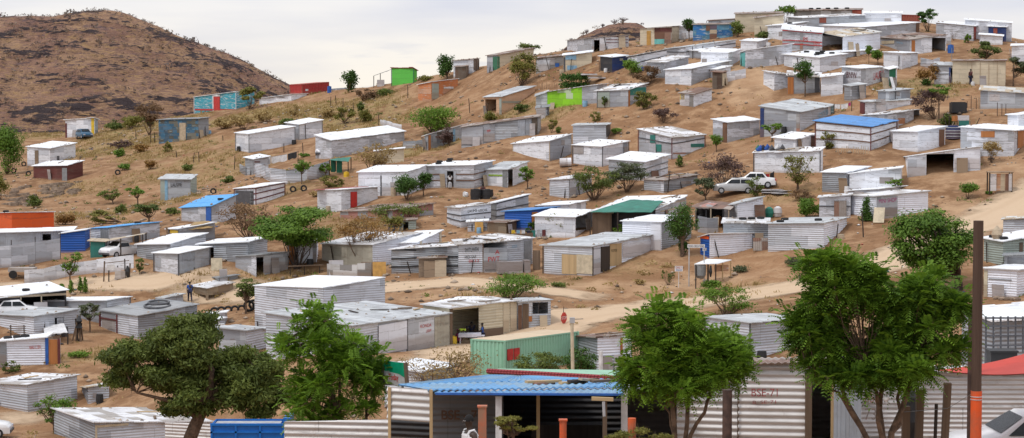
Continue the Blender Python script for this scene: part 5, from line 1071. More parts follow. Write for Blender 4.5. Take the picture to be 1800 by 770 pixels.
tree('grey green tree in front of the maroon end of the cream house', 1781,152, 1764,1806,98,136, 'acacia','oliveg', n=2200)
tree('small sapling left of the twin green saplings by the garage', 1527,112, 1521,1533,80,94, 'dense','green', n=400)
tree('small round green sapling by the garage', 1543,114, 1532,1555,86,106, 'dense','green', n=700)
tree('rust orange shrub tree right of the graffiti shack', 1628,150, 1608,1652,100,145, 'dry','rusty', n=1200)
tree('dark green bush under the rust orange shrub', 1630,151, 1619,1640,136,150, 'bush','dark', cat='bush', name='bush')
tree('wide purple brown tree with green top in the right yard', 1643,210, 1600,1668,158,196, 'dry','purple', n=1700)
tree('bright green crown patch at the top of the purple brown tree', 1650,212, 1630,1668,148,168, 'airy','green', n=700)
tree('round green bush beside the junk heap', 1665,222, 1650,1678,196,221, 'bush','olive', cat='bush', name='bush')
tree('brown leafless bush against the porch shack right side', 1742,286, 1719,1765,247,274, 'dry','tan', cat='bush', name='bush')
tree('spiny thin bush left of the porch shack', 1592,262, 1572,1610,238,262, 'dry',None, cat='bush', name='bush')
tree('green bush at the left corner of the blue roofed shack', 1452,262, 1434,1474,230,262, 'airy','yellow', cat='bush', name='bush')
tree('green acacia shrub in front of the mural shack', 1357,250, 1338,1376,214,234, 'acacia','green')
tree('small green tree beside the bright white shack with brown door', 1259,268, 1247,1271,236,256, 'dense','green', n=600)
tree('small thin conifer like shrub right of the teal patch shack', 1195,294, 1186,1204,272,290, 'cone','olive', n=400)
tree('twin round dark green trees in front of the wide white shack, left crown', 716,352, 688,738,304,344, 'dense','dark', n=2600, stems=2)
tree('smaller right crown of the twin dark green trees', 744,346, 733,763,300,334, 'dense','dark', n=1500)
tree('bare pale thorn tree in front of the cream sheet wall', 652,304, 614,700,246,294, 'dry','tan', n=1500, m=16)
tree('small round green tree outside the curved yard fence', 530,324, 518,546,281,303, 'dense','green', n=800)
tree('slender leafy sapling right of the round tree at the yard fence', 572,312, 560,584,284,304, 'airy','green', n=400)
tree('flat green bush inside the fenced yard', 535,276, 524,545,269,277, 'bush','green', cat='bush', name='bush')
tree('green and yellow weeds under the green shade cloth shelter', 578,330, 560,606,306,332, 'airy','yellow', cat='bush', name='bush')
tree('grey leaved acacia left of the small grey shed', 1044,352, 996,1090,288,336, 'airy','olive', n=2600, m=18, stems=2)
tree('olive leaved acacia in front of the steep bright roof', 1102,338, 1062,1140,280,328, 'acacia','oliveg', n=3200, stems=2)
tree('small green sapling in the open yard right of the seated person', 927,332, 909,941,291,318, 'airy','green', n=800)
tree('soft green willow like bush by the parked cars', 1240,354, 1217,1260,306,346, 'acacia','oliveg', n=2000)
tree('purple brown leafless tree behind the parked cars', 1272,330, 1228,1314,266,320, 'dry','purple', n=1700, m=14)
tree('thin green bush overlapping the silver parked car', 1327,346, 1308,1342,308,344, 'airy','olive', n=500, cat='bush', name='bush')
tree('tall airy yellow green tree in front of the littered white roof', 1402,338, 1368,1442,266,322, 'airy','yellow', n=1300, m=14)
tree('brown dry bush right of the airy yellow tree', 1412,352, 1390,1434,332,352, 'dry','brown', cat='bush', name='bush')
tree('dense round green bush above the long silver shack', 1420,384, 1401,1441,346,382, 'bush','green', n=2200, cat='bush', name='bush')
tree('bushy green tree growing at the corner of the lower grey wing', 1318,415, 1299,1334,388,410, 'dense','green', n=900)
tree('clipped green hedge against the low pale shed', 1479,372, 1461,1497,351,371, 'hedge','green', n=1100, cat='hedge', name='hedge')
tree('dark green climber column on the mini shop wall', 1523,389, 1509,1537,346,387, 'cone','dark', n=1300, cat='plant', name='climber')
tree('twin small green trees on the bare yard right of the mini shop', 1701,350, 1688,1721,317,340, 'dense','green', n=1000, stems=2)
tree('small weed at the foot of the scrap kiosk', 1737,342, 1731,1743,335,342, 'bush','green', cat='bush', name='bush')
tree('small green shrub at the corner of the pale grey shack', 1576,336, 1558,1590,313,328, 'airy','green', cat='bush', name='bush')
tree('round topped dark green tree beside the awning shack', 1199,452, 1171,1225,356,424, 'dense','dark', n=3600, trunk_r=.16)
tree('dark green bush at the foot of the round topped tree', 1200,448, 1187,1212,424,447, 'bush','dark', cat='bush', name='bush')
tree('pale leafy plant behind the clothesline of the white cabin', 978,412, 942,1006,374,408, 'airy','yellow', n=1500, cat='bush', name='bush')
tree('dark green shrub left end of the clothesline', 932,414, 922,944,388,412, 'airy','dark', n=500, cat='bush', name='bush')
tree('leafy weeds in front of the plank room', 1086,412, 1072,1104,392,412, 'airy','green', n=400, cat='bush', name='bush')
tree('thin dry stemmed shrub beside the white notice sign', 1175,502, 1160,1188,462,498, 'airy','olive', n=160, cat='bush', name='bush', stems=3)
for a_ in (('golden bush in the tall grass left of the tall yellow shrub',578,206,562,596,188,206,'tan'),('yellow green bush right of the tall yellow shrub in the golden grass',640,214,626,656,192,214,'yellow'),
 ('wide olive bush below the turquoise shack on the ridge',500,222,486,520,206,222,'olive'),('tan bush clump above the twin white shacks left end',392,226,374,410,206,226,'tan'),('rust orange bush in the left grass near the dug hole',246,268,234,262,252,268,'rusty'),
 ('pale olive bush on the left slope beside the row of posts',330,300,318,344,288,300,'olive'),('olive bush on the bank above the white shack framed in dark red',398,322,386,414,308,322,'olive'),('tan bush right of the two tyres on the slope',556,346,544,570,332,346,'tan'),
 ('rust coloured bush below the cream sheet wall',690,300,678,706,288,300,'rusty'),('green bush below the clipped hilltop hedge',1000,172,988,1010,162,172,'olive'),('brown bush at the foot of the bank by the mini shop',1462,398,1450,1476,388,398,'brown'),
 ('olive bush at the roadside below the toilet hut',1302,478,1288,1318,466,478,'oliveg'),('dry bush on the road bank left of the notice sign',1120,500,1108,1134,490,500,'tan'),('low olive weeds below the wide low shack',985,505,968,1002,496,505,'olive')):
    tree(a_[0], a_[1], a_[2], a_[3], a_[4], a_[5], a_[6], 'bush', a_[7], cat='bush', name='bush')
# --- middle and lower left
tree('big spreading bright green acacia in the left centre', 522,474, 448,588,354,438, 'acacia','green', n=15000, m=30, size=.13, stems=2, bark='barkd')
tree('bare brown thorn tree left of the big acacia', 438,424, 384,486,350,404, 'dry','brown', n=1900, m=18)
tree('bare yellow flowering thorn tree in front of the beige windowed shack', 634,466, 590,704,374,428, 'dry','rusty', n=2000, m=20)
tree('olive green bush mass above the pink wall', 720,384, 660,745,358,382, 'bush','olive', n=2400, cat='bush', name='bush')
tree('yellow green bush left of the tiny grey hut', 690,406, 668,716,372,404, 'airy','yellow', n=1200, cat='bush', name='bush')
tree('umbrella shaped small acacia in front of the wide white roof', 158,584, 138,180,532,560, 'acacia','oliveg', n=1700)
tree('young big leaved tree standing in the yard by the low fence', 123,502, 106,152,440,482, 'airy','green', n=700)
tree('thin climbing plant beside the scrap cart', 245,484, 236,256,448,478, 'airy','olive', n=350, cat='plant', name='shrub')
for i, (a, b, c) in enumerate([(108, 511, 499), (125, 517, 492), (141, 515, 485), (150, 517, 488), (90, 524, 512)]):
    tree(['short dark potted cypress nearest the open car shed', 'small clipped cypress second from the left in the row by the shed', 'tallest small cypress of the row beside the track', 'small cypress at the right end of the row', 'tiny low cypress beside the shed roof corner'][i], a, b, a - 6, a + 6, c, b - 6, 'cone', 'green', n=300, cat='shrub', name='cypress')
tree('dark leafy tree between the carport and the grey panelled shack', 219,412, 209,230,393,411, 'dense','dark', n=600)
tree('green feathery acacia overhanging the tyre edged yard', 372,545, 412,466,484,524, 'acacia','olive', n=2400, lean=1.5) if False else tree('green feathery acacia overhanging the tyre edged yard', 432,552, 410,470,482,526, 'acacia','olive', n=2600)
tree('low spreading acacia beside the sandy track in the centre', 893,529, 836,962,480,520, 'acacia','green', n=4200, m=22, stems=3)
tree('fine leaved green shrub in front of the table kiosk', 1278,553, 1222,1342,500,546, 'airy','green', n=2600, m=18, stems=3)
tree('small green weeds below the table kiosk', 1250,512, 1232,1268,490,508, 'bush','green', cat='bush', name='bush')
tree('grey green bush on the bank below the long silver shack', 1396,468, 1380,1412,450,466, 'bush','oliveg', cat='bush', name='bush')
tree('leafy bush in front of the green container', 950,690, 902,996,620,662, 'airy','olive', n=2600, cat='bush', name='bush')
tree('dark leafed shrub at the right end of the green container', 1002,694, 975,1052,606,660, 'airy','dark', n=2400, cat='bush', name='bush')
tree('dry brown twiggy bush behind the blue roof', 780,712, 690,880,618,668, 'dry','tan', n=1700, m=20, cat='bush', name='bush')
tree('green bush behind the metal lattice at the right edge', 1770,640, 1712,1810,580,634, 'airy','green', n=2200, cat='bush', name='bush')
tree('leafy green bush at the roadside in the lower left', 95,762, 56,133,693,745, 'airy','green', n=2600, cat='bush', name='bush')
tree('low weeds between the orange door shack and the maroon gate', 145,628, 120,160,617,628, 'bush','green', cat='bush', name='bush')
tree('pale weed shrub at the left foot of the orange door shack', 16,656, 2,38,634,656, 'airy','olive', cat='bush', name='bush')
tree('tall big crowned green tree behind the right foreground tree', 1684,512, 1556,1712,360,486, 'acacia','green', n=17000, m=40, size=.12, bark='barkd', trunk_r=.3)
# --- foreground trees
def big(label, px, py, D, x0, x1, y0, y1, leaf, n, m, br, sprays, trunk, bark='bark', L=.3, K=6, ls=.07, size=.1, seed=1, lobes=None, droop=.35, flat=.8):
    base = PD(px, py, D); base.z = H(base.x, base.y); rs = np.random.RandomState(seed); jr = random.Random(seed); p = F / depth(base)
    def W(a, b, dy=0.0): Y = base.y + dy; X = (a - 900) / F * (base.y); return Vector((X - base.x, dy, z_at(Y, b) - base.z))
    root = empty('tree', base, 0, label, 'tree'); bl = []
    for (a0, a1, b0, b1, mm) in (lobes or [(x0, x1, y0, y1, m)]):
        c = W((a0 + a1) / 2, (b0 + b1) / 2); rx = (a1 - a0) / 2 / p; rz = (b1 - b0) / 2 / p
        for b in make_blobs(rs, rx, rz, mm, br, flat, .7, ry=min(rx, 2.6)): bl.append((b[0] + c.x, b[1], b[2] + c.z, b[3], b[4]))
    mb = MB(); tips = []
    for path, r0, r1 in trunk:          # each limb: points (px, py, dy), start radius, end radius
        P = [W(*q) for q in path]; k = len(P); P2 = []
        for i in range(k - 1):
            for s in (0, .5): P2.append(P[i].lerp(P[i + 1], s) + (Vector((jr.uniform(-.03, .03), jr.uniform(-.03, .03), 0)) if s else Vector()))
        P2.append(P[-1]); mb.tube(P2, [r0 + (r1 - r0) * i / (len(P2) - 1) for i in range(len(P2))], 9); tips.append((P[-1], r1))
    for b in bl:
        e = Vector(b[:3]); t = min(tips, key=lambda q: (q[0] - e).length); mid = t[0].lerp(e, .5) + Vector((jr.uniform(-.1, .1), jr.uniform(-.1, .1), jr.uniform(-.15, .05)))
        mb.tube([t[0], mid, e], [t[1] * .55, t[1] * .35, .012], 5, cap=False)
        for j in range(3):
            dv = Vector(unit(rs, 1)[0]) * b[3]; q = mid.lerp(e, jr.random()); mb.tube([q, q + dv], [.012, .005], 3, cap=False)
    mb.v = [(v[0] + base.x, v[1] + base.y, v[2] + base.z) for v in mb.v]; mb.build('trunk', MAT[bark], root)
    if sprays: V, Fq, t = spray_cloud(rs, bl, n, L, K, ls, droop, 2.4)
    else: V, Fq, t = leaf_cloud(rs, bl, n, size, .38, .2, 1.5)
    link('crown', np_mesh('crown', V, Fq, LM[leaf], tint=t), root); return root
big('large dark olive thorn tree with bent brown trunk in the left foreground', 325,812, 96, 176,505,540,735, 'olive', 90000, 60, .34, False,
    [([(322,830,0),(330,770,0),(345,735,0),(362,700,0)], .34, .24), ([(362,700,0),(320,660,.5),(270,630,.4)], .2, .06), ([(362,700,0),(372,650,-.5),(350,600,-.4)], .2, .06), ([(362,700,0),(410,670,.3),(455,650,0)], .2, .06), ([(345,735,0),(300,705,-.6),(240,690,-.6)], .14, .05)],
    size=.105, seed=3, lobes=[(172,330,585,695,26),(250,410,545,660,30),(230,420,640,735,24),(375,510,610,738,30),(330,450,580,680,16),(195,270,620,690,8)], flat=.75)
big('leafy green tree with pale forked trunk left of the blue roofed shop', 590,806, 66, 470,690,516,770, 'fresh', 3900, 60, .22, True,
    [([(606,830,0),(600,770,0),(590,720,0),(570,655,0)], .11, .06), ([(590,720,0),(582,690,.2),(545,630,.3),(520,585,.3)], .055, .02), ([(596,745,0),(596,690,-.2),(600,640,-.2),(612,585,-.1)], .06, .02), ([(606,800,0),(640,735,.2),(660,712,.2)], .05, .02), ([(570,655,0),(560,600,.2),(575,555,.1)], .05, .02)],
    L=.30, K=7, ls=.056, seed=8, lobes=[(500,600,525,600,13),(470,560,570,640,12),(520,650,570,660,18),(505,680,640,735,20),(500,600,680,765,13),(600,690,600,700,12)])
big('multi stemmed bushy green tree in front of the dark shop bay', 1200,850, 47, 1085,1325,528,705, 'fresh', 6000, 70, .22, True,
    [([(1192,880,0),(1188,770,0),(1184,715,0),(1182,680,0)], .07, .045), ([(1200,880,0),(1208,770,.1),(1212,720,.2),(1214,690,.2)], .06, .04), ([(1206,870,0),(1216,765,0),(1240,725,-.1),(1256,680,-.1)], .055, .03), ([(1188,770,0),(1180,725,.2),(1150,690,.3)], .03, .02)],
    L=.27, K=6, ls=.05, seed=12, lobes=[(1100,1240,535,625,22),(1090,1200,600,690,16),(1180,1325,590,680,22),(1180,1290,560,660,16),(1140,1260,640,708,10)])
big('biggest bushy green tree with many brown stems in the right foreground', 1560,870, 45, 1375,1708,432,690, 'fresh', 9600, 90, .20, True,
    [([(1545,890,0),(1528,770,0),(1500,720,0),(1482,680,0)], .075, .04), ([(1555,890,0),(1556,770,0),(1552,720,.1),(1562,660,.1)], .09, .04), ([(1565,890,0),(1572,760,0),(1600,690,0),(1605,640,0)], .085, .04), ([(1556,790,0),(1545,740,-.2),(1542,690,-.2),(1520,640,-.2)], .06, .03), ([(1572,760,0),(1590,745,.1),(1585,700,.2),(1600,655,.2)], .05, .03), ([(1528,770,0),(1478,690,0),(1440,675,0)], .03, .02)],
    L=.27, K=6, ls=.05, seed=21, lobes=[(1400,1560,440,560,28),(1375,1500,540,660,22),(1540,1708,480,600,28),(1500,1700,560,670,26),(1420,1600,600,690,16)])
big('small cloud clipped bush shaped like a flat bonsai before the dark shop', 903,812, 45, 856,946,726,762, 'yellow', 5200, 20, .2, False,
    [([(903,840,0),(902,790,0),(903,765,0)], .045, .03)], size=.035, seed=30, flat=.5)
big('low leafy shrub row along the bottom edge in front of the shop', 1110,840, 44, 1050,1190,744,800, 'yellow', 5000, 24, .22, False, [([(1110,870,0),(1110,800,0)], .03, .02)], size=.03, seed=31, flat=.7)
# ------------------------------------------------------------------ containers and cabins
container('red shipping container with a deep recessed left end on the left ridge', 508,531,578,170, 149,148.5,144.5, 'red','red', win=[(.12,.22,.45,.6,'white','sign_patch')])
gc = S('bright green cabin on the ridge skyline with an open porch frame', 677,689,727,151.5, 124,120.5,120.5, 'green','rmar', short=2.4, yR=149, rnd_pan=False, st=0, pan=[(688.5,690,0,1,'pgreen'),(679,684,.5,.8,'pgreen')], posts='pgreen', name='cabin', cat='cabin', mn=0)
container('red container with white lettering at the hilltop skyline', 1584,1584,1616,39, 26,26,27, 'red','red', win=[])
cg = container('pale green shipping container with red shuttered window by the road', 828,887,1016,668, 597,600,583.5, 'cgreen','ctan', win=[(.03,.105,.48,.78,'pred','shutter'),(.118,.19,.48,.78,'pred','shutter')], pitch=.28, D=None)
# ------------------------------------------------------------------ small builders
def P3(px, py, D): return PD(px, py, D)
def mk(name, label, cat, loc, group=None): return empty(name, loc, 0, label, cat, group)
def post(label, px, py, top, w=.09, mat='dwood', lean=0.0, D=None, name='fence_post', cat='post', group=None, part=None):
    B = PD(px, py, D) if D else G(px, py)
    if D: B.z = H(B.x, B.y)
    zt = z_at(B.y, top); m = MB(); m.tube([(B.x, B.y, B.z - .3), (B.x + lean * .5, B.y, (B.z + zt) / 2), (B.x + lean, B.y, zt)], [w / 2, w / 2, w / 2 * .9], 7); o = m.build(name, MAT[mat])
    return tag(o, label, cat, group)
g1 = 'thin dark posts scattered over the dry left slope'
for px, py, t in ((340,287,268),(350,286,267),(311,277,265),(272,251,233),(412,298,274),(533,271,251),(558,262,243),(603,197,172),(581,187,170),(591,184,168),(622,196,181),(647,213,191),(666,221,201),(717,173,150),(826,199,173),(265,252,236),(239,246,228),(392,247,238),(499,268,252)):
    post('thin dark fence post standing on the dry slope among grass and bushes', px, py, t, .10, group=g1, lean=rnd.uniform(-.15, .15))
g2 = 'thin fence posts in the right yard'
for px, py, t in ((1707,193,168),(1716,192,172),(1753,205,180),(1761,204,182),(1768,202,183),(1700,190,178)):
    post('thin rusty post in the yard below the cream walled house', px, py, t, .07, 'brownpole', group=g2)
post('tall bare post leaning beside the long silver shack with tyres', 1518,417,371,.11,lean=-.15)
post('lone thin pole with a blue drum leaning near the hilltop shed', 1673,107,84,.08,'grey')
g3 = 'pale picket sticks along the blue roofed shack yard'
for i in range(14): post('pale picket stick in the fence below the blue roofed shack', 1470 + i * 4.3, 268 + i * .25 + rnd.uniform(-.5, .5), 258 + rnd.uniform(-3, 3), .06, 'tan', group=g3, lean=rnd.uniform(-.1, .1))
g4 = 'rough sticks fencing the hedge yard'
for i in range(14): post('thin rough stick of the fence left of the clipped hedge', 944 + i * 3.3, 159 - i * .25, 147 + rnd.uniform(-3, 2), .05, 'twig', group=g4, lean=rnd.uniform(-.1, .1))
# ------------------------------------------------------------------ fences and low walls
fence('low curved corrugated fence left of the yard kiosk', [(421,303),(432,309)], .95, 'g')
fence('curved corrugated yard fence, grey on the left and white on the right', [(449,312),(475,321),(503,324),(540,318),(579,307)], 1.5, 'lg')
fence('short white sheet fence above the long white shack', [(668,219),(690,226),(706,229)], .7, 'w')
fence('low grey corrugated fence joining the long white shack', [(708,262),(730,261),(748,258)], .85, 'g')
fence('tall grey panel fence with dark posts below the long shed', [(-30,474),(20,470),(62,464),(106,456)], 1.95, 'lg', rib=0, posts=.5)
fence('low white sheet fence running along the track beside the carport', [(43,500),(78,497),(115,488),(170,480),(235,472)], 1.15, 'w')
fence('low white wall panels below the wavy ribbed shack', [(1274,146),(1292,142),(1311,137)], 1.1, 'w')
fence('thin pale garden wall on the right skyline', [(1640,74),(1652,76),(1672,79)], .8, 'G')
fence('short grey sheet screen beside the open shed on the hilltop', [(1618,117),(1640,121),(1652,118)], 1.0, 'lg')
fence('low grey sheet wall in front of the porch of the clothesline yard', [(890,424),(915,424),(937,422)], .6, 'wood', rib=0)
fence('patchy sheet fence in front of the awning shack', [(1226,408),(1243,411),(1262,409)], 1.3, 'G', rib=0)
fence('small board fence in front of the window shack and thorn tree', [(575,488),(600,489),(628,488),(653,487)], 1.1, 'mix', rib=0)
# ------------------------------------------------------------------ vehicles
def car(label, px, py, yaw, paint='carwhite', L=3.9, Wd=1.62, kind='hatch', D=None, cat='car'):
    C = PD(px, py, D) if D else G(px, py); C.z = H(C.x, C.y) if not D else C.z
    ca, sa = math.cos(yaw), math.sin(yaw)
    root = mk('parked_car', label, cat, C)
    def W(x, y, z): return (C.x + x * ca - y * sa, C.y + x * sa + y * ca, C.z + z)
    h = L / 2; s = L / 3.9
    if kind == 'sedan': prof = [(-h, .35), (-h, .62), (-h + .12, .86), (-h + .75 * s, .93), (-h + 1.15 * s, 1.36), (.35 * s, 1.40), (.98 * s, .93), (h - .25, .80), (h, .60), (h, .32)]; cab = (3, 6)
    elif kind == 'bakkie': prof = [(-h, .45), (-h, .95), (-.45, .97), (-.42, .98), (-.30, 1.42), (.55, 1.44), (1.15, .98), (h - .2, .86), (h, .66), (h, .38)]; cab = (3, 6)
    else: prof = [(-h, .35), (-h - .02, .72), (-h + .08, .92), (-h + .10, .95), (-h + .55 * s, 1.36), (.25 * s, 1.41), (.92 * s, .95), (h - .25, .82), (h, .62), (h, .32)]; cab = (3, 6)
    def wy(z, x): return Wd / 2 * (1.0 if z < .8 else 1 - .26 * min(1, (z - .8) / .6)) * (1 - .10 * max(0, (abs(x) - h + .5) / .5))
    m = MB(); sub = []
    for (a, b) in zip(prof[:-1], prof[1:]):
        for k in range(3): sub.append((a[0] + (b[0] - a[0]) * k / 3, a[1] + (b[1] - a[1]) * k / 3))
    sub.append(prof[-1]); n = len(sub)
    for i in range(n - 1):
        (x0, z0), (x1, z1) = sub[i], sub[i + 1]; y0, y1 = wy(z0, x0), wy(z1, x1); e0, e1 = y0 * .86, y1 * .86; k = .035
        m.face([W(x0, -e0, z0 + k), W(x1, -e1, z1 + k), W(x1, e1, z1 + k), W(x0, e0, z0 + k)], smooth=True)
        for sg in (-1, 1):
            q = [W(x0, sg * e0, z0 + k), W(x1, sg * e1, z1 + k), W(x1, sg * y1, z1 - .02), W(x0, sg * y0, z0 - .02)]; m.face(q if sg > 0 else q[::-1], smooth=True)
            zb = .28; q = [W(x0, sg * y0, z0 - .02), W(x1, sg * y1, z1 - .02), W(x1, sg * wy(.5, x1), min(z1, .62)), W(x0, sg * wy(.5, x0), min(z0, .62))]
            m.face(q if sg > 0 else q[::-1], smooth=True)
            q = [W(x0, sg * wy(.5, x0), min(z0, .62)), W(x1, sg * wy(.5, x1), min(z1, .62)), W(x1, sg * wy(.5, x1) * .97, zb), W(x0, sg * wy(.5, x0) * .97, zb)]; m.face(q if sg > 0 else q[::-1], smooth=True)
    m.face([W(-h, -.7, .27), W(h, -.7, .27), W(h, .7, .27), W(-h, .7, .27)])
    m.build('body', MAT[paint], root, weld=True)
    i0, i1 = cab; A, B, C2, D2 = prof[i0], prof[i0 + 1], prof[i0 + 2], prof[i0 + 3]
    def glassquad(pts, nm='window'):
        g = MB(); g.face([W(*q) for q in pts]); g.face([W(*q) for q in pts][::-1]); g.build(nm, MAT['glass'], root)
    for sg in (-1, 1):
        def yy(z): return sg * (wy(z, 0) + .012)
        zt = 1.31; zb = .98; xm = (B[0] + C2[0]) / 2 + .05
        fr = lambda P, Q, z: P[0] + (Q[0] - P[0]) * (z - P[1]) / (Q[1] - P[1])
        xl0, xl1 = fr(A, B, zb) + .12, fr(A, B, zt) + .08; xr0, xr1 = fr(D2, C2, zb) - .14, fr(D2, C2, zt) - .06
        if kind != 'bakkie': glassquad([(xl0, yy(zb), zb), (xm - .05, yy(zb), zb), (xm - .05, yy(zt), zt), (xl1, yy(zt), zt)])
        glassquad([((xm + .03) if kind != 'bakkie' else xl0, yy(zb), zb), (xr0, yy(zb), zb), (xr1, yy(zt), zt), ((xm + .03) if kind != 'bakkie' else xl1, yy(zt), zt)])
    w1 = wy(.98, 0) * .84; w2 = wy(1.34, 0) * .82
    for P, Q, nm in ((D2, C2, 'windscreen'), (A, B, 'rear_window')):
        sgn = 1 if P is D2 else -1; dx = .03 * sgn
        a = (P[0] + (Q[0] - P[0]) * .1 + dx, P[1] + (Q[1] - P[1]) * .1 + .045); b = (P[0] + (Q[0] - P[0]) * .88 + dx, P[1] + (Q[1] - P[1]) * .88 + .045)
        glassquad([(a[0], -w1, a[1]), (a[0], w1, a[1]), (b[0], w2, b[1]), (b[0], -w2, b[1])], nm)
    for x in (-h * .64, h * .64):
        for sg in (-1, 1):
            y = sg * (Wd / 2 - .02); m = MB(); m.tube([W(x, y - .09 * sg, .30), W(x, y + .03 * sg, .30)], .30, 14); wh = m.build('wheel', MAT['tyre'], root)
            m = MB(); m.tube([W(x, y, .30), W(x, y + .045 * sg, .30)], .18, 12); m.build('rim', MAT['silver'], wh); bpy.data.objects[wh.name].children
    for sg in (-1, 1):
        m = MB(); m.box(W(h - .02, sg * Wd * .34, .64), (.08, .26, .14), yaw); m.build('headlight', MAT['plastic'], root)
        m = MB(); m.box(W(-h + .01, sg * Wd * .36, .72), (.08, .2, .2), yaw); m.build('tail_light', MAT['pred'], root)
    m = MB(); m.box(W(h + .01, 0, .42), (.12, Wd * .86, .16), yaw); m.box(W(-h - .01, 0, .42), (.12, Wd * .86, .16), yaw); m.build('bumper', MAT['dgrey'], root)
    for o in root.children:
        for c in o.children: c.location = (0, 0, 0)
    return root
car('silver hatchback parked under the leafless purple tree', 1291,341, R(176), 'carsilver', 3.8)
car('white car parked behind the silver hatchback', 1326,331, R(172), 'carwhite', 3.9, kind='sedan')
car('white car half hidden by the left end of the long white shack', 574,275, R(255), 'carwhite', 3.7)
car('small dark blue car in front of the far left white shack', 148,244, R(300), 'carteal', 3.5)
car('white pickup truck under the tan roofed carport', 214,452, R(232), 'carwhite', 4.2, kind='bakkie', cat='pickup')
car('white sedan inside the open shed, nearest the left edge', 26,559, R(12), 'carwhite', 4.0, kind='sedan')
car('white car entering the frame at the lower left corner', -36,768, R(5), 'carwhite', 3.9)
car('white car at the lower right corner seen by its large windscreen', 1812,828, R(184), 'carwhite', 4.2, Wd=1.7, D=52)
# trailer and scrap
def boards(root, lst, mat, name='board'):
    for (A, B, w, t) in lst: m = MB(); m.beam(A, B, w, t); m.build(name, MAT[mat] if isinstance(mat, str) else MAT[rnd.choice(mat)], root)
B = G(40, 490); r = mk('box_trailer', 'low white trailer with a spare wheel behind the panel fence', 'trailer', B)
m = MB(); m.box((B.x, B.y, B.z + .75), (2.3, 1.3, .35)); m.build('bed', MAT['mix'], r)
m = MB(); m.tube([(B.x - .7, B.y - .78, B.z + .35), (B.x - .7, B.y - .6, B.z + .35)], .36, 14); m.build('wheel', MAT['tyre'], r)
m = MB(); m.beam((B.x + 1.1, B.y, B.z + .6), (B.x + 2.0, B.y - .2, B.z + .1), .09); m.build('drawbar', MAT['rust'], r)
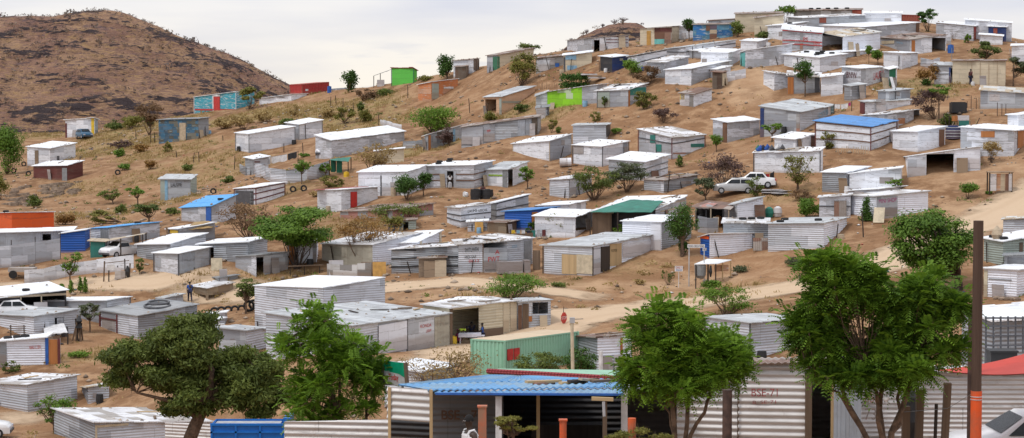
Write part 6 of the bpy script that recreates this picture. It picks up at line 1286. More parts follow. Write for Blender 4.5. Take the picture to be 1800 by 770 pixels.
# ------------------------------------------------------------------ people
def person(label, px, py, yaw, pose='stand', hgt=1.7, shirt='white', legs='navyc', skirt=None, top=None, D=None, loc=None, hold=None, group=None, singlet=False, hair='hair'):
    B = loc if loc is not None else (PD(px, py, D) if D else G(px, py)); B = Vector(B)
    if loc is None and not D: B.z = H(B.x, B.y)
    k = hgt / 1.7; root = mk('person', label, 'person', B, group)
    J = {'pel': (0, 0, .95), 'sp': (0, -.01, 1.12), 'ch': (0, 0, 1.30), 'nk': (0, 0, 1.45), 'hb': (0, .02, 1.54), 'hd': (0, .03, 1.62), 'ht': (0, .01, 1.69)}
    for s, q in ((-1, 'l'), (1, 'r')):
        J.update({q + 'sh': (s * .19, 0, 1.40), q + 'el': (s * .25, -.03, 1.13), q + 'wr': (s * .27, .06, .88), q + 'ha': (s * .27, .08, .81), q + 'hi': (s * .09, 0, .92), q + 'kn': (s * .10, .02, .50), q + 'an': (s * .10, -.02, .09), q + 'to': (s * .11, .15, .03)})
    if pose == 'walk':
        J['lkn'] = (-.10, .14, .52); J['lan'] = (-.10, .20, .10); J['lto'] = (-.1, .36, .05); J['rkn'] = (.1, -.05, .50); J['ran'] = (.1, -.28, .14); J['rto'] = (.1, -.14, .03)
        J['lwr'] = (-.25, -.12, .90); J['lha'] = (-.25, -.12, .83); J['rwr'] = (.25, .22, .96); J['rha'] = (.25, .26, .90); J['rel'] = (.25, .02, 1.12)
    if pose == 'sit':
        dz = -.42
        for q in J:
            if q[1:] not in ('kn', 'an', 'to'): J[q] = (J[q][0], J[q][1] - .05, J[q][2] + dz)
        for s, q in ((-1, 'l'), (1, 'r')): J[q + 'kn'] = (s * .13, .38, .50); J[q + 'an'] = (s * .13, .40, .09); J[q + 'to'] = (s * .13, .56, .03); J[q + 'el'] = (s * .26, .05, .74); J[q + 'wr'] = (s * .12, .27, .66); J[q + 'ha'] = (s * .08, .34, .66)
    if pose == 'bend':
        def rot(P, a=R(72), c=(0, 0, .95)): y, z = P[1] - c[1], P[2] - c[2]; return (P[0], c[1] + y * math.cos(a) + z * math.sin(a), c[2] - y * math.sin(a) + z * math.cos(a))
        for q in ('sp', 'ch', 'nk', 'hb', 'hd', 'ht', 'lsh', 'rsh'): J[q] = rot(J[q])
        for s, q in ((-1, 'l'), (1, 'r')): J[q + 'el'] = (s * .22, .50, .88); J[q + 'wr'] = (s * .15, .62, .66); J[q + 'ha'] = (s * .13, .66, .60)
    E = [('pel', 'sp'), ('sp', 'ch'), ('ch', 'nk'), ('nk', 'hb'), ('hb', 'hd'), ('hd', 'ht')]
    for q in 'lr': E += [('ch', q + 'sh'), (q + 'sh', q + 'el'), (q + 'el', q + 'wr'), (q + 'wr', q + 'ha'), ('pel', q + 'hi'), (q + 'hi', q + 'kn'), (q + 'kn', q + 'an'), (q + 'an', q + 'to')]
    RD = {'pel': .135, 'sp': .125, 'ch': .145, 'nk': .058, 'hb': .062, 'hd': .092, 'ht': .07}
    for q in 'lr': RD.update({q + 'sh': .062, q + 'el': .043, q + 'wr': .030, q + 'ha': .034, q + 'hi': .092, q + 'kn': .058, q + 'an': .040, q + 'to': .034})
    # five fingers on each hand
    for q, s in (('l', -1), ('r', 1)):
        a = Vector(J[q + 'wr']); h = Vector(J[q + 'ha']); d = (h - a).normalized(); sd = d.cross(Vector((s, 0, .01))).normalized()
        for i, (off, ln) in enumerate(((-.030, .065), (-.010, .078), (.010, .075), (.028, .060))):
            b0 = h + d * .02 + sd * off; b1 = b0 + d * ln * .55 + Vector((0, 0, 0)); b2 = b1 + d * ln * .4 - Vector((s * .015, 0, 0))
            J[f'{q}f{i}a'], J[f'{q}f{i}b'] = tuple(b1), tuple(b2); RD[f'{q}f{i}a'] = .010; RD[f'{q}f{i}b'] = .008; E += [(q + 'ha', f'{q}f{i}a'), (f'{q}f{i}a', f'{q}f{i}b')]
        t1 = h - sd * .045 - d * .005; t2 = t1 + d * .035 - sd * .01; J[q + 'ta'], J[q + 'tb'] = tuple(t1), tuple(t2); RD[q + 'ta'] = .012; RD[q + 'tb'] = .010; E += [(q + 'ha', q + 'ta'), (q + 'ta', q + 'tb')]
    ca, sa = math.cos(yaw), math.sin(yaw)
    def W(P): x, y, z = (c * k for c in P); return (x * ca - y * sa, x * sa + y * ca, z)
    def skin(name, keys, edges, mat, grow=0.0, parent=root, rootk=None, sub=1):
        me = bpy.data.meshes.new(name); ix = {q: i for i, q in enumerate(keys)}
        me.from_pydata([W(J[q]) for q in keys], [(ix[a], ix[b]) for a, b in edges], []); me.materials.append(MAT[mat])
        o = bpy.data.objects.new(name, me); COL.objects.link(o); o.parent = parent
        sm = o.modifiers.new('skin', 'SKIN'); sm.use_smooth_shade = True
        if not me.skin_vertices: me.attributes  # layer is made with the modifier
        if not me.skin_vertices:
            import bmesh; bm = bmesh.new(); bm.from_mesh(me); bm.verts.layers.skin.verify(); bm.to_mesh(me); bm.free()
        for q, i in ix.items():
            r_ = (RD[q] + grow) * k; f = 1.25 if q in ('pel', 'sp', 'ch') else 1.0; me.skin_vertices[0].data[i].radius = (r_ * (f if q in ('pel', 'ch', 'sp') else 1), r_ * (.85 if f > 1 else 1)); me.skin_vertices[0].data[i].use_root = (q == (rootk or keys[0]))
        ss = o.modifiers.new('sub', 'SUBSURF'); ss.levels = sub; ss.render_levels = sub
        dg = bpy.context.evaluated_depsgraph_get(); bpy.context.view_layer.update(); me2 = bpy.data.meshes.new_from_object(o.evaluated_get(bpy.context.evaluated_depsgraph_get()))
        o.modifiers.clear(); o.data = me2
        for p_ in me2.polygons: p_.use_smooth = True
        return o
    body = skin('body', list(J.keys()), E, 'skin', rootk='pel', sub=2 if singlet else 1)
    tk = ['pel', 'sp', 'ch', 'lsh', 'rsh']; te = [('pel', 'sp'), ('sp', 'ch'), ('ch', 'lsh'), ('ch', 'rsh')]
    if not singlet:
        J['lel2'] = tuple(Vector(J['lsh']).lerp(Vector(J['lel']), .75)); J['rel2'] = tuple(Vector(J['rsh']).lerp(Vector(J['rel']), .75)); RD['lel2'] = RD['rel2'] = .046
        tk += ['lel2', 'rel2']; te += [('lsh', 'lel2'), ('rsh', 'rel2')]
        skin('shirt', tk, te, shirt, .016)
    else:
        m = MB(); lv = [(.84, .175, .135), (1.0, .17, .13), (1.15, .172, .132), (1.28, .195, .155), (1.36, .175, .15), (1.40, .15, .135)]; n = 20
        def rp(i, j): z, a, b = lv[i]; t_ = j / n * 2 * math.pi; return Vector(W((a * math.cos(t_), b * math.sin(t_), z))) + B
        for i in range(len(lv) - 1):
            for j in range(n): m.face([rp(i, j), rp(i, j + 1), rp(i + 1, j + 1), rp(i + 1, j)], smooth=True)
        for s in (-1, 1): m.tube([Vector(W((s * .10, .10, 1.34))) + B, Vector(W((s * .115, .055, 1.445))) + B, Vector(W((s * .115, -.03, 1.462))) + B, Vector(W((s * .10, -.11, 1.34))) + B], [.032, .026, .026, .032], 8)
        m.build('singlet', MAT[shirt], root)
    if skirt:
        hi = Vector(J['pel']); kn = (Vector(J['lkn']) + Vector(J['rkn'])) / 2; an = (Vector(J['lan']) + Vector(J['ran'])) / 2; m = MB()
        ps = [Vector(W(hi + Vector((0, 0, .08)))) + B, Vector(W(hi.lerp(kn, .6))) + B, Vector(W(kn.lerp(an, .75))) + B]; m.tube(ps, [.17 * k, .22 * k, .25 * k], 14); m.build('skirt', MAT[skirt], root)
    else:
        lk = ['pel', 'lhi', 'rhi', 'lkn', 'rkn', 'lan', 'ran']; skin('trousers', lk, [('pel', 'lhi'), ('pel', 'rhi'), ('lhi', 'lkn'), ('rhi', 'rkn'), ('lkn', 'lan'), ('rkn', 'ran')], legs, .018)
    m = MB(); hd = Vector(W(J['hd'])) + B + Vector((sa * .014, -ca * .014, .022)) * k
    n = 12
    for i in range(5):
        for j in range(n):
            def sp_(a, b): t_ = a / 5 * R(100); f_ = b / n * 2 * math.pi; return hd + Vector((math.sin(t_) * math.cos(f_) * .094, math.sin(t_) * math.sin(f_) * .104, math.cos(t_) * .104)) * k
            m.face([sp_(i, j), sp_(i + 1, j), sp_(i + 1, j + 1), sp_(i, j + 1)], smooth=True)
    m.build('hair', MAT[hair], root)
    # face: nose, eyes, ears
    m = MB(); f = lambda x, y, z: Vector(W((J['hd'][0] + x, J['hd'][1] + y, J['hd'][2] + z))) + B
    m.tube([f(0, .088, .02), f(0, .118, -.022)], [.010, .017], 6)
    for s in (-1, 1): m.tube([f(s * .088, 0, .02), f(s * .098, -.01, -.02)], [.02, .014], 6)
    m.tube([f(-.03, .094, -.055), f(.03, .094, -.055)], .008, 6); m.build('face_features', MAT['skin'], root)
    m = MB()
    for s in (-1, 1): m.tube([f(s * .034, .080, .012), f(s * .034, .093, .012)], .007, 8)
    m.build('eyes', MAT['white'], root)
    return root
defm('navyc', plain_mat('navy_cloth', (.02, .025, .06), .85, .15)); defm('bluec', plain_mat('blue_cloth', (.03, .10, .38), .85, .15)); defm('patt', plain_mat('pink_patterned_cloth', (.35, .03, .12), .85, .3, 14, c2=(.05, .02, .06)))
person('person in a dark blue top walking on the sandy track by the brown kiosk', 334,533, R(20), 'walk', 1.72, 'bluec', 'navyc')
person('person in dark clothes standing beside a white bucket in the right yard', 1706,150, R(-60), 'stand', 1.7, 'maroonp', 'navyc')
person('woman in a white top standing in the dark shack doorway', 791,332.5, R(180), 'stand', 1.55, 'white', 'navyc', skirt='lgrey')
person('person sitting among black drums outside the lime marked shack', 849,346, R(190), 'sit', 1.6, 'maroonp', 'navyc')
st_ = INFO['stall']; Nn = st_['N']
def at_stall(px, py): P = G(px, py); return P
person('woman in a lime top and pink patterned skirt bending over the stall table', 806,604, R(-80), 'bend', 1.6, 'vyellow', 'navyc', skirt='patt')
person('person in a bright blue shirt seated at the right of the stall table', 847,600, R(95), 'sit', 1.65, 'bluec', 'navyc')
person('person in dark clothes behind the stall table in the shade', 829,597, R(170), 'sit', 1.6, 'navyc', 'navyc')
P = PD(826, 700, 42); P.z = CZ - (732 - 168) / 3800 * 42 - 1.76
person('man in a white singlet standing before the dark corrugated shop wall', 826,0, R(115), 'stand', 1.76, 'white', 'navyc', loc=(P.x, P.y, P.z), singlet=True)
# stall table, stools, tub
def table(label, px, py, w, d, h, mat, yaw=0.0, cloth=None):
    B = G(px, py); r = mk('plastic_table', label, 'table', B); m = MB(); m.box((B.x, B.y, B.z + h), (w, d, .05), yaw); m.build('tabletop', MAT[mat], r)
    for sx in (-1, 1):
        for sy in (-1, 1): m = MB(); m.beam((B.x + sx * (w / 2 - .07), B.y + sy * (d / 2 - .07), B.z - .1), (B.x + sx * (w / 2 - .12), B.y + sy * (d / 2 - .12), B.z + h), .06); m.build('leg', MAT[mat], r)
    if cloth: m = MB(); m.box((B.x, B.y, B.z + h - .12), (w + .06, d + .06, .22), yaw); m.build('skirt_cloth', MAT[cloth], r)
table('white plastic table in the open bay of the cream stall', 826,606, 1.5, .8, .74, 'plastic', cloth='plastic')
table('small white stool table in front of the seated blue shirt person', 845,606, .55, .5, .6, 'plastic')
def drum(label, px, py, r_, h, mat, name='barrel', cat='barrel', group=None, up=0.0, lid=None, sq=False):
    B = G(px, py); ro = mk(name, label, cat, B, group); m = MB()
    if sq: m.box((B.x, B.y, B.z + h / 2), (r_ * 2, r_ * 1.7, h)); m.box((B.x, B.y, B.z + h + .03), (r_ * 1.7, r_ * 1.4, .06))
    else: m.tube([(B.x, B.y, B.z - .05), (B.x, B.y, B.z + h * .33), (B.x, B.y, B.z + h * .34), (B.x, B.y, B.z + h * .66), (B.x, B.y, B.z + h * .67), (B.x, B.y, B.z + h)], [r_, r_, r_ * 1.05, r_ * 1.05, r_, r_], 16)
    m.build('body', MAT[mat], ro); m = MB(); m.tube([(B.x, B.y, B.z + h), (B.x, B.y, B.z + h + .06)], r_ * .45, 10); m.build('lid', MAT[lid or mat], ro); return ro
drum('yellow plastic tub left of the bending woman', 796,606, .28, .55, 'pyellow', 'tub', 'tub')
drum('black water drum left of the seated person outside the shacks', 837,350, .55, .95, 'black')
drum('black water drum right of the seated person outside the shacks', 857,349, .55, .85, 'black')
drum('black square water tank on the bare ground of the right yard', 1684,198, .75, 1.0, 'black', 'water_tank', 'water tank', sq=True)
drum('large blue barrel at the right end of the red container', 579,163, .3, .9, 'pblue')
drum('white bucket at the feet of the dark clothed person', 1710,151, .2, .4, 'white', 'bucket', 'bucket')
drum('white bucket on the sand below the woman in the doorway', 817,345, .2, .4, 'white', 'bucket', 'bucket')
drum('blue barrel raised beside the open shed on the hilltop', 1671,93, .35, .9, 'pblue')
drum('yellow crate like tub by the green shade shelter', 609,311, .3, .5, 'pyellow', 'tub', 'tub')
drum('striped dark blue drum wrapped in sheeting by the junk heap', 1676,244, .75, 1.2, 'navy', 'striped_drum', 'drum')
for i in range(4):
    P = G(1676, 244); m = MB(); m.tube([(P.x, P.y, P.z + .15 + i * .28), (P.x, P.y, P.z + .22 + i * .28)], .80, 16); m.build('band', MAT['lgrey'], [o for o in bpy.data.objects if o.name == 'striped_drum'][0])
# ------------------------------------------------------------------ clotheslines
def washing(label, p0, p1, hp, cloths, cat='clothesline'):
    A, B = G(*p0), G(*p1); zA, zB = z_at(A.y, p0[1] - hp), z_at(B.y, p1[1] - hp); r = mk('clothesline', label, cat, A)
    for P, z in ((A, zA), (B, zB)): m = MB(); m.tube([(P.x, P.y, P.z - .2), (P.x, P.y, z + .05)], .04, 6); m.build('pole', MAT['dwood'], r)
    a, b = Vector((A.x, A.y, zA)), Vector((B.x, B.y, zB)); L = (b - a).length
    ln = [a.lerp(b, t / 12) - Vector((0, 0, .12 * math.sin(t / 12 * math.pi))) for t in range(13)]; m = MB(); m.tube(ln, .012, 4, cap=False); m.build('line', MAT['grey'], r)
    for (t0, t1, h, mat, lab) in cloths:
        m = MB(); n = 6; th = .02
        for i in range(n):
            q0, q1 = t0 + (t1 - t0) * i / n, t0 + (t1 - t0) * (i + 1) / n
            p, q = a.lerp(b, q0) - Vector((0, 0, .12 * math.sin(q0 * math.pi))), a.lerp(b, q1) - Vector((0, 0, .12 * math.sin(q1 * math.pi)))
            o0, o1 = Vector((0, .05 * math.sin(i * 2.1), 0)), Vector((0, .05 * math.sin((i + 1) * 2.1), 0)); hh0, hh1 = h * (1 + .08 * math.sin(i * 1.7)), h * (1 + .08 * math.sin((i + 1) * 1.7))
            m.face([p, q, q + o1 - Vector((0, 0, hh1)), p + o0 - Vector((0, 0, hh0))], smooth=True); m.face([p + Vector((0, th, 0)), p + o0 - Vector((0, -th, hh0)), q + o1 - Vector((0, -th, hh1)), q + Vector((0, th, 0))], smooth=True)
        o = m.build('laundry', MAT[mat]); tag(o, lab, 'laundry')
    return r
washing('clothesline with white and dark sheets inside the fenced yard', (455,302), (524,290), 24, [(.02,.10,.9,'pyellow','yellow cloth at the left end of the yard clothesline'),(.14,.3,.8,'white','small white cloth on the yard clothesline'),(.32,.72,.75,'white','long white sheet in the middle of the yard clothesline'),(.74,.97,.7,'black','dark blanket at the right end of the yard clothesline')])
cl = [(i * .095 + .02, i * .095 + .085, .55 + .2 * ((i * 7) % 3), c, l) for i, (c, l) in enumerate([('pyellow','yellow cloth first on the long clothesline below the blue shack'),('lblue','pale blue cloth beside the yellow one on the long line'),('white','white cloth third from the left on the long line'),('navyc','navy cloth left of centre on the long line'),('tealg','teal cloth in the middle of the long line'),('lgrey','grey cloth right of the teal one on the long line'),('maroonp','dark maroon cloth on the long line'),('white','white shirt right of the maroon cloth on the long line'),('pred','red cloth near the right end of the long line'),('navyc','last navy cloth at the right end of the long line')])]
washing('long clothesline with mixed washing in front of the blue and white shacks', (897,421), (992,417), 17, cl)
washing('short clothesline with white cloths beside the weathered grey shack', (1466,200), (1497,196), 17, [(.0,.35,.45,'white','left white cloth by the weathered grey shack'),(.4,.78,.5,'white','right white cloth by the weathered grey shack'),(.82,.95,.35,'magenta','small pink cloth on the short hillside clothesline')])
washing('short clothesline with red and dark clothes behind the white car', (1338,325), (1360,322), 20, [(.05,.3,.7,'dgrey','dark cloth left on the line behind the white car'),(.35,.65,.8,'pred','red cloth on the line behind the white car'),(.7,.98,1.0,'black','black cloth right on the line behind the white car')])
# ------------------------------------------------------------------ tyres
def torus(m, c, Rr, r, nrm=(0, 0, 1), n=16, k=8, sc=(1, 1)):
    q = Vector(nrm).to_track_quat('Z', 'Y')
    def p(i, j): a, b = 2 * math.pi * i / n, 2 * math.pi * j / k; return Vector(c) + q @ Vector(((Rr + r * math.cos(b)) * math.cos(a) * sc[0], (Rr + r * math.cos(b)) * math.sin(a) * sc[1], r * math.sin(b) * 1.15))
    for i in range(n):
        for j in range(k): m.face([p(i, j), p(i + 1, j), p(i + 1, j + 1), p(i, j + 1)], smooth=True)
def tyre(label, c, nrm=(0, 0, 1), Rr=.24, r=.085, group=None, name='tyre'):
    m = MB(); torus(m, (0, 0, 0), Rr, r, nrm); me_o = m.build(name, MAT['tyre']); me_o.location = c; return tag(me_o, label, 'tyre', group)
for P, n_, lab in TYRES:
    for i in range(n_):
        short = lab if len(lab.split()) <= 10 else ' '.join(lab.split()[:10])
        cnt = [t for t in TYRES if t[2] == lab]; multi = sum(t[1] for t in cnt) > 1
        tyre('black tyre on roof of ' + short, (P.x + i * .12, P.y, P.z + .10 + i * .19), group='tyres on roof of ' + short if multi else None)
for px, py in ((377,549),(389,547.5),(401,546.5),(413,545.5),(425,545)):
    P = G(px, py); tyre('half buried tyre in the low tyre row beside the large silver shed', (P.x, P.y, P.z + .02), (0.1, -1, 0), .30, .09, 'half buried tyres edging the yard')
P = G(438, 548); tyre('large black tyre standing upright at the end of the tyre row', (P.x, P.y, P.z + .45), (.2, -1, .1), .38, .11)
P = G(445, 546); tyre('second large tyre leaning behind the upright one at the tyre row', (P.x, P.y + .4, P.z + .4), (.5, -1, .2), .36, .10)
for px, py, l in ((515,338,'left one of two tyres standing on the slope below the curved fence'),(534,336,'right one of two tyres standing on the slope below the curved fence'),(207,307,'lone black tyre on the bare slope below the dug hole'),(50,309,'black tyre on the ground left of the maroon cabin'),(375,341,'black tyre on the slope above the white shack framed in dark red'),(24,304,'black tyre beside the green tree mass at the left edge'),(42,292,'tyre lying left of the low white three panel shack')):
    P = G(px, py); tyre(l, (P.x, P.y, P.z + .28), (.3, -1, .15), .27, .09)
info = INFO['maroonframe']
for i, (a, b, rr) in enumerate(((.55, .35, 1.0), (.62, .42, .8))):
    Pq = info['N'] + info['dR'] * info['wR'] * a + info['dL'] * info['wL'] * b; z = info['rz'](Pq) + .12 + i * .16
    m = MB(); torus(m, (0, 0, 0), rr, .08, (0.0, -.1, 1), 24, 6); o = m.build('hose_coil', MAT['dgrey']); o.location = (Pq.x, Pq.y, z + .05)
    tag(o, ['wide dark hose coil lying lower on the grey roof with the maroon gate', 'smaller hose coil on top of the wide one on the grey roof'][i], 'hose coil')
for A_, B_, lab, mt in PLANKS:
    m = MB(); m.beam(A_ + Vector((0, 0, .03)), B_ + Vector((0, 0, .03)), .16, .05); o = m.build('roof_plank', MAT[mt]); short = ' '.join(lab.split()[:9])
    tag(o, 'loose plank holding down the roof of ' + short, 'plank', 'planks on roof of ' + short)
# maroon gate frame
i_ = INFO['maroonframe']; N = i_['N']
for (x0, x1) in ((177, 205),):
    r = i_['root']; A = N + i_['dL'] * i_['wL'] - i_['dR'] * .06; Bq = N + i_['dL'] * i_['wL'] * .54 - i_['dR'] * .06
    zt = i_['zL'] - .1
    for P in (A, Bq): m = MB(); m.beam((P.x, P.y, H(P.x, P.y) - .2), (P.x, P.y, zt), .12); m.build('gate_frame', MAT['maroonp'], r)
    m = MB(); zz = H(A.x, A.y) + .6 * (zt - H(A.x, A.y)); m.beam((A.x, A.y, zz), (Bq.x, Bq.y, zz), .1); m.build('gate_frame', MAT['maroonp'], r)
# orange door of the lower left shack
i_ = INFO['odoor']; r = i_['root']
def front_slab(info, f0, f1, v0, v1, mat, name, off=.05, th=.05):
    A = info['N'] + info['dR'] * info['wR'] * f0 - info['dL'] * off; B = info['N'] + info['dR'] * info['wR'] * f1 - info['dL'] * off
    zt = info['zN'] + (info['zR'] - info['zN']) * (f0 + f1) / 2; zb = info['N'].z; d = (B - A); m = MB()
    m.box(((A.x + B.x) / 2, (A.y + B.y) / 2, zb + (zt - zb) * (v0 + v1) / 2), (d.length, th, (zt - zb) * (v1 - v0)), math.atan2(d.y, d.x)); return m.build(name, MAT[mat], info['root'])
front_slab(i_, 1.0, 1.07, -.2, 1.0, 'pblue', 'wall_panel'); dq = front_slab(i_, 1.08, 1.27, -.05, .93, 'owood', 'door'); front_slab(i_, 1.07, 1.33, .94, 1.02, 'rust', 'door_frame'); front_slab(i_, 1.275, 1.33, -.2, .94, 'maroonp', 'wall_panel')
front_slab(i_, 1.0, 1.33, -.4, .98, 'W', 'wall_panel', off=-.1)
# ------------------------------------------------------------------ shade cloths, porches, kiosks
def canopy(label, corners, mat, name='shade_canopy', cat='canopy', th=.04, sag=.12, posts=None, pmat='dwood', n=6):
    Pc = [c if isinstance(c, Vector) else P3(*c) for c in corners]; c0 = sum(Pc, Vector()) / 4; r = mk(name, label, cat, (c0.x, c0.y, H(c0.x, c0.y))); m = MB()
    def q(u, v): P = Pc[0].lerp(Pc[1], u).lerp(Pc[3].lerp(Pc[2], u), v); P.z -= sag * math.sin(u * math.pi) * math.sin(v * math.pi) - .02 * math.sin(u * 17 + v * 5); return P
    for i in range(n):
        for j in range(n):
            Q = [q(i / n, j / n), q((i + 1) / n, j / n), q((i + 1) / n, (j + 1) / n), q(i / n, (j + 1) / n)]; uv = [(a * 4, b * 3) for a, b in ((i / n, j / n), ((i + 1) / n, j / n), ((i + 1) / n, (j + 1) / n), (i / n, (j + 1) / n))]
            m.face(Q, uv, 0, sag > 0.03); m.face([p - Vector((0, 0, th)) for p in Q][::-1], uv[::-1], 0, sag > 0.03)
    for (u0, v0, u1, v1) in ((0, 0, 1, 0), (1, 0, 1, 1), (1, 1, 0, 1), (0, 1, 0, 0)):
        for i in range(n): a = q(u0 + (u1 - u0) * i / n, v0 + (v1 - v0) * i / n); b = q(u0 + (u1 - u0) * (i + 1) / n, v0 + (v1 - v0) * (i + 1) / n); dn = Vector((0, 0, th)); m.face([a - dn, b - dn, b, a])
    m.build('cover', MAT[mat], r)
    for (u, v) in (posts or ()):
        P = q(u, v); m = MB(); m.beam((P.x, P.y, H(P.x, P.y) - .3), (P.x, P.y, P.z - .02), .10); m.build('post', MAT[pmat], r)
    return r
def Dg(px, py): return depth(G(px, py))
i_ = INFO['tarpshop']; N_ = i_['N']; dR_, dL_, wl = i_['dR'], i_['dL'], i_['wL']
def rpt(a, b, up): P = N_ + dR_ * a + dL_ * b; return Vector((P.x, P.y, i_['rz'](P) + up))
canopy('green shade net stretched over the shop front', [rpt(-1.6, wl, .1), rpt(-1.6, -.1, 0), rpt(2.2, -.1, .5), rpt(3.4, wl * .6, .55)], 'tarp', sag=.02, posts=[(0,0),(.45,0),(1,0)], n=8)
d0 = Dg(597, 307)
canopy('small green shade cloth shelter in the fenced yard', [(579,281,d0-.8),(612,284,d0-.8),(617,276,d0+1.5),(590,278,d0+1.5)], 'tarp', sag=.1, posts=[(0,0),(1,0),(1,1),(0,1)])
P = G(586, 306); m = MB(); m.box((P.x, P.y - .3, z_at(P.y, 292)), (.5, .04, 1.3), .1); o = m.build('hanging_cloth', MAT['dgreen']); tag(o, 'dark green cloth hanging at the left front of the shade shelter', 'cloth')
P = G(597, 307); m = MB(); m.box((P.x, P.y - .3, z_at(P.y, 293)), (.6, .04, 1.3), -.1); o = m.build('hanging_cloth', MAT['dgreen']); tag(o, 'dark green cloth hanging in the middle of the shade shelter', 'cloth')
d0 = Dg(1240, 400)
canopy('patched porch roof with a faded pink strip before the awning shack', [(1214,363,d0-1),(1284,368,d0-1),(1298,357,d0+3),(1240,352,d0+3.5)], 'rr', sag=.02, posts=[(.12,.02),(.5,.02),(.95,.02)], pmat='tan')
canopy('pink faded sheet lying on the patched porch roof', [(1222,365,d0-1),(1246,366.5,d0-1),(1262,357.5,d0+1.6),(1246,355.5,d0+1.8)], 'pink', sag=-.1, cat='sheet', name='roof_sheet')
d0 = Dg(665, 151)
canopy('dark flat porch roof attached left of the green cabin', [(657,133,d0-.8),(680,125,d0-.8),(690,121,d0+1.6),(665,130,d0+1.6)], 'dgrey', sag=.0, posts=[(0,0),(.5,0)], name='porch_roof', cat='porch')
P = G(669, 152); m = MB(); m.box((P.x, P.y + .3, P.z + .45), (1.0, .8, .95)); o = m.build('white_counter', MAT['w']); tag(o, 'white sheet counter under the green cabin porch', 'counter')
d0 = Dg(215, 455)
canopy('tan carport roof sloping up to the right over the pickup', [(183,424.5,d0-.5),(252,411,d0-.5),(258,409,d0+3.5),(190,420,d0+3.5)], 'rt', sag=.02, posts=[(.42,0),(.98,0),(.98,1)], name='carport', cat='carport')
d0 = Dg(100, 600)
canopy('tilted white sheet canopy above the orange door shack', [(78,588,d0-1),(119,584,d0-1),(112,568,d0+1.2),(76,573,d0+1.2)], 'white', sag=.0, posts=[(0,0),(1,0)], name='sheet_canopy')
B = G(40, 602); r = mk('wooden_pallet', 'brown wooden pallet board standing in the lower left yard', 'pallet', B); boards(r, [((B.x - 1.0, B.y, B.z + .55 + i * .16), (B.x + .25, B.y, B.z + .62 + i * .14), .14, .04) for i in range(5)], 'wood'); boards(r, [((B.x - .9, B.y + .05, B.z - .1), (B.x - .9, B.y + .05, B.z + 1.3), .07, .07), ((B.x + .1, B.y + .05, B.z - .1), (B.x + .1, B.y + .05, B.z + 1.3), .07, .07)], 'dwood', 'post')
B = G(138, 600); r = mk('firewood_stack', 'upright pile of dark poles with a black coat hung on it', 'wood pile', B); boards(r, [((B.x + rnd.uniform(-.5, .4), B.y + rnd.uniform(-.3, .3), B.z - .1), (B.x + rnd.uniform(-.25, .25), B.y, B.z + rnd.uniform(1.1, 2.2)), .09, .09) for i in range(11)], ['wood', 'dwood'], 'pole')
m = MB(); m.tube([(B.x + .1, B.y - .25, B.z + 1.0), (B.x + .12, B.y - .3, B.z + 1.5), (B.x + .1, B.y - .2, B.z + 1.9)], [.28, .24, .08], 9); tag(m.build('black_coat', MAT['black']), 'black coat hanging on the upright pole pile', 'coat')
# brown tarp on the yellow door shack roof
d0 = Dg(345, 424)
canopy('brown tarpaulin sagging over the roof left of the bare thorn tree', [(326,404,d0-1),(372,400,d0-1),(388,390,d0+3),(340,390,d0+3)], 'clothg', sag=-.35, name='tarpaulin', cat='tarpaulin', n=8)
# table kiosk by the road
B = G(1252, 500); Dk = depth(B); pk = F / Dk; r = mk('roofed_table_stall', 'small open table stall with pale sheet roof and wooden legs by the road', 'stall', B)
def K(a, b, dy=0.0): Y = B.y + dy; return Vector(((a - 900) / F * Dk + (dy * (a - 900) / F), Y, z_at(Y, b)))
m = MB(); c_ = [K(1220, 464, -.9), K(1262, 463, -.9), K(1286, 456.5, .9), K(1243, 455, 1.0)]; m.face(c_, [(0, 0), (2, 0), (2, 2), (0, 2)]); m.face([q - Vector((0, 0, .05)) for q in c_][::-1]); [m.face([c_[i] - Vector((0, 0, .05)), c_[(i + 1) % 4] - Vector((0, 0, .05)), c_[(i + 1) % 4], c_[i]]) for i in range(4)]; m.build('roof', MAT['rw'], r)
for a, t, dy in ((1223, 465, -.8), (1245, 465, -.8), (1258, 464, -.8), (1270, 462, .2), (1284, 458, .8), (1244, 458, .8)):
    P = K(a, t, dy); m = MB(); m.beam((P.x, P.y, H(P.x, P.y) - .3), P, .09); m.build('leg', MAT['lwood' if a > 1265 else 'dwood'], r)
m = MB(); P = K(1231, 478, -.5); m.tube([(P.x, P.y, z_at(P.y, 489)), (P.x, P.y, z_at(P.y, 484)), (P.x, P.y, z_at(P.y, 466))], [.25, .42, .46], 12); m.build('hanging_sack', MAT['grey'], r)
m = MB(); P = K(1268, 468, .3); m.box((P.x, P.y, P.z - .15), (1.2, .05, .5), .35); m.build('side_panel', MAT['orange'], r)
m = MB(); P = K(1249, 478, -.85); m.tube([(P.x, P.y, P.z - .4), (P.x, P.y, P.z), (P.x, P.y, P.z + .5)], [.05, .13, .07], 8); tag(m.build('black_bag', MAT['black']), 'black bag hanging in the table stall', 'bag')
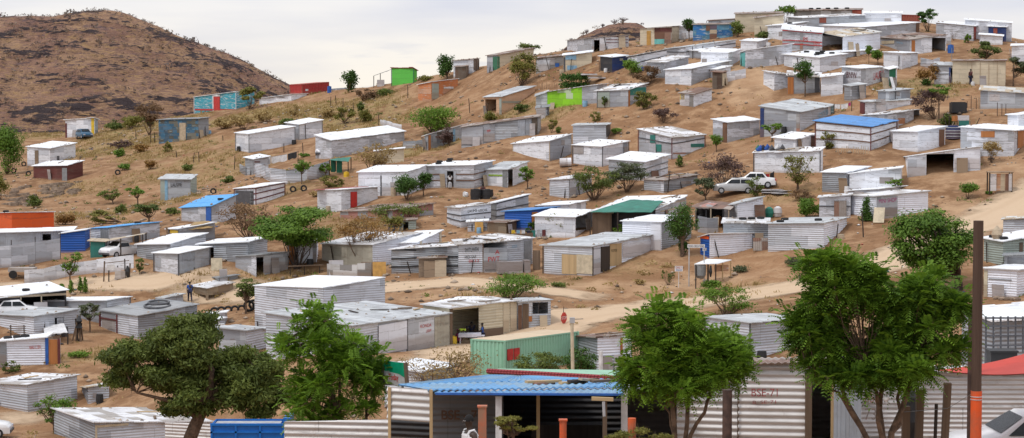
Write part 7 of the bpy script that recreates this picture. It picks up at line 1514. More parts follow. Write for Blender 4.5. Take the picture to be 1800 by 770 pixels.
# ------------------------------------------------------------------ signs
def sign(label, px, py, ytop, w, h, ztop, face, txt=(), pole=.06, D=None, yaw=0.0, name='sign', cat='sign', pmat='lgrey', lean=0.0):
    B = PD(px, py, D) if D else G(px, py); B.z = H(B.x, B.y); z1 = z_at(B.y, ytop); r = mk(name, label, cat, B)
    m = MB(); m.tube([(B.x, B.y, B.z - .3), (B.x + lean, B.y, z1)], pole / 2, 8); m.build('pole', MAT[pmat], r)
    ca, sa = math.cos(yaw), math.sin(yaw); zt = z_at(B.y, ztop); c = Vector((B.x + lean, B.y - .06, zt - h / 2)); m = MB(); m.box(c, (w, .03, h), yaw); m.build('board', MAT[face], r)
    for (s, u0, u1, v0, v1, tm) in txt:
        A_ = c + Vector((ca * w * (u0 - .5), sa * w * (u0 - .5), -h / 2 + h * v0)) + Vector((sa, -ca, 0)) * .02; B_ = c + Vector((ca * w * (u1 - .5), sa * w * (u1 - .5), -h / 2 + h * v0)) + Vector((sa, -ca, 0)) * .02
        lettering(s, A_, B_, h * (v1 - v0), tm, r)
    return r, c
B = G(1211, 504); zt = z_at(B.y, 429.5); r = mk('street_name_sign', 'long white street name sign on two poles above the road', 'street sign', B)
m = MB(); m.tube([(B.x, B.y, B.z - .3), (B.x, B.y, zt)], .045, 8); m.build('pole', MAT['lgrey'], r)
x1 = (1238.5 - 900) / F * depth(B); xa = (1208 - 900) / F * depth(B)
m = MB(); m.box(((xa + x1) / 2, B.y - .05, zt - .13), (x1 - xa, .03, .26)); m.build('board', MAT['white'], r); lettering('MOSES CIRCLE ROAD', (xa + .06, B.y - .075, zt - .21), (x1 - .06, B.y - .075, zt - .21), .15, 'black', r)
B2 = G(1237.5, 505); m = MB(); m.tube([(B2.x, B2.y, B2.z - .3), (B2.x, B2.y, z_at(B2.y, 433))], .04, 8); m.build('pole', MAT['lgrey'], r)
sign('narrow side street sign turned away on the second road pole', 1238,505.5,436,.55,.2,436,'white',[('MILLY',.1,.9,.2,.8,'black')], pole=.05, yaw=R(55))
sign('small white notice sign with red and blue writing on a white post', 1193,506,470,.62,.42,467.5,'white',[('ONLY',.12,.88,.5,.9,'pred'),('EGGS',.15,.85,.1,.42,'bluec')], pole=.05, pmat='white')
def stop_sign(label, px, py, yb, yt, yaw, pole_top, rad=.36, pole_bot=True):
    B = G(px, py); r = mk('stop_sign', label, 'stop sign', B); zc = (z_at(B.y, yb) + z_at(B.y, yt)) / 2; ca, sa = math.cos(yaw), math.sin(yaw); m = MB()
    def o(a, k, d): return Vector((B.x + ca * k * math.cos(a), B.y + sa * k * math.cos(a), zc + k * math.sin(a))) + Vector((sa, -ca, 0)) * d
    an = [R(22.5 + 45 * i) for i in range(8)]; m.face([o(a, rad, .02) for a in an]); m.face([o(a, rad, 0) for a in an][::-1]); [m.face([o(an[i], rad, 0), o(an[(i + 1) % 8], rad, 0), o(an[(i + 1) % 8], rad, .02), o(an[i], rad, .02)]) for i in range(8)]
    m.build('plate', MAT['pred'], r); lettering('STOP', o(math.pi, rad * .78, .03) - Vector((0, 0, .11)), o(0, rad * .78, .03) - Vector((0, 0, .11)), .22, 'white', r)
    m = MB(); P = o(0, 0, -.04); m.tube([(P.x, P.y, H(P.x, P.y) - .2), (P.x + .02, P.y, z_at(P.y, pole_top))], .025, 7); m.build('pole', MAT['brownpole'], r)
stop_sign('dented red stop sign set low on its thin pole beside the road', 991,572,569,548.5,R(58),539,.42)
stop_sign('red stop sign half hidden behind the big right foreground tree', 1432,512,498,480,R(20),478,.36)
B = G(1008, 640); B = PD(1009, 655, 118); r = mk('lamp_pole', 'cream utility pole with small fittings near the green container', 'pole', (B.x, B.y, H(B.x, B.y)))
m = MB(); m.tube([(B.x, B.y, H(B.x, B.y) - .3), (B.x - .12, B.y, z_at(B.y, 566))], [.11, .09], 9); m.build('pole', MAT['beige'], r)
m = MB(); z = z_at(B.y, 563); m.box((B.x - .1, B.y, z), (.28, .2, .3)); m.build('fitting_box', MAT['lgrey'], r)
m = MB(); m.tube([(B.x - .1, B.y, z + .05), (B.x + .5, B.y, z + .08)], .02, 6); m.build('bracket', MAT['dgrey'], r)
m = MB(); B = PD(1056, 655, 105); m.tube([(B.x, B.y, H(B.x, B.y) - .3), (B.x, B.y, z_at(B.y, 617))], .1, 8); tag(m.build('white_post', MAT['white']), 'short white post in front of the grey patched shack', 'post')
# ------------------------------------------------------------------ leaning boards, scrap, rocks
def lean(label, px, py, w, h, mat, yaw=0.0, tilt=.25, name='leaning_board', cat='board'):
    B = G(px, py); q = (Matrix.Rotation(yaw, 3, 'Z') @ Matrix.Rotation(-tilt, 3, 'X')); m = MB(); m.box((B.x, B.y, B.z + h / 2 * math.cos(tilt)), (w, .04, h), rot=q); return tag(m.build(name, MAT[mat]), label, cat)
from mathutils import Matrix
lean('brown board leaning right of the window shack', 645,486, .95,1.2,'brd'); lean('yellow wooden sheet leaning at the corner of the window shack', 667,487, 1.1,1.25,'pgold',.1); lean('grey curved sheets stacked against the window shack', 591,486, 1.2,1.35,'lg',.1)
lean('pale beige board leaning beside the white shack with grey door', 381,476, .95,1.1,'beige',.2); lean('pale board leaning at the mini shop foot', 1545,392, .9,1.4,'beige',-.3,.5); lean('tan board leaning at the graffiti shack green door', 1558,157, .9,1.25,'tan',.4,.3); lean('white plank leaning at the graffiti shack green door', 1569,158, .35,1.5,'white',.4,.5)
lean('rusty notice sheet standing between the toilet hut and the long silver shack', 1337,441, 1.25,1.05,'rr'); lean('yellow board standing in front of the lettered white shack', 842,408, .75,.9,'pgold'); lean('white panel propped in the awning shack yard', 1247,409, .5,1.25,'lg',.1); lean('second pale panel propped in the awning shack yard', 1258,408, .5,1.3,'tan',-.2)
lean('wooden gate of rough boards at the shack row cage', 943,474, .6,1.6,'wood'); lean('white sheet lying before the grey door of the row', 862,477, 1.2,.45,'w'); lean('tall dark grey sheet standing by the right edge shack', 1728,160, .7,1.6,'g'); lean('blue sheet propped right of the patchwork blue shack', 368,236, .5,.5,'lblue')
B = G(994, 294); m = MB(); m.tube([(B.x - .6, B.y, B.z + .45), (B.x + .6, B.y, B.z + .5)], .45, 14); tag(m.build('white_tank', MAT['w']), 'white cylindrical tank lying below the bright uneven roof', 'tank')
B = G(896, 480); m = MB(); m.box((B.x, B.y, B.z + .45), (2.0, .9, .95), .25); m.box((B.x + 1.35, B.y + .2, B.z + .5), (.5, .8, 1.1), .25); tag(m.build('metal_crate', MAT['G']), 'grey metal crate standing open in front of the cage', 'crate')
B = G(205, 494); r = mk('junk_rack', 'rickety scrap frame with white panels and dark bags beside the track', 'scrap heap', B)
boards(r, [((B.x + x, B.y + rnd.uniform(-.2, .2), B.z - .1), (B.x + x + rnd.uniform(-.1, .1), B.y, B.z + h), .09, .09) for x, h in ((-1.1, 1.7), (-.7, 1.2), (.1, 1.3), (.8, 1.9), (1.1, 1.5))] + [((B.x - 1.1, B.y, B.z + 1.5), (B.x + 1.1, B.y, B.z + 1.75), .06, .06)], ['wood', 'dwood'], 'pole')
m = MB(); m.box((B.x - .45, B.y - .15, B.z + 1.15), (.7, .04, .5), rot=Matrix.Rotation(.1, 3, 'X')); m.build('panel', MAT['white'], r); m = MB(); m.box((B.x + .1, B.y - .15, B.z + .6), (.3, .04, 1.1), rot=Matrix.Rotation(.25, 3, 'Y')); m.build('panel', MAT['w'], r)
m = MB(); m.box((B.x + .35, B.y - .1, B.z + .5), (.9, .3, .7)); m.build('rag_bundle', MAT['mix'], r); m = MB(); m.tube([(B.x + 1.0, B.y - .2, B.z + .3), (B.x + 1.0, B.y - .2, B.z + .8), (B.x + 1.0, B.y - .2, B.z + 1.3)], [.1, .2, .08], 8); m.build('black_bag', MAT['black'], r)
B = G(1757, 340); r = mk('poster_kiosk', 'small scrap kiosk covered with faded posters on the bare right yard', 'kiosk', B)
boards(r, [((B.x + x, B.y + y, B.z - .1), (B.x + x, B.y + y, B.z + 1.75), .1, .1) for x in (-.95, .95) for y in (-.4, .5)], 'dwood', 'post'); m = MB(); m.box((B.x, B.y, B.z + 1.75), (2.1, 1.2, .08)); m.build('roof', MAT['brd'], r)
for x, w, mt in ((-.65, .5, 'w'), (-.2, .35, 'orange'), (.15, .4, 'cream'), (.55, .35, 'maroon'), (.8, .28, 'w')): m = MB(); m.box((B.x + x, B.y - .42 - abs(x) * .08, B.z + .9), (w, .04, 1.45), x * .3); m.build('poster_panel', MAT[mt], r)
B = G(1690, 226); r = mk('junk_heap', 'junk heap of striped cloth, sticks and boards in the right yard', 'junk heap', B)
boards(r, [((B.x + x, B.y + rnd.uniform(-.3, .3), B.z - .1), (B.x + x + rnd.uniform(-.5, .5), B.y, B.z + rnd.uniform(.7, 1.4)), .07, .07) for x in np.linspace(-1.4, 1.5, 15)], ['tan', 'lwood', 'dwood'], 'stick')
m = MB(); m.box((B.x + .1, B.y - .3, B.z + .95), (1.1, .3, .5)); m.build('white_sack', MAT['w'], r); m = MB(); m.box((B.x + .15, B.y - .4, B.z + .35), (1.0, .08, .7)); m.build('striped_cloth', MAT['tealg'], r); m = MB(); m.box((B.x - .6, B.y - .2, B.z + .9), (.6, .5, .5), .4); m.build('carton', MAT['owood'], r)
B = G(1062, 140); r = mk('rubble_stack', 'pile of mattresses and boards below the navy blue shack', 'junk heap', B)
for i, (mt, w) in enumerate((('w', 2.0), ('brd', 1.7), ('w', 1.9), ('orange', 1.3))): m = MB(); m.box((B.x + rnd.uniform(-.7, .5) - 1.2, B.y, B.z + .15 + i * .2), (w, 1.0, .16), rnd.uniform(-.3, .3)); m.build('layer', MAT[mt], r)
B = G(535, 484); r = mk('wooden_bench', 'rough wooden table and bench under the big acacia', 'bench', B)
boards(r, [((B.x - 1.4, B.y + y, B.z + .75), (B.x + 1.6, B.y + y + .3, B.z + .85), .2, .05) for y in (-.3, 0, .3)], 'wood', 'plank'); boards(r, [((B.x + x, B.y, B.z - .1), (B.x + x, B.y, B.z + .75), .08, .08) for x in (-1.2, 0, 1.3)], 'dwood', 'leg')
for i in range(9):
    B = G(1337 + i * 5.3, 339 + rnd.uniform(-4, 4)); m = MB(); m.box((B.x, B.y, B.z + .08 + rnd.uniform(0, .06)), (rnd.uniform(1, 1.8), rnd.uniform(.6, 1.2), .03), rnd.uniform(-1, 1), rot=None); tag(m.build('flattened_sheet', MAT['w']), 'flattened white metal sheet lying on the ground beside the parked cars', 'metal sheet', 'flattened sheets on the ground by the cars')
def slabrock(label, px, py, w, group):
    B = G(px, py); m = MB(); js = random.Random(int(px * 3 + py)); n = 7; ring = [(w * .5 * js.uniform(.7, 1.1) * math.cos(2 * math.pi * i / n), w * .4 * js.uniform(.7, 1.1) * math.sin(2 * math.pi * i / n)) for i in range(n)]; t = js.uniform(.12, .3)
    top = [(B.x + a, B.y + b, B.z + t + a * .12) for a, b in ring]; bot = [(B.x + a * 1.05, B.y + b * 1.05, B.z - .3) for a, b in ring]; m.face(top); [m.face([bot[i], bot[(i + 1) % n], top[(i + 1) % n], top[i]]) for i in range(n)]
    tag(m.build('rock_slab', MAT['rock']), label, 'rock', group)
for i in range(34):
    px, py = rnd.uniform(72, 142), rnd.uniform(321, 345); slabrock('flat tan rock slab in the outcrop below the maroon cabin', px, py - (px - 105) * .12, rnd.uniform(.7, 2.3), 'flat slabs of the outcrop below the maroon cabin')
for i in range(16): slabrock('flat rock slab in the outcrop near the left edge', rnd.uniform(18, 58), rnd.uniform(326, 362), rnd.uniform(.8, 2.2), 'flat slabs near the left edge')
for i in range(5): B = G(1752 + i * 9, 527 + i * .6); m = MB(); torus(m, (0, 0, 0), .10, .13, (0, .3, 1), 8, 6); o = m.build('field_stone', MAT['rock']); o.location = (B.x, B.y, B.z + .08); o.scale = (1.2, 1, .9); tag(o, 'rounded stone in the row at the foot of the white ribbed box', 'stone', 'stones in a row at the foot of the white box shack')
# sack on the sage shack roof
i_ = INFO['sages']; P = i_['N'] + i_['dR'] * .2 + i_['dL'] * i_['wL'] * .45; z = i_['rz'](P) + .05; m = MB(); m.tube([(P.x, P.y, z), (P.x, P.y, z + .3), (P.x, P.y, z + .65), (P.x, P.y, z + .95)], [.3, .42, .3, .04], 12); tag(m.build('tan_sack', MAT['tan']), 'plump tied tan sack on the sage shack roof', 'sack')
# blue litter on the littered roof
i_ = INFO['litterroof']
for j, (a, b, mt, sx) in enumerate(((.28,.6,'pgreen',.5),(.36,.5,'navyc',.7),(.42,.7,'bluec',.6),(.5,.4,'dgrey',.5),(.58,.6,'white',.5),(.33,.35,'bluec',.8),(.66,.5,'dgrey',.4))):
    P = i_['N'] - i_['dR'] * 0 + i_['dR'] * i_['wR'] * (a - .25) + i_['dL'] * i_['wL'] * b; z = i_['rz'](P) + .1; m = MB(); m.tube([(P.x - sx / 2, P.y, z), (P.x, P.y, z + .22), (P.x + sx / 2, P.y, z + .02)], [.12, .3, .1], 8); tag(m.build('cloth_bundle', MAT[mt]), ['green','navy','bright blue','dark grey','white','long blue','small grey'][j] + ' cloth bundle on the wide littered white roof', 'bundle')
# red roof sheet on the red door shack
i_ = INFO['reddoor']; m = MB(); N = i_['N']
c_ = [N + i_['dR'] * i_['wR'] * a + i_['dL'] * i_['wL'] * b for a, b in ((-.25, .7), (.95, .3), (1.0, .95), (-.1, 1.0))]; c_ = [Vector((P.x, P.y, i_['rz'](P) + .09)) for P in c_]; m.face(c_); m.face([p - Vector((0, 0, .03)) for p in c_][::-1]); [m.face([c_[i] - Vector((0, 0, .03)), c_[(i + 1) % 4] - Vector((0, 0, .03)), c_[(i + 1) % 4], c_[i]]) for i in range(4)]; m.build('roof_sheet', MAT['rmar'], i_['root'])
# awning shack interior things, junk bags above it
for j, (px, py, mt, l) in enumerate(((1352,382,'tarp','green full sack standing above the lower grey wing'),(1367,381,'w','white full sack standing above the lower grey wing'),(820,346,'white','small white jug on the sand by the drums'),(1232,396,'dgrey','dark drum under the patched porch roof'),(1262,397,'owood','orange crate under the patched porch roof'))):
    B = G(px, py); m = MB(); m.tube([(B.x, B.y, B.z), (B.x, B.y, B.z + .35), (B.x, B.y, B.z + .75), (B.x, B.y, B.z + .9)], [.3, .4, .33, .12], 10); o = m.build('sack', MAT[mt]); tag(o, l, 'sack')
    if j == 2: o.scale = (.5, .5, .5); o.location = (B.x * .5, B.y * .5, B.z * .5)

# yard clutter: sheets and poles left against the shacks
cr_ = random.Random(77)
for info, lab in CLUT:
    for q in range(cr_.choice([0, 1, 1, 2])):
        short = ' '.join(lab.split()[:9]); t = cr_.uniform(.05, .95); side = cr_.random() < .7
        P = info['N'] + (info['dR'] * info['wR'] * t - info['dL'] * cr_.uniform(.12, .3) if side else info['dL'] * info['wL'] * t - info['dR'] * cr_.uniform(.12, .3)); z = H(P.x, P.y); dv = info['dR'] if side else info['dL']; k = cr_.random()
        m = MB()
        if k < .45:
            wd, hh = cr_.uniform(.5, 1.1), cr_.uniform(.7, 1.5); yw = math.atan2(dv.y, dv.x); m.box((P.x, P.y, z + hh / 2 - .03), (wd, .03, hh), rot=Matrix.Rotation(yw, 3, 'Z') @ Matrix.Rotation(-.15, 3, 'X')); o = m.build('scrap_sheet', MAT[cr_.choice(['g', 'wB', 'brd', 'rr', 'lg', 'cream'])]); tag(o, 'scrap sheet propped against ' + short, 'scrap sheet', 'scrap sheets against ' + short)
        elif k < .8:
            A_ = Vector((P.x, P.y, z - .1)); m.beam(A_, A_ + Vector((dv.x * cr_.uniform(-.5, .5), dv.y * .4, cr_.uniform(1.1, 2.0))), .07); o = m.build('leaning_pole', MAT['dwood']); tag(o, 'rough pole leaning against ' + short, 'pole', 'poles against ' + short)
        else:
            Q = P - info['dL'] * .5; z = H(Q.x, Q.y); r_, h_ = cr_.uniform(.18, .3), cr_.uniform(.35, .85); m.tube([(Q.x, Q.y, z - .05), (Q.x, Q.y, z + h_ * .5), (Q.x, Q.y, z + h_)], [r_, r_ * 1.06, r_ * .94], 10); o = m.build('bucket', MAT[cr_.choice(['white', 'dgrey', 'pblue', 'tan', 'black', 'lblue'])]); tag(o, 'small water container standing beside ' + short, 'container', 'containers beside ' + short)
# ------------------------------------------------------------------ foreground: shop with blue roof
def gz(P): return H(P.x, P.y)
def wallq(parent, name, mat, A, B, bot=None, rib=.165, amp=.02, vert=False, zb=None, cuts=()):
    """ribbed sheet wall between two top points (px, py, D); bot: bottom as picture rows, else down into the ground"""
    A, B = P3(*A), P3(*B); d = B - A; d.z = 0; L = d.length; nn = Vector((d.y, -d.x, 0)).normalized(); m = MB()
    if bot: za, zb_ = z_at(A.y, bot[0]), z_at(B.y, bot[1])
    else: za = zb_ = (zb if zb is not None else min(gz(A), gz(B)) - .4)
    if not vert:
        zs0 = min(za, zb_); n = int((max(A.z, B.z) - zs0) / rib * 8) + 2; k_ = max(1, int(L / 1.2))
        for i in range(n):
            z0, z1 = zs0 + i * rib / 8, zs0 + (i + 1) * rib / 8; o0, o1 = amp * RIBPROF[i % 8][1], amp * RIBPROF[(i + 1) % 8][1]
            for t in range(k_):
                a, b = t / k_, (t + 1) / k_; ta, tb_ = A.z + (B.z - A.z) * a, A.z + (B.z - A.z) * b; ba, bb = za + (zb_ - za) * a, za + (zb_ - za) * b
                P = lambda q, z, o: (A.x + d.x * q + nn.x * o, A.y + d.y * q + nn.y * o, z)
                q = [(a, max(min(z0, ta), ba), o0), (b, max(min(z0, tb_), bb), o0), (b, max(min(z1, tb_), bb), o1), (a, max(min(z1, ta), ba), o1)]
                if q[2][1] - q[1][1] < 1e-5 and q[3][1] - q[0][1] < 1e-5: continue
                m.face([P(*x) for x in q], [(x[0] * L, x[1] - zs0) for x in q], 0, True)
    else:
        n = int(L / rib * 8)
        for i in range(n):
            a, b = i / n, (i + 1) / n; o0, o1 = amp * RIBPROF[i % 8][1], amp * RIBPROF[(i + 1) % 8][1]
            P = lambda q, z, o: (A.x + d.x * q + nn.x * o, A.y + d.y * q + nn.y * o, z)
            m.face([P(a, za, o0), P(b, zb_, o1), P(b, B.z, o1), P(a, A.z, o0)], [(a * L, 0), (b * L, 0), (b * L, 2), (a * L, 2)], 0, True)
    return m.build(name, MAT[mat], parent)
def roofq(parent, name, mat, pts, th=.03, rib=.165, amp=.018, corr=True, nseg=None):
    """corrugated roof: pts front-left, front-right, back-right, back-left as (px, py, D); ribs run front to back"""
    a, b, c, d = [P3(*q) for q in pts]; L = (b - a).length; n = nseg or max(4, int(L / rib * 6)); m = MB()
    prev = None
    for i in range(n + 1):
        t = i / n; o = Vector((0, 0, amp * math.sin(2 * math.pi * t * L / rib))) if corr else Vector()
        f, k = a.lerp(b, t) + o, d.lerp(c, t) + o
        if prev:
            pf, pk, pt = prev; uv = [(pt * L, 0), (t * L, 0), (t * L, (d - a).length), (pt * L, (d - a).length)]; dn = Vector((0, 0, th))
            m.face([pf, f, k, pk], uv, 0, True); m.face([pk - dn, k - dn, f - dn, pf - dn], uv, 0, True); m.face([pf - dn, f - dn, f, pf], uv); m.face([k - dn, pk - dn, pk, k], uv)
        prev = (f, k, t)
    return m.build(name, MAT[mat], parent)
defm('fw', sheet_mat('weathered_silver_sheet', (0.66, 0.64, 0.63), (0.56, 0.55, 0.54), .7, sh=.83, sw=3.0, var=.10, dirt=.28, rust=.25, metal=.2, wavy=.05, rough=.45, seam=.35, mud_shade=False))
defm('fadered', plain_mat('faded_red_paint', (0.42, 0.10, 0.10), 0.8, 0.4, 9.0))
defm('fdk', sheet_mat('shaded_ribbed_sheet', (0.26, 0.25, 0.25), sh=.83, sw=3.0, var=.1, dirt=.3, rust=.2, wavy=.05, rough=.6, seam=.3, mud_shade=False))  # darker copy of the silver sheet, awning shade put into its colour
defm('fb', sheet_mat('front_blue_roof', (0.11, 0.34, 0.64), (0.2,0.38,0.56), .7, sh=2.2, sw=.75, var=.2, dirt=.45, rust=.3, wavy=.05, seam=.2))
B0 = P3(900, 790, 54); shop = mk('street_shop', 'dark open fronted shop with bright blue corrugated roof in the foreground', 'shop', (B0.x, B0.y, gz(B0)))
wallq(shop, 'wall', 'fw', (680,680,52.7), (756,684.5,52.2), bot=(737,742.5))
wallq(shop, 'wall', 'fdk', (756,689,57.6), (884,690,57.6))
wallq(shop, 'wall', 'dark', (884,690,61), (1105,686,61)); wallq(shop, 'wall', 'dark', (680,684,62), (884,690,61)); wallq(shop, 'wall', 'dark', (1105,690,61), (1103,690,52.5)); wallq(shop, 'wall', 'dark', (756,686,57.6), (756,686,52.3)) if False else None  # near-black sheets carry the shade of the bay's interior in their colour
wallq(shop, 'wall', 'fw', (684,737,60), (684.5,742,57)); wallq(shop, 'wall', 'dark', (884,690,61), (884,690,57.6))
r1 = roofq(shop, 'roof', 'fb', [(753,685,52),(1102,679,51.8),(1108,664.5,60),(700,675.5,59)])
roofq(shop, 'roof', 'fb', [(700,675.8,59.05),(1040,666,59.6),(947,661,63),(858,659,63)])
aw = roofq(shop, 'awning', 'fb', [(764,690,50.6),(1094,692,49.2),(1096,682,52.2),(770,688.5,52.2)], corr=True)
def bar(parent, name, mat, px0, px1, ptop, D, zb=None, pbot=None, lean=0.0, d=None):
    A, B = P3(px0, ptop, D), P3(px1, ptop, D); w = B.x - A.x; c = (A + B) / 2; z0 = z_at(c.y, pbot) if pbot else gz(c) - .3; m = MB()
    m.beam((c.x - lean, c.y, z0), (c.x, c.y, c.z), w, d or w); return m.build(name, MAT[mat], parent)
bar(shop, 'post', 'white', 871,882,696, 50.4); bar(shop, 'post', 'white', 1092,1103,686, 50.4); bar(shop, 'post', 'lwood', 943,949,692, 52.6); bar(shop, 'post', 'lwood', 755,760.5,685, 51.9); bar(shop, 'post', 'lwood', 682,687,681, 52.65)
A = P3(776, 738, 57.5); B = P3(846, 738, 57.5); lettering('BSE - 71', A, B, .26, 'pbrown', shop, bold=.02)
m = MB(); A, B = P3(766, 692, 50.5), P3(1096, 693.5, 49.15); m.beam(A, B, .06, .05); m.build('fascia', MAT['pblue'], shop)
# counter shadow items in the dark bay
B = P3(1000, 770, 58); m = MB(); m.box((B.x, B.y, gz(B) + .5), (2.0, .5, 1.0)); tag(m.build('shop_counter', MAT['dwood']), 'dark wooden counter deep inside the blue roofed shop', 'counter')
# litter of boards on the blue roof
for i, (a, b, c, d, mt) in enumerate(((925,673,985,671,'lwood'),(940,676,972,674,'pink'),(1000,672,1050,668,'dwood'),(985,675,1030,674,'lwood'),(1020,668,1062,671,'tan'),(1040,672,1092,669,'wood'))):
    m = MB(); m.beam(P3(a, b - 1.5, 55), P3(c, d - 1.5, 55.5), .16, .06); tag(m.build('roof_plank', MAT[mt]), 'loose board lying on the bright blue shop roof', 'plank', 'boards on the bright blue shop roof')
# right side wall of the shop row, in the shade
sd_ = mk('corrugated_annex', 'shaded corrugated annex wall with faint red letters beside the shop bay', 'shed', P3(1150, 790, 55))
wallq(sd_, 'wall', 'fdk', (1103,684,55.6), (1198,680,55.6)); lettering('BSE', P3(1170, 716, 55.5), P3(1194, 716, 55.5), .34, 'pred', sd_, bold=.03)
roofq(sd_, 'roof', 'rg', [(1098,684,51.0),(1192,681,51.0),(1200,668,60),(1104,668,60)], rib=.3)
# low pale building with maroon tiled edge behind the blue roof
mb_ = mk('maroon_edged_shop', 'long low building with maroon scalloped roof edge behind the blue roof', 'shop', P3(980, 720, 68))
A, B, C_, D_ = P3(858,653,68), P3(1122,668,62), P3(1130,651,70), P3(876,648,76); m = MB(); m.face([A, B, C_, D_], [(0, 0), (5, 0), (5, 3), (0, 3)]); m.face([q - Vector((0, 0, .1)) for q in (D_, C_, B, A)]); [m.face([p - Vector((0, 0, .1)), q - Vector((0, 0, .1)), q, p]) for p, q in ((A, B), (B, C_), (C_, D_), (D_, A))]; m.build('roof', MAT['cgreen'], mb_)
m = MB(); n = 46
for i in range(n):
    p, q = A.lerp(B, i / n), A.lerp(B, (i + .82) / n); m.tube([p + Vector((0, -.05, .02)), q + Vector((0, -.05, .02))], .085, 7)
m.build('tile_edge', MAT['rmar'], mb_); wallq(mb_, 'wall', 'w', (860,655,68.1), (1120,670,62.1), rib=.165, amp=.0); wallq(mb_, 'wall', 'w', (1120,670,62.1),(1128,653,69.5), amp=0.0)
# silver wall low at the left of the shop
lw = mk('ribbed_yard_wall', 'low silver ribbed wall behind the leafy foreground tree', 'wall', P3(595, 790, 57)); wallq(lw, 'wall_sheet', 'fw', (500,741,57.2), (684,737,56.8)); wallq(lw, 'side_sheet', 'fw', (500,741,57.2), (520,738,66))
lw2 = mk('ribbed_shed', 'silver ribbed shed wall behind the bent trunk of the thorn tree', 'shed', P3(330, 790, 118)); wallq(lw2, 'wall', 'fw', (290,743,119), (378,744,118), rib=.18)
# green signboard
sg = mk('shop_signboard', 'white signboard with green top and red script above the silver shop wall', 'sign', P3(690, 720, 66))
A, B, Cc, Dd = P3(636,629,67), P3(713,638,65), P3(716,678,65), P3(636,676,67); d = (B - A); nn = Vector((d.y, -d.x, 0)).normalized()
def bq(u, v): return A.lerp(B, u).lerp(Dd.lerp(Cc, u), v)
m = MB(); q = [bq(0, 0), bq(1, 0), bq(1, 1), bq(0, 1)]; m.face([x + nn * .03 for x in q][::-1]); m.face([x - nn * .03 for x in q]); [m.face([q[i] - nn * .03, q[(i + 1) % 4] - nn * .03, q[(i + 1) % 4] + nn * .03, q[i] + nn * .03]) for i in range(4)]; m.build('board', MAT['lgrey'], sg)
m = MB(); m.face([x + nn * .04 for x in (bq(0, 0), bq(0, .42), bq(.3, .34), bq(.6, .42), bq(.86, .5), bq(.99, .66), bq(.99, 0))]); m.build('green_band', MAT['sgreen'], sg)
lettering('Mana Today', bq(.42, .82) + nn * .045, bq(.84, .86) + nn * .045, .24, 'pred', sg, bold=.01)
m = MB(); m.beam(bq(1.01, -.02) + nn * .02, bq(1.01, 1.05) + nn * .02, .09, .09); m.build('edge_post', MAT['dark'], sg)
for u in (.1, .9): P = bq(u, 1); m = MB(); m.beam((P.x, P.y, gz(P) - .3), P, .08); m.build('post', MAT['dwood'], sg)
# shed with BSE-71 lettering
B0 = P3(1300, 800, 52); sh_ = mk('corrugated_shed', 'big silver corrugated shed with red BSE-71 lettering and dark doorway', 'shed', (B0.x, B0.y, gz(B0)))
wallq(sh_, 'wall', 'fw', (1190,644,52.6), (1298,640,52.3)); wallq(sh_, 'wall', 'fw', (1297,639.5,52.2), (1416,637,52), rib=.165); wallq(sh_, 'wall', 'fw', (1416,637,52), (1465,637,52), bot=(661,661))
wallq(sh_, 'wall', 'fw', (1190,644,52.6), (1196,640,62)); wallq(sh_, 'wall', 'fw', (1196,640,62), (1520,636,62)); wallq(sh_, 'wall', 'fw', (1516,636,62), (1512,637,52.5))
roofq(sh_, 'roof', 'rr', [(1184,641.5,52.2),(1520,634,51.7),(1524,626,62),(1192,631,62)])
bar(sh_, 'door_frame', 'wood', 1416,1427,660, 51.95); bar(sh_, 'door_frame', 'lwood', 1461,1465.5,660, 51.95)
A, B = P3(1416, 659, 51.95), P3(1465, 659, 51.95); m = MB(); m.beam(A, B, .12, .1); m.build('door_frame', MAT['wood'], sh_)
wallq(sh_, 'door', 'v', (1466,655,51.9), (1513,664,50.6), vert=True, rib=.2)
lettering('BSE-71', P3(1321, 697, 51.85), P3(1367, 697, 51.85), .19, 'fadered', sh_); lettering('B_SE-71', P3(1323, 711, 51.85), P3(1364, 710, 51.85), .09, 'fadered', sh_)
# dark scalloped seam between the sheet columns: a creased overlap strip
m = MB(); A = P3(1297, 640, 52.15); z = gz(A) - .3
while z < A.z: m.tube([(A.x, A.y, z), (A.x + .02, A.y - .01, z + .08), (A.x, A.y, z + .16)], [.012, .028, .012], 6); z += .165
m.build('seam_strip', MAT['dark'], sh_)
# second wall to the right, narrower ribs
w2 = mk('corrugated_wall_shed', 'long bright ribbed shed wall behind the red shade sail', 'shed', P3(1680, 800, 57))
wallq(w2, 'wall', 'fw', (1508,656,57), (1850,650,57), rib=.126, amp=.018); wallq(w2, 'wall', 'fw', (1508,656,57), (1512,650,66), rib=.126)
roofq(w2, 'roof', 'rm', [(1504,655.5,56.7),(1854,649,56.7),(1854,640,66),(1508,645,66)])
for (s, a, b, c, h) in (('BSE', 1520, 1545, 708, .3), ('73', 1520, 1540, 738, .3)): lettering(s, P3(a, c, 56.9), P3(b, c, 56.9), h, 'pink', w2)
# white rag cup hanging in the tree, dark hanging bag
P = P3(1557, 702, 44.2); m = MB(); m.tube([(P.x, P.y, P.z - .09), (P.x, P.y, P.z), (P.x + .01, P.y, P.z + .05)], [.045, .065, .06], 10); m.tube([(P.x, P.y, P.z + .05), (P.x - .01, P.y, P.z + .14)], .008, 5); tag(m.build('white_cup', MAT['white']), 'small white cup hanging in the right foreground tree', 'cup')
P = P3(1599, 725, 49); m = MB(); m.tube([(P.x, P.y, P.z - .75), (P.x + .02, P.y, P.z - .2), (P.x, P.y, P.z + .35), (P.x, P.y, P.z + .75)], [.12, .2, .17, .03], 12); tag(m.build('black_bag', MAT['black']), 'long black bag hanging against the ribbed wall behind the posts', 'bag')
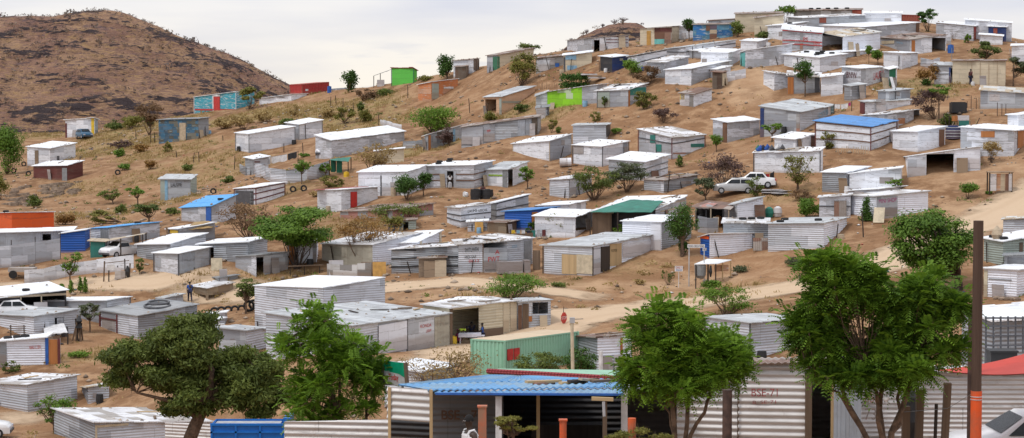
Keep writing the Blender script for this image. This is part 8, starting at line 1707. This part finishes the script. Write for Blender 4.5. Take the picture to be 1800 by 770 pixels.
# red sail
m = MB(); a, b, c = P3(1646, 650, 50.5), P3(1850, 652, 49), P3(1850, 606, 52.5); n = 10
for i in range(n):
    for j in range(3):
        def q(u, v): P = a.lerp(b.lerp(c, v), u); P.z -= .10 * math.sin(u * math.pi) + .05 * math.sin(v * math.pi) * u; return P
        Q = [q(i / n, j / 3), q((i + 1) / n, j / 3), q((i + 1) / n, (j + 1) / 3), q(i / n, (j + 1) / 3)]; m.face(Q, smooth=True); m.face([p - Vector((0, 0, .02)) for p in Q][::-1], smooth=True)
sail = mk('shade_sail', 'red triangular shade sail stretched from the right edge', 'shade sail', a); m.build('canvas', MAT['canopy'], sail)
m = MB(); P = b; m.tube([(P.x, P.y, gz(P) - .2), (P.x, P.y, P.z + .3)], .05, 8); m.build('pole', MAT['grey'], sail)
# poles
def pole(label, px0, px1, ptop, D, mat, paint=None, name='steel_pole', cat='pole', lean=0.0, square=False, cap=False):
    A, B = P3(px0, ptop, D), P3(px1, ptop, D); rr = (B.x - A.x) / 2; c = (A + B) / 2; r = mk(name, label, cat, (c.x, c.y, gz(c))); m = MB(); zb = gz(c) - .3
    if square: m.beam((c.x - lean, c.y, zb), (c.x, c.y, c.z), rr * 2)
    else: m.tube([(c.x - lean, c.y, zb), (c.x - lean / 2, c.y, (zb + c.z) / 2), (c.x, c.y, c.z)], rr, 14)
    m.build('shaft', MAT[mat], r)
    if paint: zt = z_at(c.y, paint[0]); m = MB(); m.tube([(c.x, c.y, zb), (c.x, c.y, zt)], rr * 1.12, 14); m.build('painted_base', MAT[paint[1]], r)
    if paint:
        for yy in (697, 702): z = z_at(c.y, yy); m = MB(); torus(m, (c.x, c.y, z), rr * 1.14, .008, (0, 0, 1), 14, 5); m.build('wire_ring', MAT['lgrey'], r)
    if cap: m = MB(); m.box((c.x, c.y, c.z + .01), (rr * 2.4, rr * 2.4, .03)); m.build('cap', MAT[mat], r)
    return r
pole('tall brown wooden pole with orange painted base at the right', 1711,1729,388, 43, 'polewood', (687, 'hotp'), 'utility_pole', 'pole')
pole('thin dark rusty pole just left of the tall wooden pole', 1702,1711,545, 50, 'brownpole')
pole('rusty square post with peeling orange paint beside the man in the singlet', 840.5,855,715, 43, 'rustpole', cap=True, square=True)
pole('short orange pipe post standing before the dark shop bay', 983.5,996,739, 44, 'hotp', cap=True)
pole('orange and white pipe post right of the white shop post', 1103.5,1118,735, 44, 'rustpole', cap=False)
pole('tall dark rust pipe post in front of the corrugated shed', 1270,1287,685, 44, 'brownpole')
r = pole('weathered wooden post with a short crosspiece before the dark shop bay', 1059.5,1067,700, 44.5, 'wood', name='tee_post', square=True)
A, B = P3(1040, 700.5, 44.4), P3(1078, 702, 44.4); m = MB(); m.beam(A, B, .09, .07); m.build('crosspiece', MAT['lwood'], r); m = MB(); m.beam(P3(1061, 706, 44.3), P3(1062, 732, 44.3), .05, .03); m.build('strip', MAT['lgrey'], r)
for i, (a, b, t, ln) in enumerate(((1586,1599,714,.0),(1611,1624,685,-.05),(1660,1672,673,-.12),(1643,1649,710,-.06))):
    pole(['weathered grey fence post, lowest of the four behind the bushy tree','broad wooden fence post, second of the four behind the bushy tree','tallest leaning wooden fence post near the tall pole','thin dark stick between the wooden fence posts'][i], a, b, t, 46, 'wood' if i < 3 else 'dwood', name='fence_post', cat='post', lean=-ln, square=i < 3)
m = MB(); W_ = [P3(1560, 727, 46), P3(1592, 724, 45.9), P3(1617, 722, 45.9), P3(1666, 718, 45.9), P3(1712, 690, 44)]; m.tube(W_, .006, 4, cap=False); tag(m.build('fence_wire', MAT['grey']), 'thin fence wire strung between the wooden posts at the right', 'wire')
# lattice panel and black box
r = mk('steel_lattice', 'black square steel lattice panel at the right edge', 'lattice', P3(1770, 625, 62)); m = MB()
for i in range(9): a = 1733 + i * 13; m.beam(P3(a, 556, 62), P3(a, 620, 62), .045)
for j in (559, 573, 590, 607): m.beam(P3(1731, j, 61.95), P3(1840, j, 61.95), .045)
m.build('bars', MAT['dgrey'], r)
for a in (1733, 1837): P = P3(a, 620, 62); m = MB(); m.beam((P.x, P.y, gz(P) - .3), P, .07); m.build('post', MAT['dgrey'], r)
m = MB(); A, B = P3(1738, 618, 60), P3(1784, 618, 60); c = (A + B) / 2; m.box((c.x, c.y, c.z - .6), (B.x - A.x, .6, 1.25)); m.box((c.x, c.y, c.z + .03), (B.x - A.x + .06, .66, .05)); tag(m.build('black_crate', MAT['black']), 'black box standing under the steel lattice', 'crate')
S('low grey shack with white roof behind the steel lattice', 1690,1748,1870, 655, 545,566,556, 'g','rw', D=88, short=5, rnd_pan=False, st=1)
# blue skip
B0 = P3(438, 800, 90); r = mk('steel_skip', 'bright blue open steel bin with a raised right end between the foreground trees', 'skip', (B0.x, B0.y, gz(B0)))
a, b = P3(372, 746, 90), P3(500, 746, 90); w = b.x - a.x; zt = a.z; zb = gz(B0) - .2
for (cx_, cy_, sx, sy) in ((0, 0, w, .05), (0, 1.5, w, .05), (-w / 2, .75, .05, 1.5), (w / 2, .75, .05, 1.5)): m = MB(); m.box(((a.x + b.x) / 2 + cx_, a.y + cy_, (zt + zb) / 2), (sx, sy, zt - zb)); m.build('side_panel', MAT['skip'], r)
for cx_ in (-w / 2, -w / 6, w / 6, w / 2): m = MB(); m.box(((a.x + b.x) / 2 + cx_, a.y - .05, (zt + zb) / 2), (.08, .08, zt - zb + .06)); m.build('rib', MAT['skip'], r)
m = MB(); m.box(((a.x + b.x) / 2, a.y - .05, zt), (w + .1, .1, .09)); m.box(((a.x + b.x) / 2, a.y - .05, zt - .32), (w + .1, .08, .07)); m.build('top_rail', MAT['skip'], r)
m = MB(); m.box((b.x + .1, a.y + .7, zt + .05), (.3, 1.5, .45)); m.build('raised_end', MAT['skip'], r)
m = MB(); m.box(((a.x + b.x) / 2 - .1, a.y + .75, zt - .12), (w - .3, 1.35, .1)); m.build('cover', MAT['lgrey'], r)
# ------------------------------------------------------------------ loose stones, litter, tufts
def icos(pts, szs, flat=.7):
    base_ = np.array([(0, 0, 1), (1, 0, 0), (0, 1, 0), (-1, 0, 0), (0, -1, 0), (0, 0, -1)], float); fc = np.array([(0, 1, 2), (0, 2, 3), (0, 3, 4), (0, 4, 1), (5, 2, 1), (5, 3, 2), (5, 4, 3), (5, 1, 4)])
    n = len(pts); rs = np.random.RandomState(2); V = base_[None] * (1 + .5 * (rs.rand(n, 6, 1) - .5)); a = rs.rand(n) * 6.28; c, s = np.cos(a)[:, None], np.sin(a)[:, None]
    V = np.stack([V[..., 0] * c - V[..., 1] * s, V[..., 0] * s + V[..., 1] * c, V[..., 2] * flat], -1) * np.array(szs)[:, None, None] + np.array(pts)[:, None]
    return V.reshape(-1, 3), (fc[None] + (np.arange(n) * 6)[:, None, None]).reshape(-1, 3)
T = NT('loose_stone'); g_ = T.n('ShaderNodeNewGeometry').outputs['Random Per Island']; c = T.mix(g_, (.10, .07, .05, 1), (.42, .33, .25, 1)); defm('stone', T.done(c, .95))
V, Fq = icos([tuple(p) for p, s in STONES], [s for p, s in STONES], .8); o = link('roof_stones', np_mesh('roof_stones', V, Fq, MAT['stone'])); tag(o, 'scattered stones and bricks weighing down the shack roofs', 'stones', kind='stuff')
rs = np.random.RandomState(9)
def scatter(n, x0, x1, y0, y1, s0, s1, pw=2.5):
    X = rs.uniform(x0, x1, n); Y = rs.uniform(y0, y1, n); ok = np.abs(X) < Y * .26 + 3; X, Y = X[ok], Y[ok]; s = s0 + (s1 - s0) * rs.rand(len(X)) ** pw; return X, Y, s
X, Y, s = scatter(42000, -85, 85, 110, 340, .04, .34, 5); cl_ = vnoise(X, Y, 5, 77) + vnoise(X, Y, 14, 78); ok = cl_ > .02; X, Y, s = X[ok], Y[ok], s[ok]
V, Fq = icos(np.stack([X, Y, Hv(X, Y) + s * .25], 1), s, .6); o = link('gravel', np_mesh('gravel', V, Fq, MAT['stone'])); tag(o, 'stones and rubble strewn over the bare hillside', 'stones', kind='stuff')
T = NT('litter_bits'); g_ = T.n('ShaderNodeNewGeometry').outputs['Random Per Island']; rp = T.n('ShaderNodeValToRGB'); rp.color_ramp.interpolation = 'CONSTANT'; rp.color_ramp.elements[0].color = (.7, .7, .7, 1)
for p_, c in ((.45, (.35, .33, .3, 1)), (.6, (.04, .04, .045, 1)), (.75, (.6, .55, .45, 1)), (.88, (.05, .15, .35, 1)), (.94, (.4, .05, .04, 1))): e = rp.color_ramp.elements.new(p_); e.color = c
rp.color_ramp.elements[-1].color = (.4, .05, .04, 1); T.l(g_, rp.inputs[0]); defm('litter', T.done(rp.outputs[0], .7))
X, Y, s = scatter(5200, -85, 85, 115, 330, .05, .22, 3); cl_ = vnoise(X, Y, 7, 97); ok = cl_ > .08; X, Y, s = X[ok], Y[ok], s[ok]
V, Fq = icos(np.stack([X, Y, Hv(X, Y) + s * .3], 1), s, .35); o = link('litter', np_mesh('litter', V, Fq, MAT['litter'])); tag(o, 'small bits of litter blown across the settlement ground', 'litter', kind='stuff')
def tufts(name, label, n, mask_fn, hgt, wid, mat, blades=9, seed=3):
    rs = np.random.RandomState(seed); X = rs.uniform(-85, 85, n * 6); Y = rs.uniform(112, 345, n * 6); mk_ = mask_fn(X, Y); ok = (rs.rand(len(X)) < mk_) & (np.abs(X) < Y * .26 + 3); X, Y = X[ok][:n], Y[ok][:n]; m_ = len(X)
    Xb = np.repeat(X, blades) + rs.normal(0, wid, m_ * blades); Yb = np.repeat(Y, blades) + rs.normal(0, wid, m_ * blades); Zb = Hv(Xb, Yb) - .03; h = np.repeat(hgt * (.5 + rs.rand(m_)), blades) * (.6 + .6 * rs.rand(m_ * blades))
    a = rs.rand(m_ * blades) * 6.28; bw = .03 + .05 * rs.rand(m_ * blades); ln = rs.normal(0, .35, (m_ * blades, 2)) * h[:, None]
    P0 = np.stack([Xb - np.cos(a) * bw, Yb - np.sin(a) * bw, Zb], 1); P1 = np.stack([Xb + np.cos(a) * bw, Yb + np.sin(a) * bw, Zb], 1); P2 = np.stack([Xb + ln[:, 0], Yb + ln[:, 1], Zb + h], 1)
    V = np.stack([P0, P1, P2], 1).reshape(-1, 3); Fq = np.arange(len(V)).reshape(-1, 3); t = np.repeat(rs.rand(m_), blades) * .7 + .3 * rs.rand(m_ * blades)
    o = link(name, np_mesh(name, V, Fq, mat, tint=t)); tag(o, label, 'grass', kind='stuff')
gmask = lambda X, Y: np.clip(blobs(GR, X, Y), 0, 1) * .9
tufts('dry_grass', 'dry golden grass growing in patches on the slope', 15000, lambda X, Y: gmask(X, Y) * (vnoise(X, Y, 3, 55) > -.1), .30, .26, LM['tan'], 9, 3)
def brush(name, label, n, mask_fn, s0, s1, mat, seed, k=26):
    rs = np.random.RandomState(seed); X = rs.uniform(-85, 85, n * 8); Y = rs.uniform(125, 345, n * 8); ok = (rs.rand(len(X)) < mask_fn(X, Y)) & (np.abs(X) < Y * .26 + 3); X, Y = X[ok][:n], Y[ok][:n]; n = len(X); s = rs.uniform(s0, s1, n)
    d = unit(rs, n * k); d[:, 2] = np.abs(d[:, 2]); P = np.repeat(np.stack([X, Y, Hv(X, Y)], 1), k, 0) + d * np.repeat(s, k)[:, None] * np.array([1.2, 1.0, .75]) * rs.rand(n * k)[:, None] ** .5
    a = unit(rs, n * k); b = np.cross(a, unit(rs, n * k)); q = np.repeat(s, k)[:, None] * .26; V, Fq, t = quads(P, a * q, b * q * .6, np.clip(np.repeat(rs.rand(n), k) * .7 + .3 * rs.rand(n * k), 0, 1)); o = link(name, np_mesh(name, V, Fq, mat, tint=t)); tag(o, label, 'brush', kind='stuff')
brush('dry_brush', 'low dry brown brush over the left slope and between shacks', 800, lambda X, Y: np.clip(gmask(X, Y) * .8 + (vnoise(X, Y, 12, 61) > .15) * .25 * (X < 20), 0, 1), .2, .6, LM['tan'], 41)
brush('green_brush', 'low green brush dotted over the hillside', 620, lambda X, Y: np.clip(gmask(X, Y) * .35 + (vnoise(X, Y, 10, 62) > .15) * .25, 0, 1), .15, .45, LM['olive'], 42)
tufts('sparse_grass', 'sparse pale tufts of dry grass over the bare ground', 2600, lambda X, Y: (vnoise(X, Y, 6, 56) > .12) * .35, .22, .2, LM['tan'], 6, 4)
tufts('green_weeds', 'small green weeds scattered between the shacks', 1300, lambda X, Y: (vnoise(X, Y, 8, 57) > .2) * .3, .2, .22, LM['green'], 8, 5)
# scrub on the hills: many small bare bushes
def hill_scrub(name, label, HH, n, smin, smax, mat, crest_n, seed):
    XX, YY, Z = HH; rs = np.random.RandomState(seed); ny, nx = XX.shape; j = rs.randint(2, ny - 2, n * 3); i = rs.randint(2, nx - 2, n * 3)
    ok = (Z[j, i] > Z.min() + 3) & (YY[j, i] < YY.mean() + 40); j, i = j[ok][:n], i[ok][:n]
    cj = np.argmax(Z, 0); ci = rs.randint(4, nx - 4, crest_n); j = np.concatenate([j, cj[ci]]); i = np.concatenate([i, ci])
    s = rs.uniform(smin, smax, len(j)) * np.where(rs.rand(len(j)) < .12, 1.7, 1.0); k = 16; C = np.stack([XX[j, i], YY[j, i], Z[j, i] + s * .45], 1)
    d = unit(rs, len(j) * k); P = np.repeat(C, k, 0) + d * np.repeat(s, k)[:, None] * np.array([1.0, .8, .55]) * rs.rand(len(d))[:, None] ** .4
    a = unit(rs, len(P)); b = np.cross(a, unit(rs, len(P))); q = np.repeat(s, k)[:, None] * .30; V, Fq, t = quads(P, a * q, b * q * .6, np.repeat(rs.rand(len(j)), k))
    o = link(name, np_mesh(name, V, Fq, mat, tint=t)); tag(o, label, 'scrub', kind='stuff')
hill_scrub('hill_scrub', 'grey brown thorn scrub covering the large rocky hill', h1, 2400, .4, 1.1, LM['scrub'], 90, 5)
hill_scrub('hilltop_scrub', 'bare thorn scrub on the small rocky hilltop', h2, 260, .35, .8, LM['scrub'], 6, 6)
# bare trees standing on the small hilltop
for i, (px, py, wd, hh) in enumerate(((1032,50,9,9),(1058,42,8,6),(1078,40,14,9),(1095,39,20,10),(1003,66,8,8))):
    base_ = PD(px, py, 430); D_ = 430; p_ = F / D_; rs_ = np.random.RandomState(i); ww = wd / p_ / 2; hgt = hh / p_
    XX, YY, Z = h2; k = np.argmin(np.abs(XX[0] - base_.x)); jj = np.argmax(Z[:, k]); bz = Z[jj, k]; bx, by = XX[jj, k], YY[jj, k]; m = MB()
    for q in range(26):
        t = unit(rs_, 1)[0]; e = Vector((bx + t[0] * ww, by + t[1] * ww * .6, bz + hgt * (.55 + .45 * abs(t[2])))); mid = Vector((bx, by, bz + hgt * .3)).lerp(e, .5) + Vector(unit(rs_, 1)[0]) * .2
        m.tube([(bx, by, bz - .2), (bx + rs_.uniform(-.1, .1), by, bz + hgt * .3), mid, e], [.10, .07, .045, .03], 3, cap=False)
    r = mk('bare_tree', ['bare grey tree on the left shoulder of the small hilltop','small bare tree left of the pair on the small hilltop','bare spreading tree at the peak of the small hilltop','widest bare tree at the peak of the small hilltop','lowest bare tree on the left slope of the small hilltop'][i], 'tree', (bx, by, bz)); m.build('branches', MAT['greytwig'], r)
